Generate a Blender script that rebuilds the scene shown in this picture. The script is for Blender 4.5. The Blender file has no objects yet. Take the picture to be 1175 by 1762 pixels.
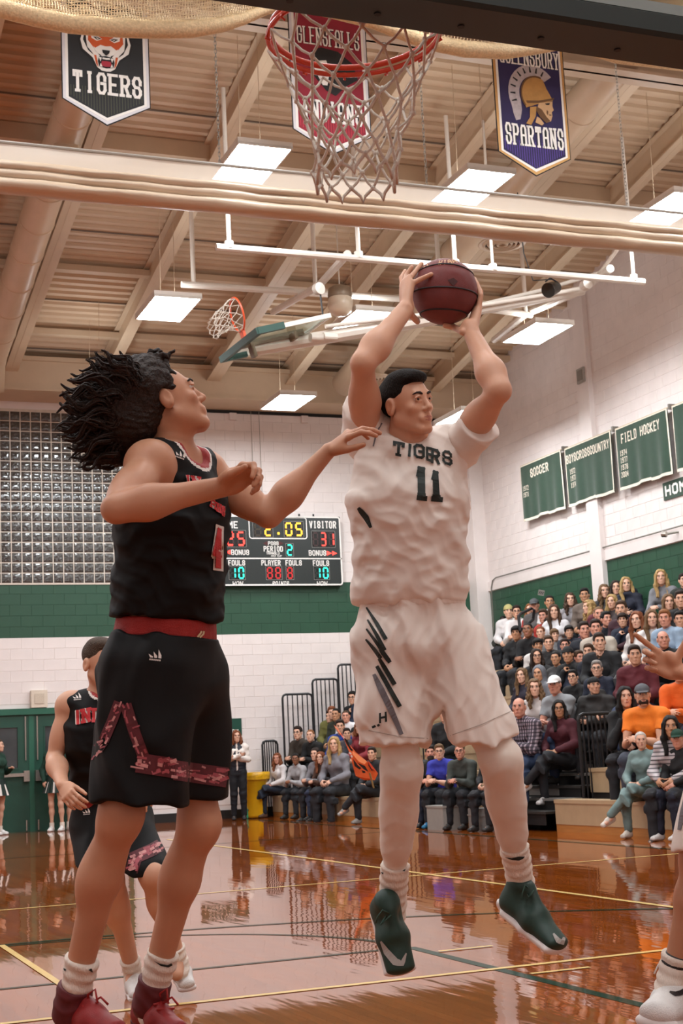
import bpy, bmesh, math, random
import numpy as np
from mathutils import Matrix, Vector
random.seed(7); rng = np.random.default_rng(7)
scn = bpy.context.scene
COL = scn.collection

# ---------------------------------------------------------------- camera
IMW, IMH, FPX = 1175, 1762, 2531.8
YAW, PITCH, ROLL, CAMH = 0.380071, 0.1638286, -0.0495757, 1.06
_F = np.array([math.sin(YAW)*math.cos(PITCH), math.cos(YAW)*math.cos(PITCH), math.sin(PITCH)])
_r = np.array([math.cos(YAW), -math.sin(YAW), 0.0]); _u = np.cross(_r, _F)
CAMM = np.array([math.cos(ROLL)*_r + math.sin(ROLL)*_u, -math.sin(ROLL)*_r + math.cos(ROLL)*_u, _F])
CAMC = np.array([0.0, 0.0, CAMH])
cd = bpy.data.cameras.new('camera'); cam = bpy.data.objects.new('camera', cd); COL.objects.link(cam)
cd.sensor_fit = 'VERTICAL'; cd.sensor_height = 36.0; cd.lens = 36.0*FPX/IMH; cd.clip_end = 200
mw = Matrix.Identity(4)
for i in range(3):
    mw[i][0] = CAMM[0][i]; mw[i][1] = CAMM[1][i]; mw[i][2] = -CAMM[2][i]; mw[i][3] = CAMC[i]
cam.matrix_world = mw
scn.camera = cam
cd.dof.use_dof = True; cd.dof.focus_distance = 5.6; cd.dof.aperture_fstop = 14.0

# ---------------------------------------------------------------- world, exposure
wd = bpy.data.worlds.new('hall_air'); scn.world = wd; wd.use_nodes = True
wd.node_tree.nodes['Background'].inputs[0].default_value = (1.0, 0.86, 0.74, 1)
wd.node_tree.nodes['Background'].inputs[1].default_value = 0.34
scn.view_settings.view_transform = 'Standard'; scn.view_settings.look = 'None'
scn.view_settings.gamma = 1.0; scn.view_settings.use_curve_mapping = False
scn.view_settings.exposure = 0.0
LAMP = 55.0            # strength of every ceiling panel
LAMP_COL = (0.915, 0.965, 1.0)

def ray(px, py):       # a direction through a point of the photograph
    return CAMM.T @ np.array([(px-IMW/2)/FPX, -(py-IMH/2)/FPX, 1.0])
def at(px, py, D): return CAMC + ray(px, py)*D           # at depth D
def atY(px, py, Y): d = ray(px, py); return CAMC + d*(Y/d[1])
def atX(px, py, X): d = ray(px, py); return CAMC + d*(X/d[0])
def atZ(px, py, Z): d = ray(px, py); return CAMC + d*((Z-CAMH)/d[2])

# ---------------------------------------------------------------- materials
def srgb(h):
    if isinstance(h, str):
        h = h.lstrip('#'); c = [int(h[i:i+2], 16)/255 for i in (0, 2, 4)]
    else: c = [v/255 for v in h]
    return tuple((v/12.92 if v <= .04045 else ((v+.055)/1.055)**2.4) for v in c) + (1.0,)
MATS = {}
def mat(name, col, rough=.5, metal=0, noise=0, nscale=20, bump=0, bscale=60, spec=.5, coat=0, emit=0, sheen=0, stretch=None, sss=0, info=False, detail=4):
    """procedural Principled material: base colour varied by noise, bump by noise; info=True takes the object's own colour"""
    if name in MATS: return MATS[name]
    m = bpy.data.materials.new(name); m.use_nodes = True; MATS[name] = m
    nt = m.node_tree; b = nt.nodes['Principled BSDF']; L = nt.links.new
    c = srgb(col)
    b.inputs['Base Color'].default_value = c
    b.inputs['Roughness'].default_value = rough; b.inputs['Metallic'].default_value = metal
    b.inputs['Specular IOR Level'].default_value = spec
    if coat: b.inputs['Coat Weight'].default_value = coat; b.inputs['Coat Roughness'].default_value = .06
    if sheen: b.inputs['Sheen Weight'].default_value = sheen; b.inputs['Sheen Roughness'].default_value = .5
    if sss:
        b.inputs['Subsurface Weight'].default_value = sss; b.inputs['Subsurface Radius'].default_value = (.012, .005, .003)
        b.inputs['Subsurface Scale'].default_value = 1.0
    if emit:
        b.inputs['Emission Color'].default_value = c; b.inputs['Emission Strength'].default_value = emit
    src = None
    if info:
        oi = nt.nodes.new('ShaderNodeObjectInfo'); src = oi.outputs['Color']; L(src, b.inputs['Base Color'])
    if noise or bump:
        tc = nt.nodes.new('ShaderNodeTexCoord'); mp = nt.nodes.new('ShaderNodeMapping')
        L(tc.outputs['Object'], mp.inputs[0])
        if stretch: mp.inputs['Scale'].default_value = stretch
    if noise:
        n = nt.nodes.new('ShaderNodeTexNoise'); n.inputs['Scale'].default_value = nscale; n.inputs['Detail'].default_value = detail
        L(mp.outputs[0], n.inputs['Vector'])
        mr = nt.nodes.new('ShaderNodeMapRange'); mr.inputs[1].default_value = .3; mr.inputs[2].default_value = .7
        mr.inputs[3].default_value = 1-noise; mr.inputs[4].default_value = 1+noise*.6; L(n.outputs[0], mr.inputs[0])
        mx = nt.nodes.new('ShaderNodeMix'); mx.data_type = 'RGBA'; mx.blend_type = 'MULTIPLY'; mx.inputs[0].default_value = 1
        if src: L(src, mx.inputs[6])
        else: mx.inputs[6].default_value = c
        L(mr.outputs[0], mx.inputs[7]); L(mx.outputs[2], b.inputs['Base Color'])
    if bump:
        n2 = nt.nodes.new('ShaderNodeTexNoise'); n2.inputs['Scale'].default_value = bscale; n2.inputs['Detail'].default_value = 3
        L(mp.outputs[0], n2.inputs['Vector'])
        bp = nt.nodes.new('ShaderNodeBump'); bp.inputs['Strength'].default_value = min(1, bump); bp.inputs['Distance'].default_value = .01*max(1, bump)
        L(n2.outputs[0], bp.inputs['Height']); L(bp.outputs[0], b.inputs['Normal'])
    return m

# ---------------------------------------------------------------- objects
def wloc(o):
    v = np.zeros(3)
    while o is not None: v = v + np.array(o.location); o = o.parent
    return v
def link(name, me, parent=None, m=None, kind=None, smooth=False, loc=None):
    o = bpy.data.objects.new(name, me); COL.objects.link(o)
    if m is not None and me is not None and not len(me.materials):
        for q in (m if isinstance(m, (list, tuple)) else [m]): me.materials.append(q)
    if parent is not None: o.parent = parent
    if loc is not None: o.location = [float(v) for v in loc]
    if kind: o['kind'] = kind
    if smooth and me is not None: me.polygons.foreach_set('use_smooth', [True]*len(me.polygons))
    return o
def tag(o, label, cat, group=None):
    o['label'] = label; o['category'] = cat
    if group: o['group'] = group
    return o
def thing(name, label, cat, loc=(0, 0, 0), group=None):
    o = bpy.data.objects.new(name, None); COL.objects.link(o); o.location = [float(v) for v in loc]
    o.empty_display_size = .1
    return tag(o, label, cat, group)
class MB:
    """collects shapes (world coordinates) and links them as ONE mesh object"""
    def __init__(s): s.v = []; s.f = []; s.mi = []; s.cur = 0
    def add(s, V, F):
        n = len(s.v); s.v += [tuple(float(c) for c in p) for p in V]; s.f += [tuple(n+i for i in q) for q in F]; s.mi += [s.cur]*len(F); return s
    def box(s, a, b):
        x0, y0, z0 = np.minimum(a, b); x1, y1, z1 = np.maximum(a, b)
        return s.add([(x0,y0,z0),(x1,y0,z0),(x1,y1,z0),(x0,y1,z0),(x0,y0,z1),(x1,y0,z1),(x1,y1,z1),(x0,y1,z1)],
                     [(3,2,1,0),(4,5,6,7),(0,1,5,4),(1,2,6,5),(2,3,7,6),(3,0,4,7)])
    def obox(s, c, ax, ay, az):     # box from centre and half-axis vectors
        c, ax, ay, az = map(np.array, (c, ax, ay, az))
        V = [c+i*ax+j*ay+k*az for k in (-1, 1) for i, j in ((-1,-1),(1,-1),(1,1),(-1,1))]
        return s.add(V, [(3,2,1,0),(4,5,6,7),(0,1,5,4),(1,2,6,5),(2,3,7,6),(3,0,4,7)])
    def beam(s, a, b, w, h, up=(0, 0, 1)):
        a, b = np.array(a, float), np.array(b, float); d = (b-a); L = np.linalg.norm(d); d = d/L
        x = np.cross(d, up); x = x/np.linalg.norm(x); z = np.cross(x, d)
        return s.obox((a+b)/2, x*w/2, d*L/2, z*h/2)
    def tube(s, pts, r, n=8, caps=True, closed=False):
        pts = [np.array(p, float) for p in pts]; N = len(pts)
        rr = r if hasattr(r, '__len__') else [r]*N
        V = []; F = []; prev = None
        for i, p in enumerate(pts):
            d = (pts[(i+1) % N]-pts[i-1]) if closed else (pts[min(i+1, N-1)]-pts[max(i-1, 0)])
            d = d/(np.linalg.norm(d)+1e-9)
            if prev is None:
                x = np.cross(d, (0, 0, 1) if abs(d[2]) < .9 else (1, 0, 0))
            else: x = prev - d*np.dot(prev, d)
            x = x/(np.linalg.norm(x)+1e-9); prev = x; y = np.cross(d, x)
            for k in range(n):
                a = 2*math.pi*k/n; V.append(p+rr[i]*(math.cos(a)*x+math.sin(a)*y))
        M = N if closed else N-1
        for i in range(M):
            for k in range(n):
                a = i*n+k; b2 = i*n+(k+1) % n; c = ((i+1) % N)*n+(k+1) % n; d2 = ((i+1) % N)*n+k
                F.append((a, b2, c, d2))
        if caps and not closed:
            F.append(tuple(range(n))[::-1]); F.append(tuple((N-1)*n+k for k in range(n)))
        return s.add(V, F)
    def lathe(s, c, prof, n=24, axis=(0, 0, 1)):    # prof: (radius, height) along axis
        c = np.array(c, float); z = np.array(axis, float); z /= np.linalg.norm(z)
        x = np.cross(z, (1, 0, 0) if abs(z[0]) < .9 else (0, 1, 0)); x /= np.linalg.norm(x); y = np.cross(z, x)
        V = []; F = []
        for r, h in prof:
            for k in range(n):
                a = 2*math.pi*k/n; V.append(c+z*h+r*(math.cos(a)*x+math.sin(a)*y))
        for i in range(len(prof)-1):
            for k in range(n): F.append((i*n+k, i*n+(k+1) % n, (i+1)*n+(k+1) % n, (i+1)*n+k))
        return s.add(V, F)
    def poly(s, P, nrm, t):         # flat outline P (3-D points) thickened along nrm
        P = [np.array(p, float) for p in P]; q = np.array(nrm, float)*t; n = len(P)
        return s.add(P+[p+q for p in P], [tuple(range(n)), tuple(range(2*n-1, n-1, -1))]+[(i, n+i, n+(i+1) % n, (i+1) % n) for i in range(n)])
    def mesh(s, name, off=(0, 0, 0)):
        me = bpy.data.meshes.new(name); off = np.array(off, float)
        me.from_pydata([tuple(np.array(p)-off) for p in s.v], [], s.f); me.update()
        if any(s.mi): me.polygons.foreach_set('material_index', s.mi)
        return me
    def build(s, name, m, parent=None, kind=None, smooth=False):
        me = s.mesh(name, wloc(parent) if parent is not None else (0, 0, 0))
        return link(name, me, parent, m, kind, smooth)
def shade_auto(o, ang=40):
    me = o.data; bm = bmesh.new(); bm.from_mesh(me)
    for f in bm.faces: f.smooth = True
    for e in bm.edges:
        if len(e.link_faces) == 2 and e.calc_face_angle(0) > math.radians(ang): e.smooth = False
    bm.to_mesh(me); bm.free(); return o

# ---------------------------------------------------------------- block letters made of strokes on a 4 x 6 grid
GL = {'A':"00 05 16 36 45 40,03 43",'B':"00 06 36 45 44 33 03,33 42 41 30 00",'C':"44 45 36 16 05 01 10 30 41 42",'D':"00 06 36 45 41 30 00",
'E':"46 06 00 40,03 33",'F':"46 06 00,03 33",'G':"44 45 36 16 05 01 10 30 41 43 23",'H':"00 06,40 46,03 43",'I':"20 26,10 30,16 36",
'J':"46 41 30 10 01",'K':"00 06,46 03 40",'L':"06 00 40",'M':"00 06 23 46 40",'N':"00 06 40 46",'O':"01 05 16 36 45 41 30 10 01",
'P':"00 06 36 45 44 33 03",'Q':"01 05 16 36 45 41 30 10 01,22 40",'R':"00 06 36 45 44 33 03,23 40",'S':"44 45 36 16 05 04 13 33 42 41 30 10 01 02",
'T':"06 46,26 20",'U':"06 01 10 30 41 46",'V':"06 20 46",'W':"06 10 23 30 46",'Y':"06 23 46,23 20",'0':"01 05 16 36 45 41 30 10 01",
'1':"15 26 20,10 30",'2':"05 16 36 45 44 00 40",'3':"05 16 36 45 44 33 42 41 30 10 01,23 33",'4':"30 36 02 42",'5':"46 06 03 33 42 41 30 10 01",
'6':"45 36 16 05 01 10 30 41 42 33 03",'7':"06 46 20",'8':"13 04 05 16 36 45 44 33 13 02 01 10 30 41 42 33",'9':"01 10 30 41 45 36 16 05 04 13 43"}
SERIF = {'T':"15 0,10 30,05 06,45 46",'I':"10 30",'R':"a",'A':"a"}
def strokes(ch, serif=False):
    out = [[(int(p[0])/4, int(p[1])/6) for p in st.split()] for st in GL.get(ch, '').split(',') if st]
    if serif:
        ends = {'T':[(2,0)],'A':[(0,0),(4,0)],'R':[(0,0),(4,0),(0,6)],'N':[(0,0),(4,6),(0,6)],'D':[(0,0),(0,6)],'P':[(0,0),(0,6)],'E':[(0,0),(0,6)],
                'H':[(0,0),(4,0),(0,6),(4,6)],'F':[(0,0),(0,6)],'L':[(0,6)],'U':[(0,6),(4,6)],'Y':[(2,0),(0,6),(4,6)],'B':[(0,0),(0,6)],'K':[(0,0),(0,6),(4,0),(4,6)]}.get(ch, [])
        for x, y in ends: out.append([((x-.9)/4, y/6), ((x+.9)/4, y/6)])
        if ch == 'T': out += [[(0, 1), (0, .78)], [(1, 1), (1, .78)]]
    return out
def word_quads(word, w, h, sw, gap=.28, serif=False, seg=None):
    """quads (u,v) for a word fitted in w x h, stroke width sw; seg subdivides long strokes"""
    n = len(word); cw = w/(n+(n-1)*gap); Q = []
    for i, ch in enumerate(word):
        if ch == ' ': continue
        x0 = i*cw*(1+gap); narrow = .6 if ch in 'I1' else 1
        for st in strokes(ch, serif):
            P = [np.array([x0+sw/2+(cw-sw)*((px-.5)*narrow+.5), sw/2+(h-sw)*py]) for px, py in st]
            for a, b in zip(P[:-1], P[1:]):
                d = b-a; L = np.linalg.norm(d)
                if L < 1e-6: continue
                d = d/L; nn = np.array([-d[1], d[0]])*sw/2; a2 = a-d*sw*.42; b2 = b+d*sw*.42
                k = max(1, int(math.ceil((L+sw)/seg))) if seg else 1
                for j in range(k):
                    p = a2+(b2-a2)*j/k; q = a2+(b2-a2)*(j+1)/k
                    Q.append((p-nn, q-nn, q+nn, p+nn))
    return Q
def flat_word(mb, word, o, ux, uy, w, h, sw, nrm, t=.003, gap=.28, serif=False):
    o, ux, uy = np.array(o, float), np.array(ux, float), np.array(uy, float)
    for i, q in enumerate(word_quads(word, w, h, sw, gap, serif)): mb.poly([o+ux*p[0]+uy*p[1] for p in q], nrm, t+.00025*(i % 9))
    return mb
# ================================================================ the hall
WY, WX = 27.0, 13.82            # far wall, right wall
ROOF0, SLOPE = 8.5, 0.175       # roof height at the far wall, fall towards it
def roof(y): return ROOF0+SLOPE*(WY-y)
M_white = mat('painted_block', '#e8dedA', .55, noise=.05, nscale=3, bump=.15, bscale=90)
M_green = mat('green_paint', '#1f4a34', .45, noise=.10, nscale=2.5, bump=.1, bscale=80)
M_ceil = mat('roof_deck', '#d0b79a', .55, noise=.05, nscale=2)
M_steel = mat('painted_steel', '#cfb89c', .45, noise=.05, nscale=3)
M_pipe = mat('white_pipe', '#e2d8cc', .35, noise=.04, nscale=8)
M_black = mat('black_metal', '#17171a', .4, noise=.1, nscale=12)
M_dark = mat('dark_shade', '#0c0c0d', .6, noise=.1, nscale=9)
M_silver = mat('brushed_metal', '#b9b4ac', .3, .85, noise=.08, nscale=30)
M_paintw = mat('white_print', '#f0ece6', .55, noise=.03, nscale=15)

# floor: long maple boards under a deep varnish
def floor_material():
    m = bpy.data.materials.new('maple_boards'); m.use_nodes = True; nt = m.node_tree; L = nt.links.new; b = nt.nodes['Principled BSDF']
    tc = nt.nodes.new('ShaderNodeTexCoord'); sx = nt.nodes.new('ShaderNodeSeparateXYZ'); L(tc.outputs['Object'], sx.inputs[0])
    mp = nt.nodes.new('ShaderNodeMapping'); mp.inputs['Rotation'].default_value = (0, 0, math.pi/2); L(tc.outputs['Object'], mp.inputs[0])
    br = nt.nodes.new('ShaderNodeTexBrick'); L(mp.outputs[0], br.inputs[0])
    br.inputs['Scale'].default_value = 1; br.inputs['Brick Width'].default_value = 1.1; br.inputs['Row Height'].default_value = .057
    br.inputs['Mortar Size'].default_value = .0012; br.inputs['Mortar Smooth'].default_value = .3; br.offset = .37
    br.inputs['Color1'].default_value = srgb('#a2521a'); br.inputs['Color2'].default_value = srgb('#8c4413'); br.inputs['Mortar'].default_value = srgb('#5a2e12')
    n = nt.nodes.new('ShaderNodeTexNoise'); m2 = nt.nodes.new('ShaderNodeMapping'); m2.inputs['Scale'].default_value = (40, 2.5, 1)
    L(tc.outputs['Object'], m2.inputs[0]); L(m2.outputs[0], n.inputs[0]); n.inputs['Scale'].default_value = 1.5; n.inputs['Detail'].default_value = 5
    mx = nt.nodes.new('ShaderNodeMix'); mx.data_type = 'RGBA'; mx.blend_type = 'MULTIPLY'; mx.inputs[0].default_value = .35
    L(br.outputs[0], mx.inputs[6]); L(n.outputs[0], mx.inputs[7]); L(mx.outputs[2], b.inputs['Base Color'])
    b.inputs['Roughness'].default_value = .5; b.inputs['Specular IOR Level'].default_value = 0.0; b.inputs['Coat Weight'].default_value = 1; b.inputs['Coat Roughness'].default_value = .03; b.inputs['Coat IOR'].default_value = 1.42
    w = nt.nodes.new('ShaderNodeTexNoise'); m3 = nt.nodes.new('ShaderNodeMapping'); m3.inputs['Scale'].default_value = (9, 1.6, 1)
    L(tc.outputs['Object'], m3.inputs[0]); L(m3.outputs[0], w.inputs[0]); w.inputs['Scale'].default_value = 1.0; w.inputs['Detail'].default_value = 2
    bp = nt.nodes.new('ShaderNodeBump'); bp.inputs['Strength'].default_value = .25; bp.inputs['Distance'].default_value = .004
    L(w.outputs[0], bp.inputs['Height']); L(bp.outputs[0], b.inputs['Coat Normal'])
    return m
floor = MB().box((-9, -4, -.2), (WX, WY+.2, 0)).build('floor', floor_material(), kind='structure')
M_lg = mat('green_court_paint', '#15362a', .5, spec=.0, coat=.45, noise=.1, nscale=5)
M_ly = mat('yellow_court_paint', '#d8b878', .5, spec=.0, coat=.5, noise=.06, nscale=5)
def floor_line(pts, w, m, z=.0012):
    mb = MB(); P = [np.array([p[0], p[1], 0.0]) for p in pts]; V = []; F = []
    for i, p in enumerate(P):
        d = P[min(i+1, len(P)-1)]-P[max(i-1, 0)]; d /= np.linalg.norm(d); nn = np.array([-d[1], d[0], 0])*w/2
        V += [p-nn, p+nn, p-nn+(0, 0, z), p+nn+(0, 0, z)]
    for i in range(len(P)-1):
        a = 4*i; F.append((a+2, a+6, a+7, a+3))
    return mb.add(V, F).build('court_line', m, floor)
RX, RY = 1.51, 3.51            # rim centre over the floor
FTY = RY-.38+4.57
arc = lambda cx, cy, r, a, b, n=60: [(cx+r*math.cos(math.radians(a+(b-a)*i/n)), cy+r*math.sin(math.radians(a+(b-a)*i/n))) for i in range(n+1)]
floor_line([(3.355, 1.6), (3.355, FTY)], .06, M_lg); floor_line([(RX-1.83, 1.6), (RX-1.83, FTY)], .05, M_lg, .0016)
floor_line([(RX-1.83, FTY), (3.355, FTY)], .045, M_lg, .002); floor_line(arc(RX, FTY, 1.83, 0, 180), .04, M_lg, .0022)
floor_line(arc(RX, RY, 6.1, -15, 195), .05, M_lg, .0024)
floor_line([(-4, 6.66), (9, 6.66)], .05, M_ly, .0026); floor_line([(-4, 12.0), (9, 12.0)], .05, M_ly, .0026)
floor_line([(5.45, 1), (5.45, 21)], .05, M_ly, .003); floor_line([(1.42, 5.2), (1.42, 9.6)], .04, M_ly, .0034)
floor_line([(-4, 19.0), (9, 19.0)], .05, M_lg, .0036); floor_line([(8.3, 1), (8.3, 26)], .05, M_lg, .0038)
for yy in (6.4, 7.42): floor_line([(3.40, yy), (3.72, yy)], .035, M_ly, .0042)

# ---- block walls: courses of 0.4 x 0.2 m blocks with recessed joints
def block_mesh(w, h, t=.006, c=.003, ax=0):
    mb = MB()
    if ax == 0:   # faces -y
        mb.add([(-w/2,0,-h/2),(w/2,0,-h/2),(w/2,0,h/2),(-w/2,0,h/2),(-w/2+c,-t,-h/2+c),(w/2-c,-t,-h/2+c),(w/2-c,-t,h/2-c),(-w/2+c,-t,h/2-c)],
               [(4,5,6,7),(0,1,5,4),(1,2,6,5),(2,3,7,6),(3,0,4,7)])
    else:         # faces -x
        mb.add([(0,w/2,-h/2),(0,-w/2,-h/2),(0,-w/2,h/2),(0,w/2,h/2),(-t,w/2-c,-h/2+c),(-t,-w/2+c,-h/2+c),(-t,-w/2+c,h/2-c),(-t,w/2-c,h/2-c)],
               [(4,5,6,7),(0,1,5,4),(1,2,6,5),(2,3,7,6),(3,0,4,7)])
    return mb
def course_blocks(wall, ax, fixed, u0, u1, z0, z1, m, singles, vis=None):
    """lay blocks over u0..u1, z0..z1; the first `singles` that pass vis are objects of their own"""
    bw, bh, g = .4, .2, .005; full = block_mesh(bw-g, bh-g, ax=ax); me = full.mesh('concrete_block'); me.materials.append(m); rest = MB(); ns = 0
    for r in range(int(round((z1-z0)/bh))):
        zc = z0+bh*(r+.5); u = u0-(bw/2 if r % 2 else 0)
        while u < u1-1e-6:
            a, b = max(u, u0), min(u+bw, u1); u += bw
            if b-a < .05: continue
            c = (a+b)/2; p = (c, fixed, zc) if ax == 0 else (fixed, c, zc)
            if ns < singles and b-a > bw-.01 and (vis is None or vis(c, zc)):
                link('concrete_block', me, wall, loc=np.array(p)-wloc(wall)); ns += 1
            else:
                q = full if b-a > bw-.01 else block_mesh(b-a-g, bh-g, ax=ax)
                rest.add(np.array(q.v)+np.array(p), q.f)
    if rest.v: rest.build('concrete_block', m, wall, kind='stuff')
wall_back = MB().box((-9, WY, 0), (WX+.3, WY+.25, 9.2)).build('wall_back', M_white, kind='structure')
course_blocks(wall_back, 0, WY, 7.2, 13.55, 4.45, 7.85, M_white, 0)
MB().box((3.0, WY-.0015, 3.45), (13.55, WY, 4.45)).build('paint_band', M_green, wall_back)
course_blocks(wall_back, 0, WY, 3.0, 13.55, 3.45, 4.45, M_green, 90, lambda u, z: u < 8.6)
course_blocks(wall_back, 0, WY, 6.4, 13.55, .25, 3.45, M_white, 140, lambda u, z: u < 10.3)
course_blocks(wall_back, 0, WY, 2.6, 6.4, 2.25, 3.45, M_white, 70)
MB().box((-9, WY-.03, .0), (2.6, WY, 9)).build('concrete_block', M_white, wall_back, kind='stuff')
MB().box((6.55, WY-.035, 0), (13.6, WY, .16)).build('baseboard_back', mat('black_rubber', '#1b1a19', .5), kind='structure')
MB().box((-9, WY-.9, 7.86), (WX, WY-.02, 7.9)).box((-9, WY-.85, 7.9), (WX, WY-.02, 8.45)).box((-9, WY-.92, 8.42), (WX, WY-.02, 8.5)).build('trim_1', M_steel, kind='structure')
MB().box((6.62, WY-.03, 7.80), (WX, WY, 7.86)).build('trim_2', M_dark, kind='structure')
MB().box((6.95, WY-.06, 4.45), (7.2, WY, 7.9)).build('trim_3', M_white, kind='structure')
MB().box((13.52, WY-.35, 0), (WX, WY, 8.5)).build('trim_4', M_white, kind='structure')
for xx in (8.5, 10.0, 11.6, 12.9):
    MB().box((xx, WY-.08, 7.66), (xx+.14, WY, 7.8)).build('wall_bracket', M_white, wall_back)

# glass block window
win = MB().box((2.9, WY-.02, 4.42), (6.93, WY+.1, 7.72)).build('window_1', mat('mortar', '#cfc4b6', .7, noise=.08, nscale=20), kind='structure')
M_gb = mat('glass_block', '#40403e', .08, .35, spec=1.0, bump=4.0, bscale=26, coat=1, noise=.5, nscale=30)
gb = MB(); n = 6; s = .172
V = []; F = []
for j in range(n+1):
    for i in range(n+1):
        u, v = i/n*2-1, j/n*2-1; e = max(abs(u), abs(v))
        V.append((u*s/2, -.016*(1-e**6), v*s/2))
for j in range(n):
    for i in range(n): F.append((j*(n+1)+i, j*(n+1)+i+1, (j+1)*(n+1)+i+1, (j+1)*(n+1)+i))
gbm = gb.add(V, F).mesh('glass_block'); gbm.materials.append(M_gb); gbm.polygons.foreach_set('use_smooth', [True]*len(gbm.polygons))
for r in range(17):
    for c in range(17):
        o = link('glass_block', gbm, win, loc=(6.93-.12-.19*c, WY-.021, 4.44+.10+.19*r))
        if (r+c*3) % 4 == 1: o.rotation_euler = (0, math.pi/2*((r*7+c) % 4), 0)

# right wall
wall_right = MB().box((WX, -4, 0), (WX+.3, WY+.2, 13.9)).build('wall_right', M_white, kind='structure')
course_blocks(wall_right, 1, WX, 15.2, WY-.35, 4.40, 9.8, M_white, 170, lambda y, z: y > 18.4 and 4.6 < z < 6.5)
MB().box((WX-.0015, 15.2, 2.2), (WX, WY-.35, 4.2)).build('paint_band', M_green, wall_right)
course_blocks(wall_right, 1, WX, 15.2, WY-.35, 2.2, 4.20, M_green, 110, lambda y, z: y > 17.6 and z > 3.2)
py0, py1 = atX(1046, 990, WX)[1], atX(1031, 990, WX)[1]
MB().box((WX-.10, min(py0, py1), 0), (WX, max(py0, py1)+.1, 9.6)).build('trim_5', M_white, kind='structure')
MB().box((WX-.045, 4, 4.21), (WX, WY-.35, 4.40)).build('trim_6', M_white, kind='structure')
con = MB().tube([(WX-.06, 6, 4.44), (WX-.06, WY-.75, 4.44), (WX-.06, WY-.6, 4.40), (WX-.06, WY-.52, 4.25), (WX-.06, WY-.5, 3.0)], .014, 6).build('conduit_pipe', mat('grey_conduit', '#8c8880', .4, .5), wall_right)
MB().box((-9.2, -4, 0), (-9, WY, 13.9)).build('wall_left', M_white, kind='structure')
MB().box((-9.2, -4.2, 0), (WX+.3, -4, 13.9)).build('wall_front', M_white, kind='structure')

# ---- ceiling: ribbed steel deck on pitched rafters
def deck():
    mb = MB(); per = .2; V = []; F = []; y = -4.0
    prof = []
    while y < WY:
        for dy, dz in ((0, 0), (.07, 0), (.09, .045), (.18, .045)): prof.append((y+dy, roof(y+dy)+dz))
        y += per
    for yy, zz in prof: V += [(-9, yy, zz), (WX, yy, zz)]
    for i in range(len(prof)-1): F.append((2*i, 2*i+2, 2*i+3, 2*i+1))
    n = len(V)
    V += [(-9, -4, roof(-4)+.25), (WX, -4, roof(-4)+.25), (WX, WY, roof(WY)+.25), (-9, WY, roof(WY)+.25)]; F.append((n, n+1, n+2, n+3))
    return mb.add(V, F)
ceiling = deck().build('ceiling', M_ceil, kind='structure')
def ibeam(mb, a, b, w, h, t=.02):
    a, b = np.array(a, float), np.array(b, float); up = np.array([0, 0, 1.0])
    mb.beam(a, b, w*.12, h); o = up*(h/2-t/2)
    mb.beam(a+o, b+o, w, t); mb.beam(a-o, b-o, w, t); return mb
for x, w in ((-4.6, .2), (-1.3, .2), (.9, .2), (2.5, .2), (4.15, .24), (5.93, .2), (7.95, .26), (9.5, .2), (11.05, .26), (12.6, .2)):
    ibeam(MB(), (x, -4, roof(-4)-.23), (x, WY-.05, roof(WY-.05)-.23), w, .42).build('rafter', M_steel, ceiling)
for y, dy in ((19.3, .24), (22.9, .10), (25.2, .10)):
    MB().beam((-9, y, roof(y)-.12), (WX, y, roof(y)-.12), .16, dy).build('purlin', M_steel, ceiling)
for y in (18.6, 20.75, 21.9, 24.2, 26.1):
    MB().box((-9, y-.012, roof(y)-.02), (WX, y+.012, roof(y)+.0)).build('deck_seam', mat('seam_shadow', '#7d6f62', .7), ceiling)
ibeam(MB(), (-9, 15.3, 10.0-.02), (WX, 15.3, 10.0-.02), .34, .75, .04).build('girder', mat('tan_steel', '#c4ad93', .45, noise=.05, nscale=2), ceiling)
for y in (20.1,):
    for a, b in ((5.93, 7.95), (9.5, 11.05)):
        MB().tube([(a, y, roof(y)-.35), (b, y, roof(y)-.35)], .02, 6).build('bridging_rod', M_steel, ceiling)

# ---- fluorescent panels
M_lamp = mat('lamp_diffuser', (255, 246, 236), .5, emit=LAMP)
M_lamp.node_tree.nodes['Principled BSDF'].inputs['Emission Color'].default_value = LAMP_COL+(1,)
M_uplamp = mat('lamp_upper_opening', (255, 240, 222), .5, emit=LAMP*.27)
M_uplamp.node_tree.nodes['Principled BSDF'].inputs['Emission Color'].default_value = LAMP_COL+(1,)
def panel(x, y, z, label, group=None):
    t = thing('ceiling_light', label, 'ceiling light', (x, y, z), group)
    w, d = .33, .56
    mb = MB().box((x-w-.02, y-d-.02, z+.005), (x+w+.02, y+d+.02, z+.07)).box((x-w*.55, y-d*.8, z+.07), (x+w*.55, y+d*.8, z+.11))
    for a, b in (((-w-.02, -d-.02), (w+.02, -d)), ((-w-.02, d), (w+.02, d+.02)), ((-w-.02, -d), (-w, d)), ((w, -d), (w+.02, d))):
        mb.box((x+a[0], y+a[1], z-.015), (x+b[0], y+b[1], z+.01))
    mb.build('housing', M_pipe, t)
    MB().add([(x-w, y-d, z), (x-w, y+d, z), (x+w, y+d, z), (x+w, y-d, z)], [(0, 1, 2, 3)]).build('diffuser', M_lamp, t)
    MB().add([(x-w*.5, y-d*.75, z+.112), (x+w*.5, y-d*.75, z+.112), (x+w*.5, y+d*.75, z+.112), (x-w*.5, y+d*.75, z+.112)], [(0, 1, 2, 3)]).build('upper_diffuser', M_uplamp, t)
    for s in (-1, 1):
        MB().tube([(x, y+s*d*.7, z+.1), (x, y+s*d*.7, z+.35), (x+.02, y+s*d*.7, roof(y+s*d*.7)-.02)], .004, 5).build('hanger', M_steel, t)
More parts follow.
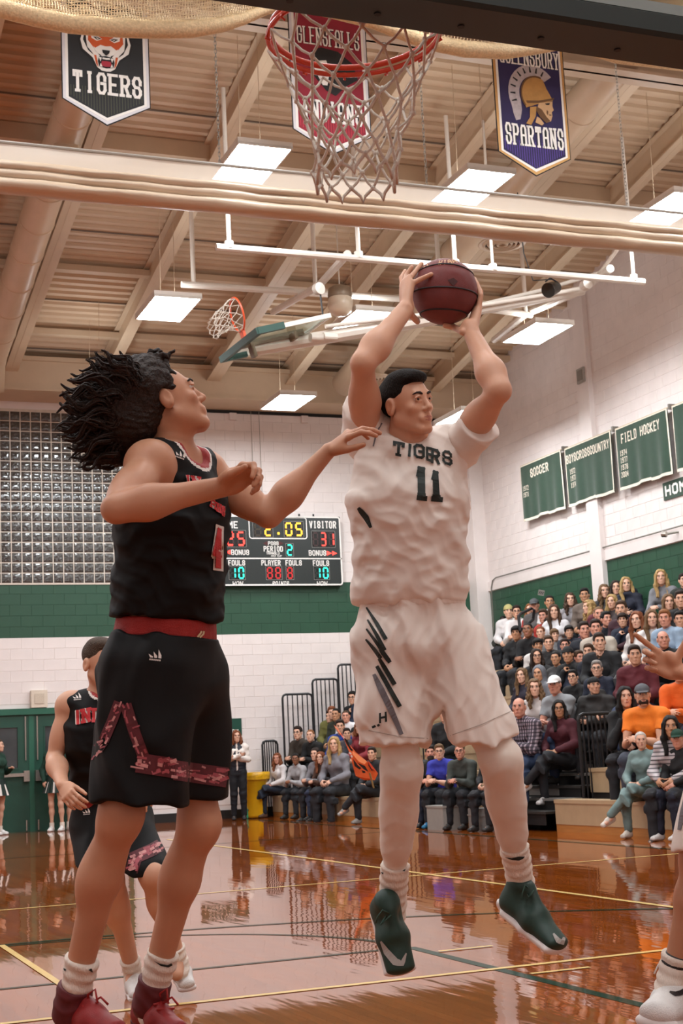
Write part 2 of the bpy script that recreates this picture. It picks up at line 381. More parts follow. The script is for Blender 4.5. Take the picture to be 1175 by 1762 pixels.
rows = [(16.42, 8.36, 'near'), (20.05, 7.6, 'middle'), (24.45, 7.42, 'far')]
names = {(0, 0): 'square ceiling light above the curtain, left of the basket net', (0, 1): 'ceiling light above the curtain between net and purple pennant',
 (0, 2): 'ceiling light above the curtain at the right edge', (1, 0): 'ceiling light hanging left of the folded basketball backboard',
 (1, 1): 'ceiling light hanging behind the held ball and the folded backboard', (1, 2): 'ceiling light hanging right of the held ball near the block wall',
 (2, 2): 'ceiling light hidden behind the flying dark hair', (2, 0): 'ceiling light low over the far wall left of the raised elbow', (2, 1): 'ceiling light low over the far wall, beside the jumping player\'s face'}
XS = [[5.58, 8.64, 11.74], [5.45, 8.52, 11.55], [8.83, 11.92, 5.3]]
for i, (y, z, _) in enumerate(rows):
    for j, x in enumerate(XS[i]): panel(x, y-(.9 if (i, j) == (2, 1) else 0), z-(.38 if (i, j) == (2, 1) else 0), names[(i, j)])
ORD = ('first', 'second', 'third', 'fourth', 'fifth', 'sixth')
for y, z, xs in ((12.0, 9.1, (-5.5, -1.8, 1.9, 5.3, 8.35, 11.45)), (6.8, 9.9, (-3.2, 0.6, 4.0, 8.6)), (1.4, 10.6, (-3.2, 0.4, 3.4, 8.6)), (-2.0, 10.9, (0.5, 4.0))):  # unseen panels added overhead to fill light on the players, positions made up
    for i, x in enumerate(xs): panel(x, y, z, 'unseen ceiling light added for fill, %s row, %s from the left' % ({12.0: 'fourth', 6.8: 'fifth', 1.4: 'sixth', -2.0: 'seventh'}[y], ORD[i]), 'unseen fill lights added over the near half')
for y, z in ((16.42, 8.36), (20.05, 7.6)):
    for i, x in enumerate((-5.2, -1.8)): panel(x, y, z, 'ceiling light left of the photo, %s row, %s from the left' % ('near' if y < 18 else 'middle', ORD[i]), 'ceiling lights over the left side')

# ---- air ducts with round diffusers
M_duct = mat('duct_paint', '#d2ba9e', .38, noise=.05, nscale=3)
def duct(name, label, x, y0, y1, drop, r, diffs, endz=None):
    t = thing('air_duct', label, 'duct', (x, y0, roof(y0)-drop))
    pts = [(x, y, roof(y)-drop) for y in np.linspace(y0, y1, 14)]
    if endz: pts += [(x, y1+.25, roof(y1)-drop-.12), (x, y1+.4, roof(y1)-drop-.5), (x, y1+.42, endz)]
    MB().tube(pts, r, 24).build('duct_pipe', M_duct, t, smooth=True)
    for i in range(2, 14, 1):
        y = y0+(y1-y0)*i/14; d = np.array([0, 1, -SLOPE]); c = np.array([x, y, roof(y)-drop]); d = d/np.linalg.norm(d)
        MB().lathe(c-d*.012, [(r, 0), (r+.014, .004), (r+.014, .02), (r, .024)], 24, d).build('duct_seam', M_duct, t, smooth=True)
    for y, h in diffs:
        zt = roof(y)-drop-r; c = np.array([x, y, zt-h])
        dd = MB().lathe(c, [(.17, h+.1), (.17, .03), (.21, .03), (.36, .015), (.37, 0), (.355, -.01), (.30, -.004)], 32).build('diffuser', M_duct, t, smooth=True)
        for rr in (.30, .235, .17, .10): MB().lathe(c, [(rr, 0), (rr-.02, -.03), (rr-.035, -.03), (rr-.03, .015)], 32).build('diffuser_ring', M_duct, dd, smooth=True)
        MB().lathe(c, [(.31, .016), (0.001, .016)], 24).build('diffuser_throat', mat('duct_inside', '#4a4038', .7), dd)
dl = atZ(112, 352, 8.36); dr = atZ(876, 442, 8.42); de = atZ(15, 655, 7.45)
duct('air_duct', 'long round air duct running along the left side of the roof', 3.66, 12.5, 25.0, .66, .25, [(dl[1], .22)], 7.62)
duct('air_duct', 'long round air duct running above the held basketball', 10.42, 11.5, 25.6, .62, .25, [(dr[1], .42), (24.3, .2)])

# ---- gathered divider curtain hung on chains
CY = 13.5
ct = thing('divider_curtain', 'gathered divider curtain spanning the hall, pale mesh over rolled tan vinyl', 'curtain', (4, CY, atY(587, 350, CY)[2]))
za, zb = atY(0, 243, CY)[2], atY(1175, 367.6, CY)[2]; zt = (za+zb)/2; zl = atY(587, 386, CY)[2]; H = zt-zl
def sheet_mat():
    m = bpy.data.materials.new('curtain_mesh'); m.use_nodes = True; nt = m.node_tree; b = nt.nodes['Principled BSDF']
    b.inputs['Base Color'].default_value = srgb('#e0d2c2'); b.inputs['Roughness'].default_value = .3; b.inputs['Alpha'].default_value = .72
    return m
x0, x1 = -1.0, 13.7
def strip(prof, m, name, wob=.012):
    V = []; F = []; N = 60; k = len(prof)
    for i in range(N+1):
        x = x0+(x1-x0)*i/N
        for q, (dy, dz) in enumerate(prof): V.append((x, CY+dy+wob*math.sin(i*1.7+q*.9), zt+dz+.5*wob*math.sin(i*.63+q)))
    for i in range(N):
        for q in range(k-1): F.append((i*k+q, (i+1)*k+q, (i+1)*k+q+1, i*k+q+1))
    return MB().add(V, F).build(name, m, ct, smooth=True)
strip([(0, 0), (.005, -H*.2), (-.01, -H*.42), (-.02, -H*.5)], sheet_mat(), 'mesh_panel', .004)
M_vinyl = mat('tan_vinyl', '#cdb79e', .33, noise=.06, nscale=4, bump=.2, bscale=8, stretch=(1, 8, 8))
def roll(cy, cz, ry, rz, n=16): return [(cy+ry*math.cos(2*math.pi*i/n), cz+rz*math.sin(2*math.pi*i/n)) for i in range(n+1)]
strip(roll(-.05, -H*.52, .10, H*.10), M_vinyl, 'upper_roll'); strip(roll(0, -H*.68, .14, H*.13), M_vinyl, 'middle_roll'); strip(roll(-.03, -H*.88, .13, H*.13), M_vinyl, 'lower_roll')
MB().tube([(x0, CY, zt), (x1, CY, zt)], .018, 8).build('top_pipe', mat('grey_pipe', '#9b938a', .4), ct)
for px, py in ((378, 285), (735, 332), (1080, 362)):
    p = atY(px, py, CY); rr = MB(); z = zt
    k = 0
    while z < roof(CY)-.2:
        a = (k % 2)*math.pi/2; q = np.array([math.cos(a), math.sin(a), 0])*.011
        rr.tube([(p[0]+q[0]*s, CY+q[1]*s, z+dz) for s, dz in ((-1, .008), (-.6, 0), (.6, 0), (1, .008), (1, .045), (.6, .053), (-.6, .053), (-1, .045))], .0032, 4, closed=True); z += .043; k += 1
    rr.build('chain', mat('chain_steel', '#6f675e', .4, .6), ct)

# ---- rolled netting, cream, high on the left and right
M_net = mat('cream_net', '#e2cfae', .7, noise=.12, nscale=14)
NY = 12.4
nt_ = thing('ball_net', 'rolled cream ball netting slung under the roof at the top left', 'net', atY(250, 40, NY))
curve = [(-60, 12), (0, 25), (60, 40), (120, 52), (190, 58), (260, 61), (330, 60), (380, 53), (420, 42), (455, 28), (500, 14), (560, 30), (640, 48), (735, 82), (800, 94), (870, 98), (930, 92), (980, 84), (1060, 110), (1230, 130)]
low = [atY(px, py, NY) for px, py in curve]
rad = [.085, .085, .085, .085, .085, .085, .085, .075, .06, .05, .05, .05, .06, .075, .085, .08, .06, .05, .05, .05]
MB().tube([p+np.array([0, 0, .06]) for p in low], rad, 12).build('net_roll', mat('cream_net_roll', '#d8bd93', .75, noise=.2, nscale=40, bump=.8, bscale=60), nt_, smooth=True)
def net_sheet(i0, i1, hgt, name, bulge):
    a = [np.array(p) for p in low[i0:i1+1]]; N = 120; V = []; F = []; M2 = int(N*hgt/ np.linalg.norm(a[-1]-a[0]))
    cum = np.cumsum([0]+[np.linalg.norm(a[i+1]-a[i]) for i in range(len(a)-1)]); cum /= cum[-1]
    P = np.array(a)
    for j in range(M2+1):
        for i in range(N+1):
            s = i/N; q = np.array([np.interp(s, cum, P[:, k]) for k in range(3)])
            tz = j/M2; q = q+np.array([0, -bulge*math.sin(math.pi*min(1, tz*.9))+.02*math.sin(i*.5+j*.3), .08+hgt*tz])
            V.append(q)
    for j in range(M2):
        for i in range(N):
            A = j*(N+1)+i
            F.append((A, A+1, A+N+2, A+N+1))
    me = MB().add(V, F).mesh('net', wloc(nt_)); bm = bmesh.new(); bm.from_mesh(me)
    bmesh.ops.wireframe(bm, faces=bm.faces[:], thickness=.012, use_replace=True, use_even_offset=False, use_boundary=True)
    bm.to_mesh(me); bm.free()
    o = link(name, me, nt_, M_net, kind='stuff'); return o
net_sheet(0, 10, .62, 'netting', .28); net_sheet(0, 10, .5, 'netting', -.12); net_sheet(11, 19, .5, 'netting', .2)
# ================================================================ things on the walls and under the roof
M_felt = mat('green_felt', '#24402f', .9, noise=.12, nscale=10, sheen=.3, bump=.2, bscale=200)
M_cream = mat('cream_felt', '#e9dfcd', .85, noise=.05, nscale=20)
def felt_banner(y1, y0, zt, zb, title, years, label, tx=.5, tw=.5, th=.15, yrx=.06):
    """felt championship banner on the right wall; y1 is its far (left) end"""
    w = y1-y0; h = zt-zb; t = thing('felt_banner', label, 'banner', (WX-.04, (y0+y1)/2, zb), 'championship banners on the right wall')
    N = 48; V = []; F = []
    sag = lambda u: -.03*max(0, math.sin(math.pi*(u*1.9+.15)))*(.6 if u < .5 else .5)-(.02 if u > .62 else 0)
    fold = lambda u, v: -.035+(-.018*math.sin(u*17+title.__len__())*v-.01*math.sin(u*31)*v)
    M = 10
    P = lambda u, v: np.array([WX-.10+fold(u, v), y1-u*w, zt-v*h+(sag(u)*v)])
    for j in range(M+1):
        for i in range(N+1): V.append(P(i/N, j/M))
    for j in range(M):
        for i in range(N): F.append((j*(N+1)+i, (j+1)*(N+1)+i, (j+1)*(N+1)+i+1, j*(N+1)+i+1))
    n0 = len(V); V2 = [v+np.array([.012, 0, 0]) for v in V]
    MB().add(V+V2, F+[tuple(n0+k for k in f[::-1]) for f in F]).build('felt', M_felt, t, smooth=True)
    off = np.array([-.004, 0, 0]); b = .05
    mb = MB()
    def band(uv0, uv1, uv2, uv3, n):      # strip between two uv edges
        VV = []; FF = []
        for i in range(n+1):
            s = i/n
            for a, c in ((uv0, uv1), (uv3, uv2)): VV.append(P(a[0]+(c[0]-a[0])*s, a[1]+(c[1]-a[1])*s)+off)
        for i in range(n): FF.append((2*i, 2*i+2, 2*i+3, 2*i+1))
        mb.add(VV, FF)
    bu, bv = b/w*.8, b/h
    band((0, 1-bv), (1, 1-bv), (1, 1), (0, 1), N); band((1-bu, 0), (1-bu, 1), (1, 1), (1, 0), M); band((0, 0), (0, 1), (bu*.6, 1), (bu*.6, 0), M); band((0, 0), (1, 0), (1, bv*.4), (0, bv*.4), N)
    mb.build('border', M_cream, t)
    def put(word, u, v, ww, hh, sw, name):
        m2 = MB()
        for iq, q in enumerate(word_quads(word, ww, hh, sw, .22, seg=.12)):
            m2.add([P(u+p[0]/w, v-p[1]/h)+off*(1.3+.06*(iq % 9)) for p in q], [(3, 2, 1, 0)])
        m2.build(name, M_cream, t)
    put(title, tx-tw/2, .27 if th > .14 else .24, tw*w, th, min(th*.2, tw*w/max(1, len(title))*.24), 'lettering')
    for i, yr in enumerate(years): put(yr, yrx, .46+.115*i, .21, .095, .013, 'year')
    MB().tube([(WX-.115, y1+.02, zt+.01), (WX-.115, y0-.03, zt+.01)], .012, 6).build('rod', M_steel, t)
    MB().box((WX-.13, y0-.06, zt-.03), (WX-.005, y0-.02, zt+.06)).build('hook', mat('hook_grey', '#7c776f', .5, .4), t)
felt_banner(24.80, 23.22, 6.42, 5.34, 'SOCCER', ['1972', '1971'], 'green felt banner lettered SOCCER on the block wall', .47, .44, .17, .05)
felt_banner(23.08, 21.49, 6.40, 5.33, 'BOYS CROSS COUNTRY'.replace(' ', ''), ['1972', '1973', '1974'], 'green felt banner lettered BOYS CROSS COUNTRY on the block wall', .49, .93, .16, .08)
felt_banner(21.34, 19.76, 6.38, 5.31, 'FIELD HOCKEY', ['1974', '1977', '1978', '2004'], 'green felt banner lettered FIELD HOCKEY on the block wall', .48, .74, .17, .07)
felt_banner(19.62, 18.05, 6.37, 5.29, '', [], 'green felt banner cut off by the right edge of the photo')
t = thing('wall_sign', 'dark green sign reading HOME on the right wall under the banners', 'sign', (WX-.03, 19.4, 4.93))
MB().box((WX-.03, 18.2, 4.93), (WX-.004, 20.22, 5.22)).build('board', M_felt, t)
flat_word(MB(), 'HOME', (WX-.031, 20.16, 4.985), (0, -1, 0), (0, 0, 1), .78, .18, .038, (-1, 0, 0), .002, .25).build('lettering', M_paintw, t)
t = thing('wall_speaker', 'small grey speaker high on the right wall', 'speaker', (WX-.1, 22.35, 7.48))
MB().box((WX-.14, 22.22, 7.47), (WX-.03, 22.46, 7.74)).build('cabinet', mat('grey_box', '#a29d96', .5, noise=.05, nscale=9), t)
MB().box((WX-.15, 22.26, 7.51), (WX-.139, 22.42, 7.70)).build('grille', mat('grey_grille', '#8a857e', .7, noise=.2, nscale=80), t)
t = thing('camera_bracket', 'small silver camera bracket on the trim at the right edge', 'bracket', (WX-.2, 19.9, 4.4))
MB().tube([(WX-.0, 19.85, 4.36), (WX-.25, 19.95, 4.33)], .02).build('arm', M_silver, t); MB().lathe((WX-.25, 19.95, 4.33), [(.0, -.05), (.05, -.03), (.05, .05), (0, .07)], 12, (-.4, .6, .1)).build('head', M_silver, t)

# ---- scoreboard on the far wall
SBX0, SBX1, SBZ0, SBZ1, SBY = 8.02, 10.68, 4.37, 5.74, WY-.16
sb = thing('scoreboard', 'electronic scoreboard on the far wall showing 25 and 31', 'scoreboard', ((SBX0+SBX1)/2, SBY, SBZ0))
MB().box((SBX0, SBY, SBZ0), (SBX1, WY, SBZ1)).build('cabinet', mat('board_black', '#1d2422', .4, noise=.08, nscale=10), sb)
def px2(px, py): p = atY(px, py, SBY); return p[0], p[2]
def frame(mb, x0, z0, x1, z1, t, r=.05, y=SBY-.004):
    pts = []
    for cx, cz, a in ((x1-r, z1-r, 0), (x0+r, z1-r, 90), (x0+r, z0+r, 180), (x1-r, z0+r, 270)):
        for k in range(5): pts.append((cx+r*math.cos(math.radians(a+22.5*k)), cz+r*math.sin(math.radians(a+22.5*k)), cx, cz))
    n = len(pts); V = []; F = []
    for x, z, cx, cz in pts:
        f = (r-t)/r; V += [(x, y, z), (cx+(x-cx)*f, y, cz+(z-cz)*f)]
    for i in range(n): j = (i+1) % n; F.append((2*i, 2*i+1, 2*j+1, 2*j))
    return mb.add(V, F)
MBF = MB(); frame(MBF, SBX0, SBZ0, SBX1, SBZ1, .03, .06)
zl_ = px2(480, 961)[1]; MBF.box((SBX0, SBY-.004, zl_-.012), (SBX1, SBY, zl_+.012))
x0_, z1_ = px2(427, 889); x1_, z0_ = px2(529, 928); frame(MBF, x0_, z0_, x1_, SBZ1-.02, .02, .06); MBF.build('white_border', M_paintw, sb)
def led(col, on): return mat('led_%s_%s' % (col, 'lit' if on else 'off'), col if on else tuple(int(v*.16)+14 for v in [int(col[i:i+2], 16) for i in (1, 3, 5)]), .4, emit=2.6 if on else 0)
SEG = {'0':'abcdef','1':'bc','2':'abged','3':'abgcd','4':'fgbc','5':'afgcd','6':'afgedc','7':'abc','8':'abcdefg','9':'abfgcd',' ':''}
def digits(cx, cz, w, h, txt, col, name='digit_box'):
    """a window of seven-segment digits"""
    n = len(txt); bx = MB().box((cx-w/2, SBY-.012, cz-h/2), (cx+w/2, SBY, cz+h/2)).build(name, mat('led_window', '#0c0a0a', .25), sb)
    frame(MB(), cx-w/2, cz-h/2, cx+w/2, cz+h/2, .008, .012, SBY-.0125).build('window_rim', mat('window_rim', '#8c8a86', .5), bx)
    cw = w/n
    lit, off = MB(), MB()
    for i, ch in enumerate(txt):
        x = cx-w/2+cw*(i+.5); a, b = cw*.27, h*.37; t = min(cw*.15, h*.11); y = SBY-.016
        S = {'a':((-a, b), (a, b)),'g':((-a, 0), (a, 0)),'d':((-a, -b), (a, -b)),'f':((-a, 0), (-a, b)),'b':((a, 0), (a, b)),'e':((-a, -b), (-a, 0)),'c':((a, -b), (a, 0))}
        for k, (p, q) in S.items():
            dx, dz = q[0]-p[0], q[1]-p[1]; g = t*.6
            if dx: bb = ((x+p[0]+g*.5, y, cz+p[1]-t/2), (x+q[0]-g*.5, y+.003, cz+p[1]+t/2))
            else: bb = ((x+p[0]-t/2, y, cz+p[1]+g), (x+p[0]+t/2, y+.003, cz+q[1]-g))
            (lit if k in SEG[ch] else off).box(*bb)
    if lit.v: lit.build('lit_segments', led(col, True), bx)
    if off.v: off.build('dark_segments', led(col, False), bx)
def sbtxt(word, px, py, hpx, wpx, m=M_paintw, slant=0):
    x, z = px2(px, py); k = (px2(px+10, py)[0]-px2(px, py)[0])/10
    w, h = wpx*k, hpx*k; mb = MB(); 
    flat_word(mb, word, (x-w/2, SBY-.005, z-h/2), (1, 0, 0), (slant, 0, 1), w, h, h*.16, (0, -1, 0), .002, .2); mb.build('lettering', m, sb)
k = (px2(480, 960)[0]-px2(470, 960)[0])/10
def dg(px, py, wpx, hpx, txt, col): x, z = px2(px, py); digits(x, z, wpx*k, hpx*k, txt, col)
dg(405, 927, 36, 28, '25', '#ff3b30'); dg(556, 928, 42, 28, '131'.replace('131', ' 31'), '#ff3b30')
dg(452, 911, 35, 27, ' 2', '#ffb52e'); dg(505, 911, 35, 27, '05', '#ffb52e'); dg(498, 946.5, 14, 22, '2', '#27e0b8')
x, z = px2(479, 918); MB().box((x-.02, SBY-.012, z-.02), (x+.02, SBY, z+.02)).build('colon_dot', led('#ffb52e', True), sb)
dg(407.5, 986, 28, 23, '10', '#27e0b8'); dg(553, 986, 28, 23, '10', '#27e0b8'); dg(471, 986, 28, 23, '88', '#8a1616'); dg(498.5, 986, 14, 23, '8', '#8a1616')
sbtxt('VISITOR', 555, 903, 12, 46); sbtxt('HOME', 392, 903, 12, 34); sbtxt('BONUS', 413, 950.5, 9, 31); sbtxt('BONUS', 546, 951.5, 9, 30); sbtxt('POSS', 470, 935, 6.5, 18); sbtxt('PERIOD', 470, 944.5, 9, 33)
sbtxt('TRANSLUX', 471, 952, 4.5, 26); sbtxt('FAIR PLAY', 475, 956.8, 3, 18, slant=.25)
sbtxt('FOULS', 407, 968.5, 9, 29); sbtxt('PLAYER', 466, 968.5, 9, 33); sbtxt('FOULS', 505, 968.5, 9, 28); sbtxt('FOULS', 552, 969, 9, 28); sbtxt('WON', 408, 1004, 7, 18, slant=.2); sbtxt('POINTS', 482, 1004, 7, 28, slant=.2); sbtxt('WON', 553, 1004, 7, 18, slant=.2)
def arrow(px, py, s, m):
    x, z = px2(px, py); q = 4.2*k; MB().poly([(x-s*q, SBY-.004, z-q*.9), (x-s*q, SBY-.004, z+q*.9), (x+s*q, SBY-.004, z)], (0, -1, 0), .003).build('arrow', m, sb)
for a in ((392, 950, -1), (566.5, 952, 1), (575.5, 952, 1)): arrow(*a, led('#ff3b30', True))
for a in ((456, 935, -1), (484, 935, 1)): arrow(*a, mat('arrow_dim', '#4a1512', .5))
for xx in (9.85, 10.15): MB().tube([(xx, WY-.08, SBZ1), (xx, WY-.08, SBZ1+.06)], .018, 6).build('lug', M_dark, sb)
for px in (433, 447):
    p = atY(px, 750, WY-.05); MB().tube([(p[0], WY-.05, SBZ1), (p[0], WY-.05, 7.86)], .006, 5).build('cable', mat('grey_cable', '#a39c92', .6), sb)

# ---- double door, wall speaker, sign, bin
M_door = mat('door_green', '#1f4a3c', .4, noise=.06, nscale=6)
dr_ = MB(); D0, D1, DZ = 3.45, 6.35, 2.10; DC = 4.55
for a, b in (((D0-.9, WY-.12, 2.06), (D1, WY-.0, 2.17)), ((D1-.07, WY-.12, 0), (D1, WY, 2.06)), ((DC-.045, WY-.08, 0), (DC+.045, WY, 2.06))): dr_.box(a, b)
door_1 = dr_.build('door_1', mat('frame_green', '#28604c', .4, noise=.05, nscale=6), kind='structure')
M_pane = mat('wired_glass', '#3c4143', .06, spec=.8, noise=.35, nscale=2.2)
def leaf(x0, x1, hinge):
    mb = MB(); y0, y1 = WY-.07, WY-.02; wx0, wx1, wz0, wz1 = (x0+.2, x1-.2, 1.12, 1.84)
    for a, b in (((x0, y0, 0), (wx0, y1, 2.06)), ((wx1, y0, 0), (x1, y1, 2.06)), ((wx0, y0, 0), (wx1, y1, wz0)), ((wx0, y0, wz1), (wx1, y1, 2.06))): mb.box(a, b)
    lf = mb.build('door_leaf', M_door, door_1)
    MB().box((wx0, WY-.05, wz0), (wx1, WY-.04, wz1)).build('pane', M_pane, lf)
    MB().box((wx0-.02, y0-.012, wz0-.025), (wx1+.02, y0, wz0)).box((wx0-.02, y0-.012, wz0), (wx0, y0, wz1)).box((wx1, y0-.012, wz0), (wx1+.02, y0, wz1)).box((wx0-.02, y0-.012, wz1), (wx1+.02, y0, wz1+.02)).build('glazing_bead', M_door, lf)
    mb = MB().box((x0+.1, y0-.09, .97), (x1-.1, y0-.05, 1.03)); e = x0+.06 if hinge < 0 else x1-.06
    mb.box((e-.05, y0-.1, .88), (e+.05, y0, 1.07)); f = x1-.1 if hinge < 0 else x0+.1; mb.box((f-.03, y0-.09, .95), (f+.03, y0, 1.05)); mb.build('push_bar', M_silver, lf)
    MB().tube([(e, y0-.02, 1.25), (e, y0-.02, 2.03)], .014, 6).tube([(e, y0-.02, .02), (e, y0-.02, .2)], .014, 6).build('flush_bolt', M_silver, lf)
leaf(D0-.75, DC-.045, 1); leaf(DC+.045, D1-.07-.25, -1)
t = thing('wall_speaker', 'beige box speaker on the far wall above the green door', 'speaker', (4.69, WY-.12, 2.18))
MB().box((4.55, WY-.13, 2.18), (4.84, WY, 2.49)).build('cabinet', mat('beige_box', '#d8cbb9', .5, noise=.04, nscale=9), t); MB().box((4.61, WY-.14, 2.25), (4.78, WY-.125, 2.43)).build('grille', mat('beige_grille', '#cdbfac', .7, noise=.15, nscale=90), t)
t = thing('door_sign', 'small green sign on the far wall behind the standing person in a vest', 'sign', (8.2, WY-.02, 1.5))
MB().box((7.62, WY-.03, 1.53), (8.52, WY-.0, 1.85)).build('board', mat('sign_green', '#14483a', .4, noise=.05, nscale=8), t)
flat_word(MB(), 'VISITOR', (7.75, WY-.031, 1.72), (1, 0, 0), (.15, 0, 1), .5, .08, .016, (0, -1, 0), .002).build('lettering', M_paintw, t)
flat_word(MB(), 'LOCKER ROOM', (7.68, WY-.031, 1.57), (1, 0, 0), (.15, 0, 1), .76, .08, .016, (0, -1, 0), .002).build('lettering', M_paintw, t)
p = atY(434, 1370, 26.45); t = thing('waste_bin', 'yellow round waste bin by the far wall behind the standing person', 'bin', (p[0]+.05, 26.45, 0))
prof = [(0, .01), (.20, .01), (.215, .05), (.245, .62), (.275, .64), (.285, .70), (.27, .71), (.255, .70), (.235, .5), (.19, .06), (0, .05)]
MB().lathe((p[0]+.05, 26.45, 0), [(r*1.02, h*1.16) for r, h in prof], 28).build('body', mat('yellow_plastic', '#e8b416', .4, noise=.06, nscale=6), t, smooth=True)
MB().lathe((p[0]+.05, 26.45, .70), [(.291, 0), (.295, .06), (.298, .13), (.27, .135), (.26, .08)], 28).build('liner', mat('yellow_liner', '#e0a91c', .3, noise=.2, nscale=25, bump=.8, bscale=18), t, smooth=True)

# ---- school pennants hanging in front of the girder
PY = 14.7
def pennant(pxl, pxr, pyt, px_tip, py_tip, label, base, edge, edge2, low):
    a, b = atY(pxl, 150, PY), atY(pxr, 150, PY); tip = atY(px_tip, py_tip, PY); zt = atY(pxl, pyt, PY)[2]
    x0, x1 = a[0], b[0]; xc = (x0+x1)/2; w = x1-x0; zs = tip[2]+w*.27
    t = thing('pennant', label, 'pennant', (xc, PY, tip[2]), 'school pennants under the roof')
    def outline(d, k): return [(x0+d, PY-k, zt), (x1-d, PY-k, zt), (x1-d, PY-k, zs+d*.35), (xc, PY-k, tip[2]+d*1.25), (x0+d, PY-k, zs+d*.35)]
    MB().poly(outline(0, 0), (0, -1, 0), .006).build('edge', mat('pennant_black', '#15151a', .7), t)
    MB().poly(outline(.012*w, .0065), (0, -1, 0), .002).build('outer_border', edge, t)
    MB().poly(outline(.045*w, .009), (0, -1, 0), .002).build('inner_border', edge2, t)
    MB().poly(outline(.075*w, .0115), (0, -1, 0), .002).build('cloth', base, t)
    n = 26
    mb = MB()
    for i in range(n):
        x = x0+.1*w+(w*.8)*i/(n-1); zb = tip[2]+.1*w+abs(x-xc)*.54; mb.box((x-.004, PY-.015, zb), (x+.004, PY-.0134, zs+.17*w))
    mb.build('pinstripes', low, t)
    MB().tube([(x0, PY, zt), (x1, PY, zt)], .015, 6).build('rod', M_steel, t)
    for xx in (x0+.05, x1-.05): MB().tube([(xx, PY, zt), (xx, PY+.2, roof(PY))], .004, 4).build('cord', M_steel, t)
    return t, x0, x1, w, zs, tip[2], zt
VOFF = [-.11]          # how far the print sits down the cloth
def plate(t, pts, x0, w, z0, m, name, lv=1): # flat emblem piece, pts in pennant units (u right, v up, both in widths)
    MB().poly([(x0+u*w, PY-.0135-.0022*lv, z0+(v+VOFF[0])*w) for u, v in pts], (0, -1, 0), .002).build(name, m, t)
def pword(t, word, x0, w, z0, u, v, ww, hh, sw, m, slope=-.0, arch=0, name='lettering', lv=2, out=None):
    for mm, s_, l_ in (((out, sw*1.7, lv-1),) if out else ())+((m, sw, lv),):
        mb = MB()
        for iq, q in enumerate(word_quads(word, ww, hh, s_, .22, serif=True, seg=.05)):
            P = []
            for p in q:
                uu = u+p[0]; k_ = (p[0]/ww-.5)*2
                P.append((x0+uu*w, PY-.0135-.0022*l_, z0+(v+VOFF[0]+p[1]*(1+arch*(k_*k_))+slope*p[0])*w))
            mb.poly(P, (0, -1, 0), .001+.0001*(iq % 9))
        mb.build(name, mm, t)
P_w = M_paintw; P_k = mat('print_black', '#121214', .6); P_or = mat('print_orange', '#cf5a26', .6, noise=.1, nscale=12); P_rd = mat('print_red', '#a8283a', .6, noise=.1, nscale=12)
P_go = mat('print_gold', '#b98a4c', .6, noise=.12, nscale=14); P_sk = mat('print_skin', '#cfa77c', .6, noise=.06, nscale=14); P_gy = mat('print_grey', '#b7acaf', .6, noise=.15, nscale=22); P_bn = mat('print_brown', '#6b4a2a', .6)
t, x0, x1, w, zs, z0, zt = pennant(106, 258, 0, 183, 217, 'dark pennant with a growling cat face and the word TIGERS', mat('pennant_charcoal', '#26282a', .75, noise=.08, nscale=7), mat('print_silver', '#d8d6da', .6), P_w, mat('pin_grey', '#4a4a3c', .7))
pword(t, 'TIGERS', x0, w, z0, .12, .47, .78, .26, .034, P_w, -.0, 0, out=P_k)
cx, cy = .50, .93
def sym(pts): return pts+[(2*cx-u, v) for u, v in pts[::-1]]
plate(t, sym([(.5, 1.42), (.33, 1.40), (.24, 1.28), (.19, 1.10), (.22, .97), (.34, .88), (.38, .80), (.42, .745), (.5, .725)]), x0, w, z0, P_k, 'face_outline', 1)
plate(t, sym([(.5, 1.40), (.36, 1.38), (.26, 1.27), (.215, 1.10), (.24, .99), (.35, .90), (.40, .79), (.45, .755), (.5, .75)]), x0, w, z0, P_w, 'face', 2)
plate(t, sym([(.5, 1.38), (.38, 1.35), (.31, 1.24), (.30, 1.10), (.37, 1.01), (.44, 1.06), (.5, 1.05)]), x0, w, z0, P_or, 'forehead', 3)
for s in (1, -1):
    f = lambda L: [(cx+s*(u-cx), v) for u, v in L][::s]
    plate(t, f([(.27, 1.24), (.245, 1.10), (.30, .98), (.36, .93), (.345, .955), (.29, 1.02), (.28, 1.10)]), x0, w, z0, P_k, 'stripe', 3)
    plate(t, f([(.33, 1.20), (.34, 1.13), (.40, 1.10), (.46, 1.13), (.42, 1.155), (.38, 1.21)]), x0, w, z0, P_w, 'brow_patch', 4)
    plate(t, f([(.36, 1.145), (.40, 1.115), (.45, 1.13), (.41, 1.15)]), x0, w, z0, P_k, 'eye', 5); plate(t, f([(.39, 1.138), (.405, 1.122), (.425, 1.135)]), x0, w, z0, P_w, 'iris', 6)
    plate(t, f([(.36, 1.03), (.40, 1.0), (.47, .985), (.49, .955), (.44, .93), (.38, .98)]), x0, w, z0, P_w, 'cheek', 4)
    plate(t, f([(.41, .955), (.45, .93), (.44, .915)]), x0, w, z0, P_k, 'whisker_mark', 5)
    plate(t, f([(.365, .93), (.385, .83), (.41, .79), (.40, .86), (.39, .93)]), x0, w, z0, P_or, 'jaw', 4)
plate(t, sym([(.5, .93), (.42, .915), (.405, .86), (.42, .80), (.5, .785)]), x0, w, z0, P_k, 'mouth', 5)
plate(t, sym([(.5, .87), (.45, .865), (.44, .825), (.46, .805), (.5, .80)]), x0, w, z0, P_rd, 'tongue', 6)
for s in (1, -1):
    f = lambda L: [(cx+s*(u-cx), v) for u, v in L][::s]
    plate(t, f([(.415, .91), (.45, .905), (.435, .855)]), x0, w, z0, P_w, 'tooth', 7); plate(t, f([(.425, .80), (.455, .795), (.437, .84)]), x0, w, z0, P_w, 'tooth', 7)
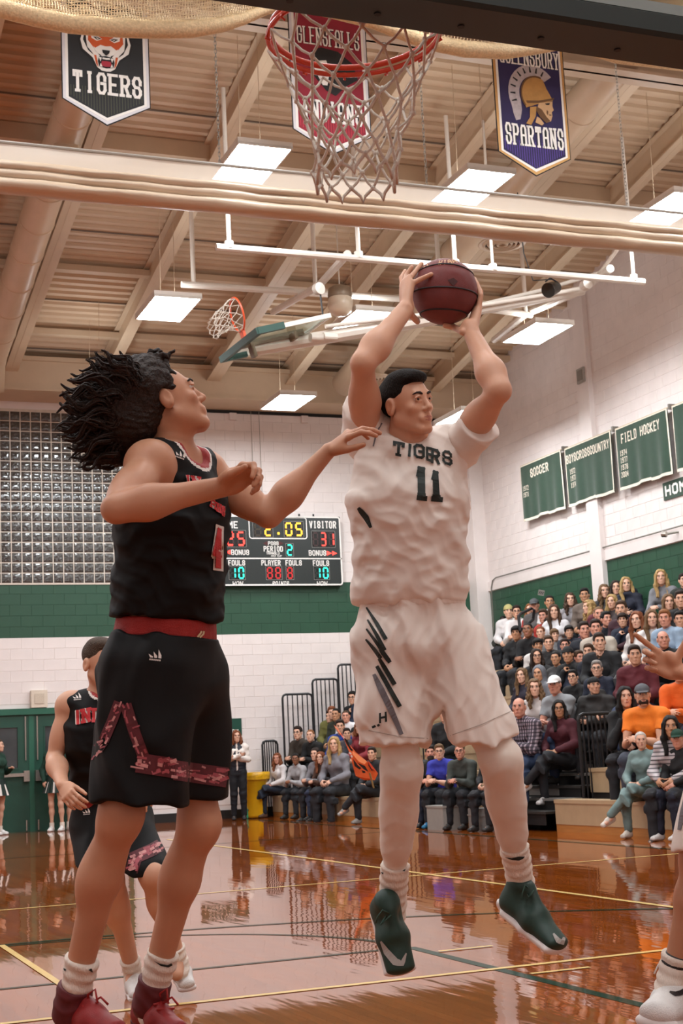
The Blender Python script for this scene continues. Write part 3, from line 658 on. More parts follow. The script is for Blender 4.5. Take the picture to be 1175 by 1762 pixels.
plate(t, sym([(.5, .905), (.46, .91), (.455, .89), (.5, .885)]), x0, w, z0, P_w, 'upper_teeth', 6)
plate(t, sym([(.5, 1.0), (.455, 1.0), (.465, .965), (.5, .935)]), x0, w, z0, P_k, 'nose', 6)
VOFF[0] = -.15
t, x0, x1, w, zs, z0, zt = pennant(849, 972, 40, 915, 303, 'purple pennant lettered QUEENSBURY SPARTANS with a helmeted head', mat('pennant_purple', '#2b2350', .75, noise=.12, nscale=5), mat('print_amber', '#c99a5c', .6), P_w, mat('pin_violet', '#5a3f9a', .7))
pword(t, 'SPARTANS', x0, w, z0, .11, .52, .80, .27, .026, P_w, -.0, .05, out=P_k); pword(t, 'QUEENSBURY', x0, w, z0, .10, 1.57, .82, .24, .019, P_w, -.0, -.1, out=P_k)
arc2 = lambda cx, cy, r, a, b, n=14, k=1: [(cx+r*math.cos(math.radians(a+(b-a)*i/n)), cy+k*r*math.sin(math.radians(a+(b-a)*i/n))) for i in range(n+1)]
plate(t, arc2(.54, 1.20, .35, 42, 205, k=1.12)+[(.24, .93), (.27, .84), (.33, .86), (.36, .98)]+arc2(.56, 1.20, .22, 200, 50, k=1.12), x0, w, z0, P_gy, 'crest', 1)
for i, a in enumerate(range(62, 215, 17)):
    p = np.array([.54+.29*math.cos(math.radians(a)), 1.20+.325*math.sin(math.radians(a))]); d = np.array([math.cos(math.radians(a)), math.sin(math.radians(a))])*.035; e = np.array([-d[1], d[0]])*.35
    plate(t, [p-d-e, p-d+e, p+d+e*.6, p+d-e*.6][::-1], x0, w, z0, P_k, 'crest_mark', 2)
plate(t, arc2(.58, 1.20, .21, 62, 215, k=1.12)+[(.42, 1.02), (.52, 1.06), (.62, 1.10), (.80, 1.15), (.76, 1.23), (.72, 1.30)], x0, w, z0, P_go, 'helmet', 3)
plate(t, arc2(.58, 1.20, .225, 70, 220, k=1.12)+arc2(.58, 1.20, .205, 220, 70, k=1.12), x0, w, z0, P_bn, 'helmet_edge', 4)
plate(t, [(.42, 1.11), (.60, 1.13), (.82, 1.19), (.80, 1.16), (.60, 1.10), (.44, 1.08)], x0, w, z0, P_bn, 'helmet_band', 5)
plate(t, [(.60, 1.10), (.79, 1.14), (.785, 1.08), (.80, 1.03), (.77, 1.0), (.775, .95), (.75, .88), (.68, .85), (.60, .92), (.56, 1.0)], x0, w, z0, P_sk, 'face', 4)
plate(t, [(.56, 1.05), (.63, 1.02), (.69, .93), (.74, .88), (.68, .85), (.60, .92), (.55, 1.0)], x0, w, z0, P_bn, 'beard', 5)
plate(t, [(.68, 1.10), (.75, 1.115), (.74, 1.09), (.70, 1.085)], x0, w, z0, P_k, 'eye', 6); plate(t, [(.73, .965), (.77, .96), (.735, .95)], x0, w, z0, P_k, 'mouth', 6); plate(t, [(.70, 1.02), (.72, 1.0), (.71, .95), (.695, .98)], x0, w, z0, P_bn, 'cheek_line', 6)
plate(t, [(.47, 1.03), (.56, 1.05), (.54, .92), (.47, .80), (.40, .81), (.46, .9)], x0, w, z0, P_go, 'cheek_guard', 5); plate(t, [(.56, .92), (.60, .90), (.65, .84), (.62, .81), (.53, .84)], x0, w, z0, P_sk, 'neck', 4)
VOFF[0] = -.12
t, x0, x1, w, zs, z0, zt = pennant(500, 634, 0, 568, 266, 'red pennant behind the basket net, lettered GLENS FALLS INDIANS', mat('pennant_red', '#8f2032', .75, noise=.1, nscale=5), mat('print_silver2', '#d8d6da', .6), P_w, mat('pin_red', '#c03a48', .7))
pword(t, 'INDIANS', x0, w, z0, .13, .52, .76, .27, .028, P_w, -.02, 0, out=P_k); pword(t, 'GLENSFALLS', x0, w, z0, .10, 1.48, .80, .23, .018, P_w, -.0, -.05, out=P_k)
plate(t, [(.28, 1.40), (.40, 1.46), (.62, 1.43), (.80, 1.30), (.86, 1.10), (.70, 1.0), (.56, .86), (.44, .92), (.30, 1.08), (.24, 1.22)], x0, w, z0, P_k, 'head_shape', 1)
plate(t, [(.34, 1.28), (.46, 1.30), (.50, 1.18), (.46, .98), (.40, .98), (.34, 1.10), (.30, 1.18)], x0, w, z0, P_w, 'head_light', 2)

# ---- near basket: glass backboard seen from behind, rim, net
BY = RY-.38
bb = thing('basketball_hoop', 'near basketball hoop with orange rim under the dark padded backboard edge', 'hoop', (RX, BY, 2.9))
M_pad = mat('pad_green', '#12211d', .45, noise=.1, nscale=12)
HWB = .915; ZB = 2.868
mb = MB()
pr = [(-.122, .0), (-.13, .012), (-.13, .062), (-.11, .075), (-.02, .078), (-.02, .115), (.03, .115), (.03, .012), (.022, .0)]   # padding section (dy, dz)
N = 24; V = []; F = []
for i in range(N+1):
    x = RX-HWB-.03+(2*HWB+.06)*i/N
    for dy, dz in pr: V.append((x, BY+dy, ZB+dz))
m_ = len(pr)
for i in range(N):
    for q in range(m_): F.append((i*m_+q, i*m_+(q+1) % m_, (i+1)*m_+(q+1) % m_, (i+1)*m_+q))
F += [tuple(range(m_))[::-1], tuple(N*m_+q for q in range(m_))]
mb.add(V, F)
for s in (-1, 1): mb.box((RX+s*HWB-.02, BY-.062, ZB+.03), (RX+s*(HWB+.05), BY+.03, ZB+.36))
mb.build('edge_padding', M_pad, bb)
for i in range(8):
    x = RX-.8+i*.23; MB().lathe((x, BY-.03, ZB-.002), [(0, -.001), (.009, -.001), (.009, .004)], 12).build('bolt', M_dark, bb)
M_alu = mat('backboard_frame', '#8c9490', .35, .3, noise=.05, nscale=9)
MB().box((RX-HWB, BY-.05, ZB+.115), (RX+HWB, BY+.0, ZB+.145)).box((RX-HWB, BY-.05, ZB+1.04), (RX+HWB, BY, ZB+1.07)).box((RX-HWB, BY-.05, ZB+.1), (RX-HWB+.03, BY, ZB+1.07)).box((RX+HWB-.03, BY-.05, ZB+.1), (RX+HWB, BY, ZB+1.07)).build('frame', M_alu, bb)
def glass_mat():
    m = bpy.data.materials.new('backboard_glass'); m.use_nodes = True; b = m.node_tree.nodes['Principled BSDF']
    b.inputs['Base Color'].default_value = srgb('#dcece4'); b.inputs['Roughness'].default_value = .03; b.inputs['Transmission Weight'].default_value = 1; b.inputs['IOR'].default_value = 1.1
    return m
M_glass = glass_mat()
MB().box((RX-HWB+.02, BY-.012, ZB+.14), (RX+HWB-.02, BY+.0, ZB+1.05)).build('glass_pane', M_glass, bb)
MB().box((RX-.1, BY-.09, ZB+.02), (RX+.1, BY-.05, ZB+.5)).box((RX-.08, BY-.35, ZB+.4), (RX+.08, BY-.05, ZB+.55)).build('mounting_bracket', M_pad, bb)
M_rim = mat('rim_orange', '#d1442a', .35, noise=.1, nscale=20)
RZ = 3.05; RR = .232
ring = [(RX+RR*math.cos(2*math.pi*i/64), RY+RR*math.sin(2*math.pi*i/64), RZ) for i in range(64)]
rim = MB().tube(ring, .0088, 10, closed=True).tube([(p[0]*1.0+(p[0]-RX)*.03, p[1]+(p[1]-RY)*.03, RZ-.02) for p in ring], .0075, 8, closed=True)
rim.box((RX-.07, BY+.03, RZ-.10), (RX+.07, BY+.05, RZ+.02))
for s in (-1, 1):
    rim.beam((RX+s*.07, BY+.05, RZ-.012), (RX+s*.2, RY-.11, RZ-.012), .02, .03); rim.beam((RX+s*.06, BY+.05, RZ-.01), (RX+s*.08, RY-RR+.02, RZ-.01), .05, .02)
    rim.tube([(RX+s*.07, BY+.05, RZ-.1), (RX+s*.16, RY-.16, RZ-.02)], .009, 6)
rim.box((RX-.14, BY+.05, RZ-.02), (RX+.14, RY-RR+.03, RZ-.012))
rimo = rim.build('rim', M_rim, bb); shade_auto(rimo)
hk = MB()
for i in range(12):
    a = 2*math.pi*(i+.5)/12; c, s = math.cos(a), math.sin(a); hk.tube([(RX+(RR+.006)*c, RY+(RR+.006)*s, RZ-.012), (RX+(RR+.014)*c, RY+(RR+.014)*s, RZ-.03), (RX+(RR)*c, RY+RR*s, RZ-.037)], .004, 5)
hk.build('net_hooks', M_rim, rimo)
def hoop_net(c, ax, parent, R0, R1, L, n, rows, r, m, sway=(0, 0, 0), seed=1, jit=.006):
    """knotted diamond net hanging from a ring: c ring centre, ax drop direction"""
    rg = random.Random(seed); c = np.array(c, float); z = np.array(ax, float); z /= np.linalg.norm(z)
    x = np.cross(z, (0, 1, 0)); x /= np.linalg.norm(x); y = np.cross(z, x); sw = np.array(sway)
    prof = lambda t: R0+(R1-R0)*min(1, t*1.25)**.75
    def node(i, j):
        t = j/rows; a = 2*math.pi*(i+.5*(j % 2))/n; R = prof(t)
        return c+z*(L*t*(1-.08*t))+(x*math.cos(a)+y*math.sin(a))*R+sw*t*t
    nodes = {(i, j): node(i, j)+np.array([rg.uniform(-jit, jit) for _ in range(3)])*(j > 0) for i in range(n) for j in range(rows+1)}
    mb = MB(); kn = MB()
    for j in range(rows):
        for i in range(n):
            a = nodes[(i, j)]
            for q in ((i, (i-1) % n) if j % 2 == 0 else ((i+1) % n, i)):
                b = nodes[(q, j+1)]; mid = (a+b)/2+z*.006; mb.tube([a, mid, b], [r*.9, r, r*.9], 6, caps=False)
    for i in range(n):      # loops along the bottom
        a = nodes[(i, rows)]; b = nodes[((i+1) % n, rows)]; m3 = (a+b)/2+z*L*.10; mb.tube([a, a*.6+b*.4*1+z*L*.055-(a-a)+0*b, m3, a*.4+b*.6+z*L*.055, b], r*1.15, 6, caps=False)
    o = mb.build('net', m, parent, smooth=True)
    for (i, j), p in nodes.items():
        if j > 0: kn.lathe(p, [(0, -r*2.1), (r*1.7, -r*1.0), (r*1.9, r*.4), (r*1.2, r*1.8), (0, r*2.1)], 7, (rg.random()-.5, rg.random()-.5, 1))
    kn.build('net_knots', m, parent, kind='stuff', smooth=True); return o
M_cord = mat('white_cord', '#e4d9cb', .75, noise=.12, nscale=60, bump=.5, bscale=300)
hoop_net((RX, RY, RZ-.03), (0.02, 0, -1), bb, RR+.012, .115, .43, 12, 7, .0042, M_cord, (-.02, 0, 0), 3, .009)

# ---- side basket folded up under the roof, and its hoist frame
hf = thing('hoist_frame', 'white pipe hoist frame under the roof carrying the folded backboard', 'frame', (8.5, 18.4, 7.4))
Y1, Y2 = 17.35, 20.2
P1 = lambda px, py: atY(px, py, Y1)
P2 = lambda px, py: atY(px, py, Y2)
def pipe(pts, r, name='pipe', m=None): return MB().tube(pts, r, 10).build(name, m or M_pipe, hf, smooth=False)
a, b = P1(372, 425), P1(1108, 485); pipe([a, b], .048, 'cross_pipe')
c, d = P2(312, 489), P2(700, 515); e2 = P2(915, 542); pipe([c, d, e2], .05, 'cross_pipe')
for px, py in ((394, 423), (617, 441), (783, 455), (1090, 480), (848, 462)):
    p = P1(px, py); pipe([p, (p[0], p[1], roof(Y1)-.4)], .03 if px != 848 else .02, 'drop_rod'); MB().lathe(p, [(.0, -.04), (.06, -.03), (.06, .06), (0, .07)], 10).build('clamp', M_pipe, hf)
for px, py in ((333, 488), (543, 503), (758, 520), (905, 540)):
    p = P2(px, py); pipe([p, (p[0], p[1], roof(Y2)-.35)], .035, 'drop_rod'); MB().box((p[0]-.2, p[1]-.06, roof(Y2)-.42), (p[0]+.2, p[1]+.06, roof(Y2)-.34)).build('roof_clamp', mat('clamp_tan', '#a39079', .5, .2), hf)
pipe([P1(598, 437), atY(548, 492, 19.2), atY(470, 537, 21.8)], .055, 'arm'); pipe([P1(1050, 462), atY(1000, 500, 18.6), atY(905, 540, 20.4), atY(850, 585, 22)], .06, 'arm')
mast0 = np.array([6.15, 18.42, 6.56]); mast1 = atY(750, 548, 18.42); mast2 = atY(1003, 500, 18.42)
pipe([mast0, mast1], .095, 'mast'); pipe([mast1*.98+mast0*.02, mast2], .07, 'mast')
pipe([atY(560, 562, 18.3), atY(740, 540, 18.3), atY(995, 498, 18.3)], .03, 'brace'); pipe([atY(740, 545, 18.5), atY(930, 500, 18.5), atY(1030, 470, 18.5)], .03, 'brace')
pipe([atY(1030, 472, 18), atY(1063, 428, 17.4)], .03, 'brace')
MB().lathe(atY(548, 497, 18.2), [(0, -.04), (.085, -.04), (.085, .04), (.03, .045), (0, .05)], 20, (.3, -1, 0)).build('pulley', M_pipe, hf)
MB().tube([atY(551, 505, 18.2), atY(556, 548, 18.2)], .012, 6).build('strap', M_black, hf)
for px, py in ((545, 581), (567, 580)): MB().lathe(atY(px, py, 18.2), [(0, -.1), (.06, -.1), (.06, .1), (0, .1)], 14, (1, .1, .05)).build('roller', M_pipe, hf)
MB().lathe(atY(1008, 490, 18), [(0, -.08), (.08, -.06), (.08, .06), (0, .08)], 12, (0, 1, 0)).build('joint', M_pipe, hf)
q0, q1 = np.array([5.97, 17.55, 6.56]), np.array([5.97, 19.15, 6.62]); up_ = np.array([1.02, 0, .28]); nb = np.array([-.265, 0, .964])
sbk = thing('folded_hoop', 'side basketball backboard folded up flat under the roof, orange rim upright', 'hoop', (q0+q1)/2)
cc = (q0+q1)/2+up_/2; ay = (q1-q0)/2; ax_ = up_/2
MB().obox(cc, ax_*.97, ay*.97, nb*.008).build('glass_pane', M_glass, sbk)
fr = MB()
for s in (-1, 1): fr.obox(cc+ay*s, ax_, ay*.02, nb*.03); fr.obox(cc+ax_*s, ax_*.025, ay, nb*.03)
fr.build('frame', M_pipe, sbk)
pd = MB(); pd.obox(q0/2+q1/2, ax_*.07, ay*1.04, nb*.045)
for s in (-1, 1): pd.obox(cc+ay*s-ax_*.66, ax_*.36, ay*.05, nb*.045)
pd.build('edge_padding', mat('pad_green2', '#26463d', .5, noise=.08, nscale=9), sbk)
MB().obox(cc-ax_*.1, ax_*.9, ay*.05, nb*.05).obox(cc+ax_*.4-nb*.06, ax_*.04, ay*.3, nb*.05).obox(cc-ax_*.7-nb*.08, ax_*.05, ay*.08, nb*.12).build('support', mat('bracket_brown', '#6d5a45', .5), sbk)
rc = (q0+q1)/2+nb*.42+ax_*.18; dn = -up_/np.linalg.norm(up_); e1 = nb; e2_ = np.array([0, 1.0, 0])
rr_ = MB().tube([rc+.235*(e1*math.cos(t)+e2_*math.sin(t)) for t in np.linspace(0, 2*math.pi, 40, endpoint=False)], .014, 8, closed=True); rr_.beam((q0+q1)/2+ax_*.18, rc-nb*.22, .12, .04)
rr_.build('rim', mat('rim_orange2', '#ee5a2c', .35), sbk)
hoop_net(rc+dn*.02, dn, sbk, .235, .14, .36, 10, 5, .006, M_cord, (0, 0, -.12), 5, .02)
p = atY(585, 515, 19.6); t = thing('pendant_lamp', 'unlit bowl-shaped hanging lamp under the roof left of the ball', 'lamp', p)
MB().lathe(p, [(0, -.26), (.09, -.25), (.17, -.19), (.19, -.08), (.17, .02)], 24).build('bowl', mat('milky_bowl', '#d9c8b2', .3), t, smooth=True)
MB().lathe(p, [(.175, .02), (.185, .06), (.17, .16), (.11, .2), (.04, .22), (.0, .22)], 24).build('cap', mat('bowl_cap', '#8d7a66', .4, .3), t, smooth=True)
MB().tube([p+(0, 0, .2), (p[0], p[1], roof(p[1]))], .01, 6).build('stem', M_pipe, t)
p = atY(950, 497, 17.6); t = thing('spotlight', 'black spotlight clamped to the hoist pipe right of the ball', 'lamp', p)
MB().lathe(p, [(0, -.14), (.08, -.13), (.09, -.04), (.11, .12), (.105, .13), (.0, .11)], 18, (-.75, -.4, -.35)).build('body', mat('spot_black', '#2a2620', .35, .3), t)
MB().tube([p+(-.1, 0, .1), p+(-.02, 0, .16), p+(.1, 0, .1)], .012, 6).build('yoke', M_black, t); MB().tube([p+(.0, 0, .14), p+(-.3, 0, .1), p+(-.42, 0, .5), p+(-.45, 0, 1.4)], .008, 6).build('cable', M_black, t)
# ================================================================ bleachers along the right wall
BX0, DEP, RISE, NROW = 9.22, .53, .29, 9
SEC = {0: (8.92, .56), 1: (9.22, .53)}     # far and near section: front edge of the first seat, row depth
seat_x = lambda k, s=0: SEC[s][0]+SEC[s][1]*k            # front edge of the seat
seat_z = lambda k: .39 if k == 0 else .46+RISE*k           # top of the seat
foot_z = lambda k: RISE*k+(.02 if k else 0)               # where the feet of row k rest
M_seat = mat('tan_seat', '#b59a78', .42, noise=.07, nscale=6)
M_deckb = mat('bleacher_deck', '#2c2926', .5, noise=.15, nscale=8)
M_kick = mat('orange_wood', '#b8793a', .4, noise=.15, nscale=5, stretch=(8, .6, 8))
def bleacher(label, y0, y1, base, sec):
    BX0, DEP = SEC[sec]; seat_x = lambda k: BX0+DEP*k
    t = thing('bleacher', label, 'bleachers', (BX0, y0, 0))
    for k in range(NROW):
        x, z = seat_x(k), seat_z(k)
        n = max(1, int(round((y1-y0)/1.5)))
        for i in range(n):
            a, b = y0+(y1-y0)*i/n+.006, y0+(y1-y0)*(i+1)/n-.006
            mb = MB().box((x+.012, a, z-.30), (x+.27, b, z-.02)).box((x, a, z-.045), (x+.285, b, z)); mb.build('seat', M_seat, t)
        if k: MB().box((x-.26, y0, foot_z(k)-.05), (x+.1, y1, foot_z(k))).box((x+.05, y0, foot_z(k)-.28), (x+.07, y1, foot_z(k)+.14)).build('foot_board', M_deckb, t)
    for yy in (y0+.02, y1-.06):
        MB().poly([(BX0+.05, yy, .0)]+[(seat_x(k)+.06+d, yy, foot_z(k)+h) for k in range(NROW) for d, h in ((0, 0.08), (DEP, .08))]+[(WX-.02, yy, 0)], (0, 1, 0), .03).build('end_frame', M_deckb, t)
    MB().box((BX0+.02, y0, .0), (BX0+.05, y1, base)).build('kick_board', M_kick if base > .05 else M_deckb, t)
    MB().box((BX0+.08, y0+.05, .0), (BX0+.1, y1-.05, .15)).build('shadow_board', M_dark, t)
    return t
bleacher('far section of tan and black bleachers full of spectators', 18.05, 26.55, .10, 0)
bleacher('near section of tan and black bleachers beside the aisle at the right', 8.6, 16.45, .13, 1)
# aisle steps between the two sections
st = thing('aisle_steps', 'dark steps of the aisle between the two bleacher sections', 'steps', (BX0, 16.5, 0))
M_tread = mat('step_grey', '#6d6a66', .45, noise=.12, nscale=12); M_tapew = mat('step_plate', '#8f8a86', .4, .3, noise=.1, nscale=10)
for k in range(NROW*2-1):
    x = BX0-.1+DEP/2*k; z = RISE/2*(k+1)+.1
    tr = MB().box((x, 16.5, z-.03), (x+.34, 18.0, z)).build('tread', M_tread if k % 2 else M_deckb, st)
    MB().box((x+.03, 16.55, z-.17), (x+.04, 17.95, z-.03)).build('riser', M_dark, st)
    if k < 8 and k % 2 == 0: MB().box((x+.022, 17.1, z-.125), (x+.03, 17.9, z-.035)).build('riser_plate', M_tapew, st)
MB().box((BX0+.2, 17.2, 0), (BX0+.25, 17.4, .4)).build('post', M_deckb, st)

def guard_rail(label, pts_low, w_pts, nb, axis):
    """upright frame with round corners and bars; w_pts = (start, end) along the axis, pts_low = (bottom, top) heights"""
    (a, b), (z0, z1) = w_pts, pts_low
    a, b = np.array(a, float), np.array(b, float); d = (b-a)/np.linalg.norm(b-a); up = np.array([0, 0, 1.0]); r = .07
    t = thing('guard_rail', label, 'railing', (a[0], a[1], z0))
    P = [a+up*z0, a+up*(z1-r), a+up*(z1-r*.3)+d*r*.3, a+up*z1+d*r, b+up*z1-d*r, b+up*(z1-r*.3)-d*r*.3, b+up*(z1-r), b+up*z0]
    MB().tube(P, .022, 8).build('frame', M_black, t)
    MB().tube([a+up*(z0+.05), b+up*(z0+.05)], .016, 6).build('bottom_bar', M_black, t)
    for i in range(1, nb+1):
        q = a+(b-a)*i/(nb+1); MB().tube([q+up*(z0+.05), q+up*z1], .012, 6).build('bar', M_black, t)
    return t
YR = 26.68
gl = ['lowest black guard rail, behind the seated person with a notebook', 'second black guard rail at the far bleacher end', 'third black guard rail at the far bleacher end', 'tallest black guard rail, partly behind the white shorts']
for k, (xa, xb, zt, zb) in enumerate([(8.82, 9.12, 1.40, .12), (9.26, 9.86, 2.26, .75), (9.88, 10.4, 2.53, .95), (10.42, 10.94, 2.80, 1.2)]):
    guard_rail(gl[k], (zb, zt), ((xa, YR, 0), (xb, YR, 0)), (6 if k == 0 else 5), 0)
guard_rail('black guard rail in front of the aisle between bleacher sections', (.26, 1.43), ((9.63, 16.40, 0), (10.14, 16.40, 0)), 7, 0)
guard_rail('black guard rail by the aisle, half hidden behind the white legs', (.20, 1.15), ((9.25, 21.2, 0), (9.8, 21.2, 0)), 6, 0)
def hand_rail(label, pts, r=.022, feet=()):
    t = thing('hand_rail', label, 'railing', pts[-1]); MB().tube(pts, r, 8).build('rail', M_black, t)
    for a, b in feet: MB().tube([a, b], r*.9, 8).build('post', M_black, t)
H = lambda px, py, x: atX(px, py, x)
hand_rail('black hand rail in the aisle before the maroon jacket', [H(938, 1278, 9.9), H(944, 1268, 9.9), H(982, 1241, 10.3)], .03)
hand_rail('lower black hand rail in the aisle with a post', [H(952, 1292, 9.8), H(958, 1284, 9.8), H(983, 1276, 10.2)], .03, [(H(952, 1292, 9.8), H(960, 1352, 9.8))])
hand_rail('black looped hand rail beside the grey cap', [H(1068, 1200, 10.7), H(1058, 1170, 10.7), H(1062, 1164, 10.8), H(1085, 1147, 11.1), H(1093, 1148, 11.1), H(1097, 1160, 11.1), H(1099, 1176, 11.1)], .03)
hand_rail('black looped hand rail in the upper rows near the wall', [H(895, 1085, 12.2), H(892, 1060, 12.2), H(896, 1056, 12.3), H(914, 1047, 12.6), H(919, 1050, 12.6), H(917, 1066, 12.6), H(898, 1083, 12.3)], .028)
hand_rail('slanting black hand rail between the far bleacher rows', [H(542, 1274, 9.9), H(560, 1262, 10.2), H(571, 1259, 10.4)], .024)
hand_rail('short black hand rail behind the grey sweater', [H(552, 1294, 9.7), H(564, 1288, 9.9)], .024)
p = atZ(940, 1427, 0); t = thing('tool_case', 'grey metal case on the floor by the bleacher aisle', 'case', (p[0], p[1], 0))
M_case = mat('grey_case', '#8b8986', .35, .3, noise=.08, nscale=12)
cx_, cy_ = 8.82, 17.62
t.location = (cx_, cy_, 0)
MB().box((cx_-.09, cy_-.26, 0), (cx_+.12, cy_+.26, .2)).box((cx_-.10, cy_-.27, .195), (cx_+.13, cy_+.27, .215)).box((cx_-.09, cy_-.26, .215), (cx_+.12, cy_+.26, .29)).build('body', M_case, t)
MB().tube([(cx_-.1, cy_-.08, .2), (cx_-.13, cy_-.08, .17), (cx_-.13, cy_+.08, .17), (cx_-.1, cy_+.08, .2)], .009, 6).build('handle', M_silver, t)
p = atZ(845, 1437, 0); t = thing('storage_box', 'pale grey box at the foot of the bleachers beside the white-clad leg', 'box', (8.70, 18.55, 0))
MB().box((8.56, 18.3, 0), (8.84, 18.82, .30)).build('body', mat('pale_box', '#98958f', .5, noise=.06, nscale=9), t); MB().box((8.55, 18.29, .30), (8.85, 18.83, .325)).build('lid', mat('pale_box', '#98958f'), t)
# ================================================================ bodies: smooth-blended implicit shapes turned into one continuous mesh
V3 = lambda *a: np.array(a, dtype=np.float64)
def nrm(v): v = np.asarray(v, float); return v/(np.linalg.norm(v)+1e-12)
class SDF:
    def __init__(s): s.p = []; s.disp = None
    def _add(s, fn, lo, hi, k, lab, op): s.p.append((fn, np.asarray(lo), np.asarray(hi), k, lab, op)); return s
    def cone(s, a, b, ra, rb, k=.02, lab=0, op=1):
        a, b = np.array(a, float), np.array(b, float); ba = b-a; L2 = ba@ba+1e-12; m = max(ra, rb)
        def fn(P):
            q = P-a; t = np.clip(q@ba/L2, 0, 1); return np.sqrt(((q-t[:, None]*ba)**2).sum(1))-(ra+(rb-ra)*t)
        return s._add(fn, np.minimum(a, b)-m, np.maximum(a, b)+m, k, lab, op)
    def ell(s, c, r, R=None, k=.02, lab=0, op=1):
        c = np.array(c, float); r = np.array(r, float); R = np.eye(3) if R is None else R      # R columns = axes
        def fn(P):
            q = (P-c)@R; k0 = np.sqrt(((q/r)**2).sum(1)); k1 = np.sqrt(((q/r**2)**2).sum(1))+1e-9; return k0*(k0-1)/k1
        e = (np.abs(R)*r).sum(1)
        return s._add(fn, c-e, c+e, k, lab, op)
    def econe(s, a, b, u, ru, rv, k=.03, lab=0, op=1):
        """tapered limb of elliptical section: half-width ru along u, half-depth rv across, at both ends"""
        a, b = np.array(a, float), np.array(b, float); L = np.linalg.norm(b-a); w = (b-a)/L
        u = np.array(u, float); u = nrm(u-w*(u@w)); v = np.cross(w, u); m = max(*ru, *rv); cap = min(min(ru), min(rv))
        def fn(P):
            q = P-a; h = q@w; t = np.clip(h/L, 0, 1); z = h-t*L
            x = q@u; y = q@v; U = ru[0]+(ru[1]-ru[0])*t; W = rv[0]+(rv[1]-rv[0])*t; C = np.minimum(U, W)*.8
            k0 = np.sqrt((x/U)**2+(y/W)**2+(z/C)**2); k1 = np.sqrt((x/U**2)**2+(y/W**2)**2+(z/C**2)**2)+1e-9
            return k0*(k0-1)/k1
        return s._add(fn, np.minimum(a, b)-m, np.maximum(a, b)+m, k, lab, op)
    def box(s, c, h, R=None, r=.01, k=.01, lab=0, op=1):
        c = np.array(c, float); h = np.array(h, float)-r; R = np.eye(3) if R is None else R
        def fn(P):
            q = np.abs((P-c)@R)-h; return np.sqrt((np.maximum(q, 0)**2).sum(1))+np.minimum(q.max(1), 0)-r
        e = (np.abs(R)*(h+r)).sum(1)
        return s._add(fn, c-e, c+e, k, lab, op)
    def eval(s, P, band=.06):
        D = np.full(len(P), 9.0)
        for fn, lo, hi, k, lab, op in s.p:
            m = band+k; sel = np.nonzero(((P > lo-m) & (P < hi+m)).all(1))[0]
            if not len(sel): continue
            d = fn(P[sel]); c = D[sel]
            if op < 0: c = -c
            h = np.clip(.5+.5*(d-c)/k, 0, 1) if k > 0 else (d > c)*1.0
            r = d*(1-h)+c*h-k*h*(1-h)
            D[sel] = -r if op < 0 else r
        if s.disp is not None: D = D+s.disp(P)
        return D
    def labels(s, P):
        best = np.full(len(P), 1e3); lab_ = np.zeros(len(P), int)
        for fn, lo, hi, k, lab, op in s.p:
            if op < 0: continue
            sel = np.nonzero(((P > lo-.05) & (P < hi+.05)).all(1))[0]
            if not len(sel): continue
            d = fn(P[sel]); w = d < best[sel]; i = sel[w]; best[i] = d[w]; lab_[i] = lab
        return lab_
    def polygonize(s, cell):
        us = [q for q in s.p if q[5] > 0]
        lo = np.min([q[1] for q in us], 0)-3*cell; hi = np.max([q[2] for q in us], 0)+3*cell
        B = 6; nb = np.ceil((hi-lo)/(cell*B)).astype(int)+1; nn = nb*B
        g = np.stack(np.meshgrid(*[np.arange(n) for n in nb], indexing='ij'), -1).reshape(-1, 3)
        ctr = lo+(g*B+(B-1)/2)*cell; d = s.eval(ctr, .06+B*cell*2)
        act = np.abs(d) < B*cell*1.25+.004
        D = np.repeat(np.repeat(np.repeat(np.where(d < 0, -1, 1).reshape(nb).astype(np.float32), B, 0), B, 1), B, 2)
        off = np.stack(np.meshgrid(*[np.arange(B)]*3, indexing='ij'), -1).reshape(-1, 3)
        I = (g[act][:, None, :]*B+off[None]).reshape(-1, 3)
        D[I[:, 0], I[:, 1], I[:, 2]] = s.eval(lo+I*cell, .03)
        S = D < 0
        c = np.zeros(np.array(S.shape)-1, np.uint8)
        for i in (0, 1):
            for j in (0, 1):
                for k in (0, 1): c += S[i:S.shape[0]-1+i, j:S.shape[1]-1+j, k:S.shape[2]-1+k]
        C = np.argwhere((c > 0) & (c < 8)); n = len(C)
        vid = np.full(c.shape, -1, np.int32); vid[C[:, 0], C[:, 1], C[:, 2]] = np.arange(n)
        acc = np.zeros((n, 3)); cnt = np.zeros(n)
        cor = [(i, j, k) for i in (0, 1) for j in (0, 1) for k in (0, 1)]
        val = {q: D[C[:, 0]+q[0], C[:, 1]+q[1], C[:, 2]+q[2]].astype(float) for q in cor}
        for p in cor:
            for ax in range(3):
                if p[ax]: continue
                q = list(p); q[ax] = 1; q = tuple(q); a, b = val[p], val[q]; w = (a < 0) != (b < 0)
                t = a[w]/(a[w]-b[w]); e = np.repeat(np.array(p, float)[None], w.sum(), 0); e[:, ax] = t
                acc[w] += e; cnt[w] += 1
        V = lo+(C+acc/cnt[:, None])*cell
        Q = []
        for ax in range(3):
            sl0 = [slice(None)]*3; sl1 = [slice(None)]*3; sl0[ax] = slice(0, -1); sl1[ax] = slice(1, None)
            a, b = S[tuple(sl0)], S[tuple(sl1)]; E = np.argwhere(a != b)
            o1, o2 = (ax+1) % 3, (ax+2) % 3
            E = E[(E[:, o1] > 0) & (E[:, o2] > 0) & (E[:, o1] < c.shape[o1]) & (E[:, o2] < c.shape[o2])]
            ids = []
            for d1, d2 in ((1, 1), (0, 1), (0, 0), (1, 0)):
                q = E.copy(); q[:, o1] -= d1; q[:, o2] -= d2; ids.append(vid[q[:, 0], q[:, 1], q[:, 2]])
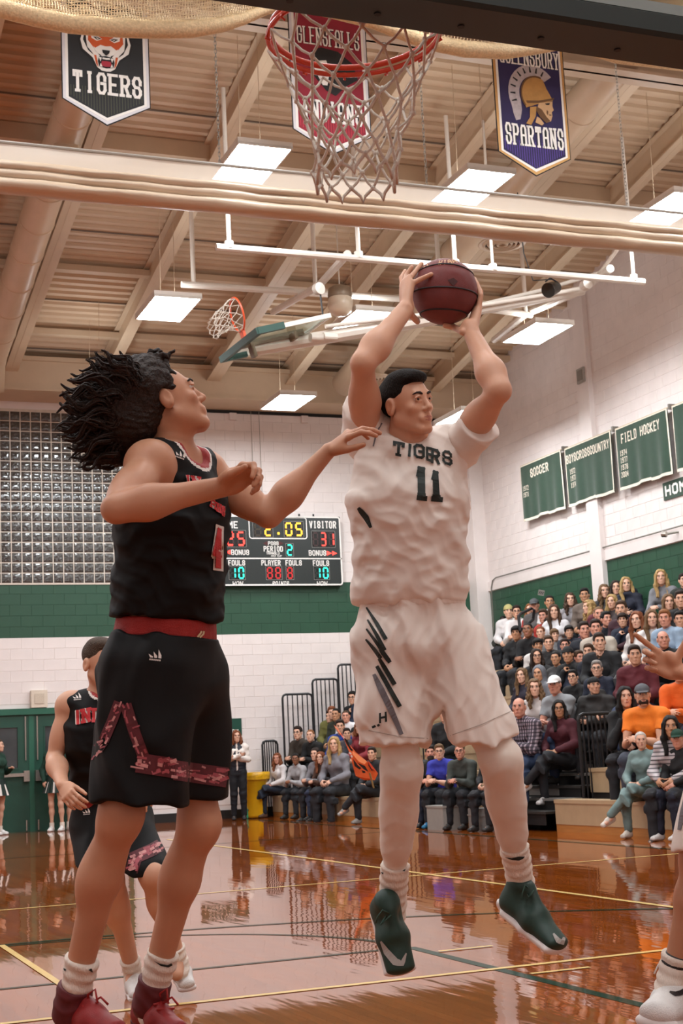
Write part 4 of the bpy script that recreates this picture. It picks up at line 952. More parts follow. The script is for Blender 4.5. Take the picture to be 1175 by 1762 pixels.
            q = np.stack(ids, 1); fl = ~a[E[:, 0], E[:, 1], E[:, 2]]; q[fl] = q[fl][:, ::-1]; Q.append(q)
        Q = np.concatenate(Q); Q = Q[(Q >= 0).all(1)]
        e = cell*.4           # pull the vertices onto the surface
        T = np.array([[1, -1, -1], [-1, -1, 1], [-1, 1, -1], [1, 1, 1]])*e
        f = [s.eval(V+t, .03) for t in T]; G = sum(t[None]*fi[:, None] for t, fi in zip(T, f))/(4*e*e); d0 = sum(f)/4
        st = np.clip(d0/np.maximum((G**2).sum(1), .3), -cell*.6, cell*.6); V = V-G*st[:, None]
        return V, Q
    def trace(s, o, d, far=8.0, start=0.0):
        """march points o along unit directions d to the surface; returns points and hit flags"""
        o = np.asarray(o, float); d = np.asarray(d, float); t = np.full(len(o), float(start))
        for _ in range(70): t = np.minimum(t+np.clip(s.eval(o+d*t[:, None], .25)*.8, -.05, .25), far)
        return o+d*t[:, None], t < far-.01
def fast_mesh(name, V, Q, mi=None, off=(0, 0, 0), smooth=True):
    me = bpy.data.meshes.new(name); V = np.asarray(V, float)-np.asarray(off, float); n, m = len(V), len(Q)
    me.vertices.add(n); me.vertices.foreach_set('co', V.astype(np.float32).ravel())
    me.loops.add(m*4); me.loops.foreach_set('vertex_index', Q.astype(np.int32).ravel())
    me.polygons.add(m); me.polygons.foreach_set('loop_start', np.arange(0, m*4, 4, dtype=np.int32))
    if mi is not None: me.polygons.foreach_set('material_index', mi.astype(np.int32))
    me.update(calc_edges=True); me.validate()
    if smooth: me.polygons.foreach_set('use_smooth', np.ones(m, bool))
    return me
def sdf_obj(name, S, cell, mats, parent=None, labels=False, kind=None, trim=()):
    """trim: (index of a cutting shape, from, to, material slot): binding sewn along a cut edge"""
    V, Q = S.polygonize(cell); c = V[Q].mean(1); mi = S.labels(c) if labels else np.zeros(len(Q), int)
    for i, a, b, slot in trim: d = S.p[i][0](c); mi[(d > a) & (d <= b)] = slot
    me = fast_mesh(name, V, Q, mi, wloc(parent) if parent is not None else (0, 0, 0))
    return link(name, me, parent, mats, kind)
def folds(amp, sets, seed=0):
    """drapery: a few families of soft ridges; sets = [(direction, wavelength, weight)]"""
    rg = np.random.default_rng(seed); fam = []
    for d, wl, wt in sets:
        d = nrm(d); o = nrm(np.cross(d, (.3, .5, .8))); o2 = np.cross(d, o); fam.append((d*2*math.pi/wl, o*2*math.pi/(wl*2.7), o2*2*math.pi/(wl*3.9), rg.uniform(0, 6.28, 4), wt))
    def fn(P):
        r = 0
        for d, o, o2, ph, wt in fam:
            a = P@d+1.6*np.sin(P@o+ph[1])+1.1*np.sin(P@o2+ph[2]); r = r+wt*(np.sin(a+ph[0])*.5+.5)**2*(.35+.65*(np.sin(P@o*.8+P@o2*.6+ph[3])*.5+.5))
        return -amp*r
    return fn
def axes(f, u):
    f = nrm(f); s = nrm(np.cross(f, u)); u = np.cross(s, f); return np.stack([s, f, u], 1)      # columns: right, forward, up

def add_head(S, c, R, sc=1.0, skin=0, lip=1, jaw=1.0, fine=True, nose=1.0):
    X = lambda x, y, z: np.asarray(c)+R@(np.array([x, y, z])*sc)
    e = lambda p, r, k, lab=skin, op=1: S.ell(X(*p), np.array(r)*sc, R, k*sc, lab, op)
    e((0, -.014, .040), (.074, .096, .081), .02); e((0, .024, -.005), (.064, .069, .088), .03); e((0, .030, -.062), (.053*jaw, .056, .05), .03)
    e((0, .078, -.100), (.022*jaw, .017, .016), .025)
    for s in (-1, 1):
        S.cone(X(s*.056*jaw, .0, -.052), X(s*.022*jaw, .07, -.102), .015*sc, .012*sc, .025*sc, skin); e((s*.041, .066, -.02), (.021, .018, .017), .02)
    S.cone(X(-.032, .083, .030), X(.032, .083, .030), .010*sc, .010*sc, .016*sc, skin)
    S.cone(X(0, .088, .020), X(0, .108*nose, -.022), .0078*sc, .0108*sc, .010*sc, skin); e((0, .1085*nose, -.0245), (.0115, .0115, .0105), .006)
    for s in (-1, 1):
        e((s*.0125, .098, -.029), (.0075, .0095, .0075), .006); e((s*.031, .1025, .0115), (.0175, .0135, .0105), .010, skin, -1)
        e((s*.080, -.012, -.004), (.011, .021, .034), .008); 
        if fine: e((s*.0915, -.006, .003), (.0065, .0125, .0215), .003, skin, -1); S.cone(X(s*.083, .002, -.012), X(s*.087, -.004, -.028), .006*sc, .0055*sc, .004*sc, skin)
        if fine:
            S.cone(X(s*.018, .0905, .0155), X(s*.031, .0945, .0195), .0042*sc, .0046*sc, .004*sc, skin); S.cone(X(s*.031, .0945, .0195), X(s*.046, .0865, .0145), .0046*sc, .004*sc, .004*sc, skin)
            S.cone(X(s*.019, .0905, .004), X(s*.045, .0865, .0045), .0036*sc, .0036*sc, .005*sc, skin)
    e((0, .088, -.062), (.032, .012, .02), .012); e((0, .0945, -.0585), (.0215, .0075, .0048), .005, lip); e((0, .0930, -.0680), (.0180, .0080, .0055), .005, lip)
    if fine: S.cone(X(-.022, .101, -.0632), X(.022, .101, -.0632), .0020*sc, .0020*sc, .003*sc, skin, -1)
    return X
def add_hand(S, W, D, T, N, curls, sc=1.0, lab=0, spread=1.0, thumb=(.6, .5, .35), k=.008):
    """W wrist, D towards the knuckles, T towards the thumb side, N out of the palm; curls = bend (radians per joint) of index..little"""
    D = nrm(D); T = nrm(np.asarray(T)-D*(np.asarray(T)@D)); N = np.cross(D, T) if np.cross(D, T)@np.asarray(N) > 0 else np.cross(T, D)
    P = lambda d, t, n: np.asarray(W)+(D*d+T*t+N*n)*sc
    S.econe(P(.0, 0, 0), P(.078, 0, 0), T, (.026*sc, .036*sc), (.018*sc, .0115*sc), .012, lab)
    S.ell(P(.035, .026, .010), np.array([.03, .017, .014])*sc, np.stack([nrm(D+T*.5), nrm(T-D*.5), N], 1), .014, lab)      # thumb pad
    S.ell(P(.035, -.024, .008), np.array([.032, .013, .012])*sc, np.stack([D, T, N], 1), .012, lab)
    LEN = ((.043, .026, .021), (.047, .030, .022), (.044, .028, .022), (.034, .021, .019)); RAD = (.0092, .0095, .0090, .0080)
    for i in range(4):
        t0 = .027-.0185*i; b = P(.086-(.002, 0, .004, .012)[i], t0, .001); ang = (.16, .04, -.07, -.2)[i]*spread; a = 0.0; c = curls[i] if hasattr(curls[i], '__len__') else (curls[i],)*3
        dirT = nrm(D*math.cos(ang)+T*math.sin(ang)); S.ell(b, np.array([.0105]*3)*sc, None, .008, lab)
        for j in range(3):
            a += c[j]*(1, 1.1, .7)[j]; dr = dirT*math.cos(a)+N*math.sin(a); e_ = b+dr*LEN[i][j]*sc
            S.cone(b, e_, RAD[i]*sc*(1, .95, .88)[j], RAD[i]*sc*(.95, .88, .78)[j], .0045, lab); b = e_
    b = P(.022, .026, .006); out, palm, bend = thumb; d1 = nrm(D*(1-out)+T*out+N*palm); e1 = b+d1*.042*sc; S.cone(b, e1, .0145*sc, .0115*sc, .010, lab)
    d2 = nrm(d1+D*bend+N*.1); e2 = e1+d2*.032*sc; S.cone(e1, e2, .0112*sc, .0098*sc, .004, lab); d3 = nrm(d2+D*bend*.6); S.cone(e2, e2+d3*.025*sc, .0098*sc, .0078*sc, .004, lab)
def arm(S, sh, el, wr, g=1.0, lab=0):
    sh, el, wr = map(np.asarray, (sh, el, wr)); up = nrm(el-sh); fo = nrm(wr-el); side = np.cross(up, fo); side = nrm(side) if np.linalg.norm(side) > .1 else nrm(np.cross(up, (0, 0, 1)))
    inn = nrm(np.cross(side, up))*(-1 if np.cross(side, up)@fo < 0 else 1)
    S.cone(sh, el, .052*g, .036*g, .02, lab); S.ell(sh*.5+el*.5+inn*.014, (.043*g, .043*g, .085), np.stack([side, inn, up], 1), .03, lab); S.ell(sh*.45+el*.55-inn*.018, (.038*g, .034*g, .085), np.stack([side, inn, up], 1), .03, lab)
    S.cone(el-up*.004, el+fo*.006, .0345*g, .036*g, .012, lab)
    m = el+(wr-el)*.3; S.cone(el, m, .036*g, .041*g, .015, lab); S.econe(m, wr, side, (.041*g, .029*g), (.040*g, .022*g), .02, lab)
    S.ell(el+fo*.085+inn*.004, (.043*g, .042*g, .075), np.stack([side, np.cross(fo, side), fo], 1), .03, lab)
def leg(S, hip, kn, an, fwd, g=1.0, lab=0):
    hip, kn, an = map(np.asarray, (hip, kn, an)); th = nrm(kn-hip); shn = nrm(an-kn); side = nrm(np.cross(th, fwd)); back = -nrm(np.asarray(fwd)-shn*(np.asarray(fwd)@shn))
    S.cone(hip, kn, .088*g, .056*g, .04, lab); S.ell(hip*.55+kn*.45+nrm(fwd)*.02, (.072*g, .075*g, .16), np.stack([side, np.cross(th, side), th], 1), .04, lab)
    S.cone(kn-th*.01, kn+shn*.02, .057*g, .055*g, .03, lab); S.ell(kn-back*.02, (.036*g, .034*g, .045*g), np.stack([side, np.cross(shn, side), shn], 1), .03, lab)
    L = np.linalg.norm(an-kn); S.cone(kn, kn+shn*L*.35+back*.008, .052*g, .05*g, .03, lab); S.cone(kn+shn*L*.35+back*.008, an, .05*g, .035*g, .04, lab)
    S.ell(kn+shn*L*.30+back*.024, (.047*g, .045*g, .105), np.stack([side, np.cross(shn, side), shn], 1), .04, lab)
def torso(S, pel, wai, che, nek, us, uc, g=1.0, lab=0, ex=0.0, wide=1.0):
    """us side vector at the hips, uc side vector at the chest; ex = cloth thickness"""
    us, uc = nrm(us), nrm(uc); um = nrm(us+uc); up = nrm(nek-che)
    w = lambda v: v*g*wide+ex; d = lambda v: v*g+ex
    S.econe(pel, wai, us, (w(.160), w(.142)), (d(.108), d(.098)), .05, lab); S.econe(wai, che, um, (w(.140), w(.168)), (d(.098), d(.118)), .06, lab)
    S.econe(che, nek-up*.075, uc, (w(.168), w(.135)), (d(.118), d(.078)), .05, lab)
def add_neck(S, nek, hc, R, g=1.0, lab=0, sc=1.0):
    X = np.asarray(hc)+R@(np.array([0, -.02, -.055])*sc); up = nrm(X-nek); S.cone(np.asarray(nek)-up*.05, X, .062*g*sc, .053*g*sc, .03, lab); return X
def shoulders(S, nek, che, shL, shR, g=1.0, lab=0, ex=0.0):
    up = nrm(np.asarray(nek)-np.asarray(che))
    for sh in (shL, shR):
        sh = np.asarray(sh); S.cone(nek-up*.05, sh, .052*g+ex, .054*g+ex, .05, lab); S.cone(nek+up*.01, sh+up*.01, .035*g+ex, .04*g+ex, .05, lab); S.ell(sh, np.array([.06, .06, .06])*g+ex, None, .03, lab)
        S.econe(che*.6+sh*.4, sh, up, (.07*g+ex, .06*g+ex), (.06*g+ex, .05*g+ex), .05, lab)
# ---- eyes, brows
def eye_parts(hc, R, sc, parent, iris, brow, gaze=(0, 1, 0), browm=None):
    X = lambda x, y, z: np.asarray(hc)+R@(np.array([x, y, z])*sc); g = nrm(R@np.array(gaze, float))
    for s in (-1, 1):
        c = X(s*.031, .0795, .0115); mb = MB(); mb.lathe(c, [(r*sc*.0128, h*sc*.0128) for r, h in [(math.sin(t), -math.cos(t)) for t in np.linspace(.0, math.pi-.5, 9)]], 16, g)
        ey = mb.build('eyeball', mat('eye_white', '#d9d0c6', .15), parent, smooth=True)
        MB().lathe(c, [(r*sc*.0129, h*sc*.0129) for r, h in [(math.sin(t), math.cos(t)) for t in np.linspace(.5, .16, 4)]], 16, g).build('iris', iris, ey, smooth=True)
        MB().lathe(c, [(r*sc*.0130, h*sc*.0130) for r, h in [(math.sin(t), math.cos(t)) for t in np.linspace(.2, .0, 3)]], 12, g).build('pupil', mat('pupil_black', '#0a0808', .1), ey, smooth=True)
        if brow:
            P = [X(s*x, y, z) for x, y, z in ((.013, .0955, .0285), (.024, .0965, .033), (.037, .0905, .0345), (.049, .079, .029))]
            MB().tube(P, [.0036*sc, .0052*sc, .0046*sc, .0018*sc], 6).build('eyebrow', browm, parent, smooth=True)
# ---- printed marks laid on cloth along sight lines of the photograph
def project(S, pts, eye=None, lift=.0025):
    """pts: photo points -> points on the surface, lifted off it"""
    o = np.repeat((CAMC if eye is None else np.asarray(eye))[None], len(pts), 0); d = np.array([nrm(ray(px, py)) for px, py in pts]); X, ok = S.trace(o, d, 9.0, 3.2); return X-d*lift, ok
def decal(name, S, quads, m, parent, lift=.0025):
    """quads: list of 4 photo points each, laid on the surface of S"""
    P = np.array([p for q in quads for p in q]); X, ok = project(S, P, lift=lift); X = X-np.array([nrm(ray(*p)) for p in P])*(np.repeat(np.arange(len(quads)) % 7, 4)*.00018)[:, None]; mb = MB(); ok = ok.reshape(-1, 4).all(1); X = X.reshape(-1, 4, 3)
    for i in range(len(quads)):
        if ok[i] and max(np.linalg.norm(X[i][a]-X[i][(a+1) % 4]) for a in range(4)) < .16: mb.add(X[i], [(0, 1, 2, 3)])
    return mb.build(name, m, parent) if mb.v else None
def stripe(pts, w, step=7):
    """photo polyline of width w (or list) -> small quads"""
    P = [np.array(p, float) for p in pts]; out = []; ws = w if hasattr(w, '__len__') else [w]*len(P)
    Z = []
    for i in range(len(P)-1):
        n = max(1, int(np.linalg.norm(P[i+1]-P[i])/step))
        for j in range(n): t = j/n; Z.append((P[i]*(1-t)+P[i+1]*t, ws[i]*(1-t)+ws[i+1]*t))
    Z.append((P[-1], ws[-1])); N = []
    for i in range(len(Z)):
        d = nrm(Z[min(i+1, len(Z)-1)][0]-Z[max(i-1, 0)][0]); N.append(np.array([-d[1], d[0]]))
    L = [z-n*q/2 for (z, q), n in zip(Z, N)]; Rr = [z+n*q/2 for (z, q), n in zip(Z, N)]
    return [(L[i], L[i+1], Rr[i+1], Rr[i]) for i in range(len(Z)-1)]
def word_on(word, corners, sw, gap=.22, serif=True, hw=1.0, seg=.12):
    """word in the photo quad (bottom-left, bottom-right, top-right, top-left); sw stroke width relative to height"""
    bl, br, tr, tl = [np.array(c, float) for c in corners]; out = []; asp = np.linalg.norm(br-bl)/np.linalg.norm(tl-bl)
    for q in word_quads(word, asp, 1.0, sw, gap, serif, seg):
        out.append([bl*(1-u)*(1-v)+br*u*(1-v)+tr*u*v+tl*(1-u)*v for u, v in ((p[0]/asp, p[1]) for p in q)])
    return out
def poly_quads(pts, step=4):
    """photo polygon (monotone in x) -> vertical slices"""
    P = [np.array(p, float) for p in pts]; xs = [p[0] for p in P]; x0, x1 = min(xs), max(xs); n = max(2, int((x1-x0)/step)); out = []; cut = []
    for i in range(n+1):
        x = x0+(x1-x0)*(i/n*.998+.001); ys = []
        for a, b in zip(P, P[1:]+P[:1]):
            if (a[0]-x)*(b[0]-x) < 0: ys.append(a[1]+(b[1]-a[1])*(x-a[0])/(b[0]-a[0]))
        if len(ys) >= 2: cut.append((x, min(ys), max(ys)))
    for (xa, a0, a1), (xb, b0, b1) in zip(cut, cut[1:]): out.append(((xa, a0), (xb, b0), (xb, b1), (xa, a1)))
    return out
def add_shoe(up_S, sole_S, heel, toe, up, w=1.0, high=.115, sc=1.0):
    """athletic shoe: heel and toe points of the sole, up = towards the ankle"""
    heel, toe = np.asarray(heel), np.asarray(toe); l = nrm(toe-heel); up = nrm(np.asarray(up)-l*(np.asarray(up)@l)); s = np.cross(l, up); L = np.linalg.norm(toe-heel); q = L/.30
    P = lambda a, h, b=0: heel+l*a*q+up*h*q+s*b*q; R = np.stack([l, s, up], 1)
    up_S.econe(P(.045, .05), P(.15, .048), s, (.036*q*w, .043*q*w), (.042*q, .042*q), .03); up_S.econe(P(.15, .044), P(.25, .032), s, (.043*q*w, .040*q*w), (.042*q, .026*q), .03)
    up_S.econe(P(.055, .05), P(.05, high), s, (.037*q*w, .036*q*w), (.045*q, .046*q), .03); up_S.cone(P(.15, .075), P(.085, high+.012), .022*q, .018*q, .02)
    up_S.box(P(.15, -.05), np.array([.2, .1, .052])*q, R, .002, .004, 0, -1)
    sole_S.econe(P(.05, .010), P(.14, .012), s, (.038*q*w, .040*q*w), (.024*q, .022*q), .02); sole_S.econe(P(.14, .012), P(.252, .014), s, (.040*q*w, .046*q*w), (.022*q, .020*q), .02); sole_S.ell(P(.02, .028), np.array([.024, .03, .03])*q, R, .02)
    sole_S.box(P(.15, -.05), np.array([.25, .12, .05])*q, R, .002, .004, 0, -1)
    sole_S.box(P(.15, .085), np.array([.25, .12, .055])*q, R, .002, .004, 0, -1)
    return P, l, up, s
# ================================================================ the players
M_skinA = mat('skin_fair', '#d3a083', .48, noise=.07, nscale=9, bump=.03, bscale=260, sss=.12, spec=.4)
M_skinB = mat('skin_warm', '#c58f70', .48, noise=.08, nscale=9, bump=.03, bscale=260, sss=.12, spec=.4)
M_lipA = mat('lips', '#b97868', .42, noise=.06, nscale=30, sss=.1)
M_iris = mat('iris_brown', '#3a2416', .12); M_brow = mat('brow_dark', '#2a1c14', .8, noise=.2, nscale=80)
M_hairA = mat('hair_dark_short', '#1a120d', .7, spec=.2, noise=.3, nscale=120, bump=1, bscale=260, stretch=(1, 1, .35))
M_jw = mat('white_jersey', '#e9ddd3', .72, noise=.03, nscale=6, bump=.06, bscale=900, sheen=.2)
M_tight = mat('white_tights', '#e4d6c9', .7, noise=.04, nscale=7, bump=.05, bscale=900, sheen=.2)
M_sock = mat('white_sock', '#e6d9cc', .85, noise=.05, nscale=10, bump=.5, bscale=220, stretch=(1, 1, .2))
M_num = mat('print_darkgreen', '#14211d', .6, noise=.1, nscale=20); M_greyp = mat('print_midgrey', '#6f6b70', .6, noise=.06, nscale=20)
M_shoeg = mat('shoe_green', '#14352b', .5, noise=.12, nscale=40, bump=.12, bscale=500); M_solew = mat('sole_white', '#e4dedb', .45, noise=.03, nscale=9); M_solek = mat('sole_dark', '#10100f', .6)
M_swoosh = mat('print_silvergrey', '#a8a29c', .45, noise=.05, nscale=20)

# ---- player 11: leaping, ball held overhead
D0 = 5.2
A_ = lambda px, py, D=D0: at(px, py, D)
Rw, Fw = CAMM[0], CAMM[2]; Uw = np.array([0, 0, 1.0])
pl = thing('person', 'person in white jersey number 11 leaping with the ball held overhead', 'person', A_(705, 1060)*np.array([1, 1, 0]))
pel, wai, che, nek = A_(708, 1082), A_(712, 985), A_(703, 858, 5.19), A_(706, 757)
us = nrm(Rw+Fw*.05); uc = nrm(A_(800, 765, 5.26)-A_(618, 748, 5.22))
shR, elR, wrR = A_(630, 752, 5.24), A_(624, 625, 4.98), A_(697, 532, 5.14)
shL, elL, wrL = A_(786, 770, 5.27), A_(859, 672, 5.0), A_(811, 572, 5.20)
hipR, knR, anR = A_(676, 1112), A_(691, 1325, 5.12), A_(676, 1535, 5.30)
hipL, knL, anL = A_(757, 1108, 5.22), A_(862, 1308, 5.08), A_(893, 1512, 5.32)
ballc, ballr = A_(764.5, 502, 5.30), .119
def ballpt(px, py, lift=.008, back=False):
    d = nrm(ray(px, py)); oc = CAMC-ballc; b = oc@d; r = ballr+lift; disc = max(0, b*b-(oc@oc-r*r)); return CAMC+d*(-b+(1 if back else -1)*math.sqrt(disc))
hf_ = nrm(-Fw*.72+Rw*.69+Uw*.10); hu_ = nrm(Uw*1.0-Rw*.17-Fw*.06); RH = axes(hf_, hu_); hc = A_(700, 697, 5.16); HS = .93
S = SDF()
torso(S, pel, wai, che, nek, us, uc, 1.0); shoulders(S, nek, che, shL, shR); add_neck(S, nek, hc, RH, 1.02, 0, HS); add_head(S, hc, RH, HS, 0, 1, 1.06)
arm(S, shR, elR, wrR, 1.08); arm(S, shL, elL, wrL, 1.08)
leg(S, hipR, knR, anR, -Fw+Uw*.2, 1.0); leg(S, hipL, knL, anL, -Fw*.9+Rw*.3, 1.0)
S.cone(anR, A_(672, 1595, 5.26), .034, .028, .03); S.cone(anL, A_(897, 1575, 5.30), .034, .028, .03)
def finger(S, pts, r, lab=0):
    for i in range(len(pts)-1): S.cone(pts[i], pts[i+1], r*(1-.08*i), r*(1-.08*(i+1)), .004, lab)
# right hand (left in the picture): back of the hand to the camera, fingers spread over the ball
kn_ = [A_(709, 488, 5.20), A_(702, 484, 5.22), A_(696, 485, 5.25), A_(692, 491, 5.29)]
S.econe(wrR, (kn_[1]+kn_[2])/2, nrm(kn_[0]-kn_[3]+Fw*-.02), (.027, .040), (.020, .013), .014)
for q in kn_: S.cone(wrR*.55+q*.45, q, .013, .0112, .012)
tips = [(726, 479, 742, 472), (714, 468, 725, 454), (700, 471, 708, 460)]
for q, (mx, my, tx, ty) in zip(kn_[:3], tips): finger(S, [q, (q+ballpt(mx, my, .012))/2*.5+ballpt(mx, my, .012)*.5, ballpt(tx, ty, .007)], .0098)
finger(S, [kn_[3], A_(690, 478, 5.33), A_(697, 466, 5.37)], .0085)
finger(S, [wrR*.6+kn_[0]*.4, A_(706, 541, 5.21), ballpt(718, 553, .010)], .0135); S.ell(A_(702, 528, 5.17), (.022, .02, .026), None, .015)
# left hand: under and behind the right side of the ball
kn_ = [A_(823, 532, 5.27), A_(822, 527, 5.31), A_(820, 528, 5.35), A_(817, 534, 5.39)]
S.econe(wrL, (kn_[1]+kn_[2])/2, nrm(kn_[0]-kn_[3]), (.027, .040), (.021, .014), .014)
for q in kn_: S.cone(wrL*.55+q*.45, q, .013, .0112, .012)
for q, (mx, my, md), (tx, ty, td) in zip(kn_, [(827, 508, 5.28), (827, 503, 5.33), (824, 500, 5.38), (818, 505, 5.42)], [(820, 487, 5.31), (816, 480, 5.37), (810, 478, 5.41), (805, 488, 5.44)]):
    finger(S, [q, A_(mx, my, md), A_(tx, ty, td)], .0098)
finger(S, [wrL*.7+kn_[0]*.3, A_(796, 571, 5.19), ballpt(780, 561, .006)+Uw*-.004, ballpt(766, 560, .007)], .0135); S.ell(A_(806, 560, 5.21), (.026, .024, .024), None, .016)
body11 = sdf_obj('body', S, .0048, [M_skinA, M_lipA], pl, True)
eye_parts(hc, RH, HS, pl, M_iris, True, (.25, 1, -.12), M_brow)
# hair: short, longer on top
Hs = SDF(); X = lambda x, y, z: hc+RH@(np.array([x, y, z])*HS)
e = lambda p, r, k, op=1: Hs.ell(X(*p), np.array(r)*HS, RH, k, 0, op)
e((0, -.015, .046), (.0785, .100, .081), .02); e((0, .012, .098), (.062, .072, .034), .03); e((0, -.06, .03), (.07, .06, .07), .02); e((0, .070, .096), (.045, .020, .016), .02)
def rmv(p, h, r=.01, k=.008): Hs.box(X(*p), np.array(h)*HS, RH, r*HS, k, 0, -1)
rmv((0, .13, -.03), (.15, .078, .106), .02); rmv((0, .06, -.13), (.15, .10, .10), .02); rmv((0, 0, -.16), (.2, .2, .08), .01)
for s in (-1, 1): Hs.ell(X(s*.085, -.006, -.012), (.03, .026, .036), RH, .006, 0, -1); rmv((s*.085, .075, .06), (.035, .03, .022), .012)
sdf_obj('hair', Hs, .004, M_hairA, pl)
# undershirt sleeves
U_ = SDF(); cuR, cuL = A_(623, 700, 5.18), A_(826, 735, 5.13)
for sh, cu, el in ((shR, cuR, elR), (shL, cuL, elL)):
    U_.cone(sh*1.0, cu, .075, .066, .03); U_.cone(che*.45+sh*.55, sh, .07, .074, .04); dd = nrm(el-cu); RR_ = axes(dd, (.3, .2, .9)); U_.box(cu+dd*.1, (.12, .1, .12), RR_, .002, .003, 0, -1)
U_.disp = folds(.006, [(nrm(Rw+Uw*.6), .07, 1), (Uw, .09, .6)], 3)
sdf_obj('undershirt', U_, .006, M_jw, pl)
# jersey
J = SDF(); cw = A_(708, 1030, 5.2)
torso(J, A_(706, 1035), wai, che, nek, us, uc, 1.04, 0, .018, 1.06)
for sh in (shL, shR): J.econe(che*.62+sh*.38, sh*.86+nek*.14, nrm(nek-che), (.10, .075), (.08, .062), .06); J.cone(nek-Uw*.03, sh*.85+nek*.15, .062, .062, .05)
J.econe(A_(703, 1012, 5.2), A_(703, 905, 5.18), us, (.186, .176), (.128, .132), .05)
J.ell(A_(640, 1016, 5.2), (.05, .09, .06), None, .05)
J.box(A_(706, 1088, 5.2), (.4, .3, .10), None, .01, .02, 0, -1)
J.ell(nek+Uw*.055-Fw*.07, (.082, .085, .075), None, .012, 0, -1)
for sg, sh, el in ((-1, shR, elR), (1, shL, elL)): pass
_f1 = folds(.009, [(nrm(Uw*.9+Rw*.35), .12, 1.0), (nrm(Uw*.8-Rw*.6), .10, .7), (nrm(Rw+Uw*.3), .17, .5)], 12); _f2 = folds(.0032, [(nrm(Uw*.7+Rw*.7), .045, 1.0), (nrm(Uw*.9-Rw*.5), .05, .8)], 41); J.disp = lambda P: _f1(P)+_f2(P)
sdf_obj('jersey', J, .0055, M_jw, pl)
decal('lettering', J, [q for ch, c in zip('TIGERS', [((676, 783), (694, 787), (697, 762), (676, 758)), ((700, 785), (708, 787), (710, 765), (701, 762)), ((712, 787), (731, 791), (731, 765), (711, 763)), ((733, 792), (744, 796), (743, 770), (733, 768)), ((741, 797), (757, 800), (757, 774), (742, 770)), ((761, 797), (779, 803), (777, 776), (761, 774))]) for q in word_on(ch, c, .185, serif=ch in 'TI')], M_num, pl, .0045)
for ch, c in (('1', ((713, 860), (738, 862), (737, 803), (712, 801))), ('1', ((738, 862), (765, 864), (760, 810), (738, 808)))):
    decal('number', J, word_on(ch, c, .22, serif=False, seg=.1)+stripe([(c[0][0]+4, c[0][1]-4), (c[1][0]-3, c[1][1]-4)], 9), M_num, pl, .0045)
decal('side_stripe', J, stripe([(616, 874), (621, 880), (630, 891), (638, 908)], [5, 9, 10, 5], 4), M_num, pl)
decal('piping', J, stripe([(657, 728), (648, 744), (642, 768)], 2.5, 4)+stripe([(650, 728), (643, 745)], 1.5, 4), M_greyp, pl); decal('piping', J, stripe([(780, 748), (788, 738), (803, 728)], 2, 4), M_greyp, pl)
# tights
T_ = SDF()
leg(T_, hipR, knR, anR, -Fw+Uw*.2, 1.06); leg(T_, hipL, knL, anL, -Fw*.9+Rw*.3, 1.06)
for kk, aa in ((knR, anR), (knL, anL)): T_.cone(kk, kk*.4+aa*.6, .064, .050, .04)
T_.disp = folds(.0015, [(Uw, .05, 1)], 4); sdf_obj('tights', T_, .006, M_tight, pl)
# shorts
H_ = SDF(); hemR, hemL = A_(688, 1325, 5.15), A_(832, 1305, 5.12)
H_.econe(A_(711, 1038, 5.2), A_(711, 1100, 5.2), us, (.178, .205), (.125, .15), .04)
H_.econe(A_(668, 1100, 5.2), hemR, us, (.118, .128), (.14, .135), .045); H_.econe(A_(770, 1100, 5.21), hemL, nrm(us-Uw*.1), (.118, .132), (.14, .14), .045)
H_.ell(A_(652, 1225, 5.12), (.06, .07, .09), None, .06)
H_.cone(A_(632, 1240, 5.12), A_(648, 1268, 5.1), .02, .03, .04)
H_.box(A_(690, 1278, 5.15)-Uw*.15, (.3, .3, .152), axes(nrm(Fw*np.array([1, 1, 0])), nrm(Uw+Rw*.06)), .003, .006, 0, -1)
HL_ = SDF(); ax_l = axes(nrm(Fw*np.array([1, 1, 0])), nrm(Uw*.93-Rw*.36+Fw*.0)); H_.box(A_(828, 1262, 5.12)-nrm(Uw*.93-Rw*.36)*.148+Rw*.11, (.17, .3, .15), ax_l, .003, .006, 0, -1)
H_.econe(A_(757, 1300, 5.2), A_(757, 1205, 5.2), us, (.055, .004), (.4, .4), .03, 0, -1)
_f3 = folds(.013, [(nrm(Rw+Uw*.15), .12, 1.0), (nrm(Rw-Uw*.5), .15, .8), (Uw, .2, .3)], 31); _f4 = folds(.004, [(nrm(Rw+Uw*.5), .05, 1.0), (nrm(Rw-Uw*.2), .045, .8)], 51); H_.disp = lambda P: _f3(P)+_f4(P)
sdf_obj('shorts', H_, .006, M_jw, pl)
B_ = SDF(); B_.econe(A_(711, 1019, 5.2), A_(711, 1031, 5.2), us, (.183, .183), (.133, .133), .01); B_.box(A_(711, 1006, 5.2)+Uw*.05, (.4, .4, .055), None, .004, .006, 0, -1); B_.box(A_(711, 1050, 5.2)-Uw*.05, (.4, .4, .055), None, .004, .006, 0, -1)
B_.disp = folds(.003, [(us, .02, 1)], 2); sdf_obj('waistband', B_, .006, M_jw, pl)
dl_ = []
for a, b in (((630, 1045), (664, 1100)), ((632, 1066), (662, 1119)), ((630, 1082), (671, 1140)), ((629, 1100), (655, 1133))): dl_ += stripe([a, ((a[0]+b[0])/2+1, (a[1]+b[1])/2), b], [3, 6.5, 7], 5)
for a, b in (((654, 1117), (669, 1137)), ((652, 1133), (679, 1178)), ((648, 1146), (688, 1216))): dl_ += stripe([a, ((a[0]*2+b[0])/3, (a[1]*2+b[1])/3), b], [6, 8, 8], 5)
decal('stripe', H_, dl_, M_num, pl, .004); decal('stripe', H_, stripe([(643, 1160), (655, 1185), (672, 1220), (691, 1264)], [6, 11, 11, 7], 5), M_greyp, pl, .004)
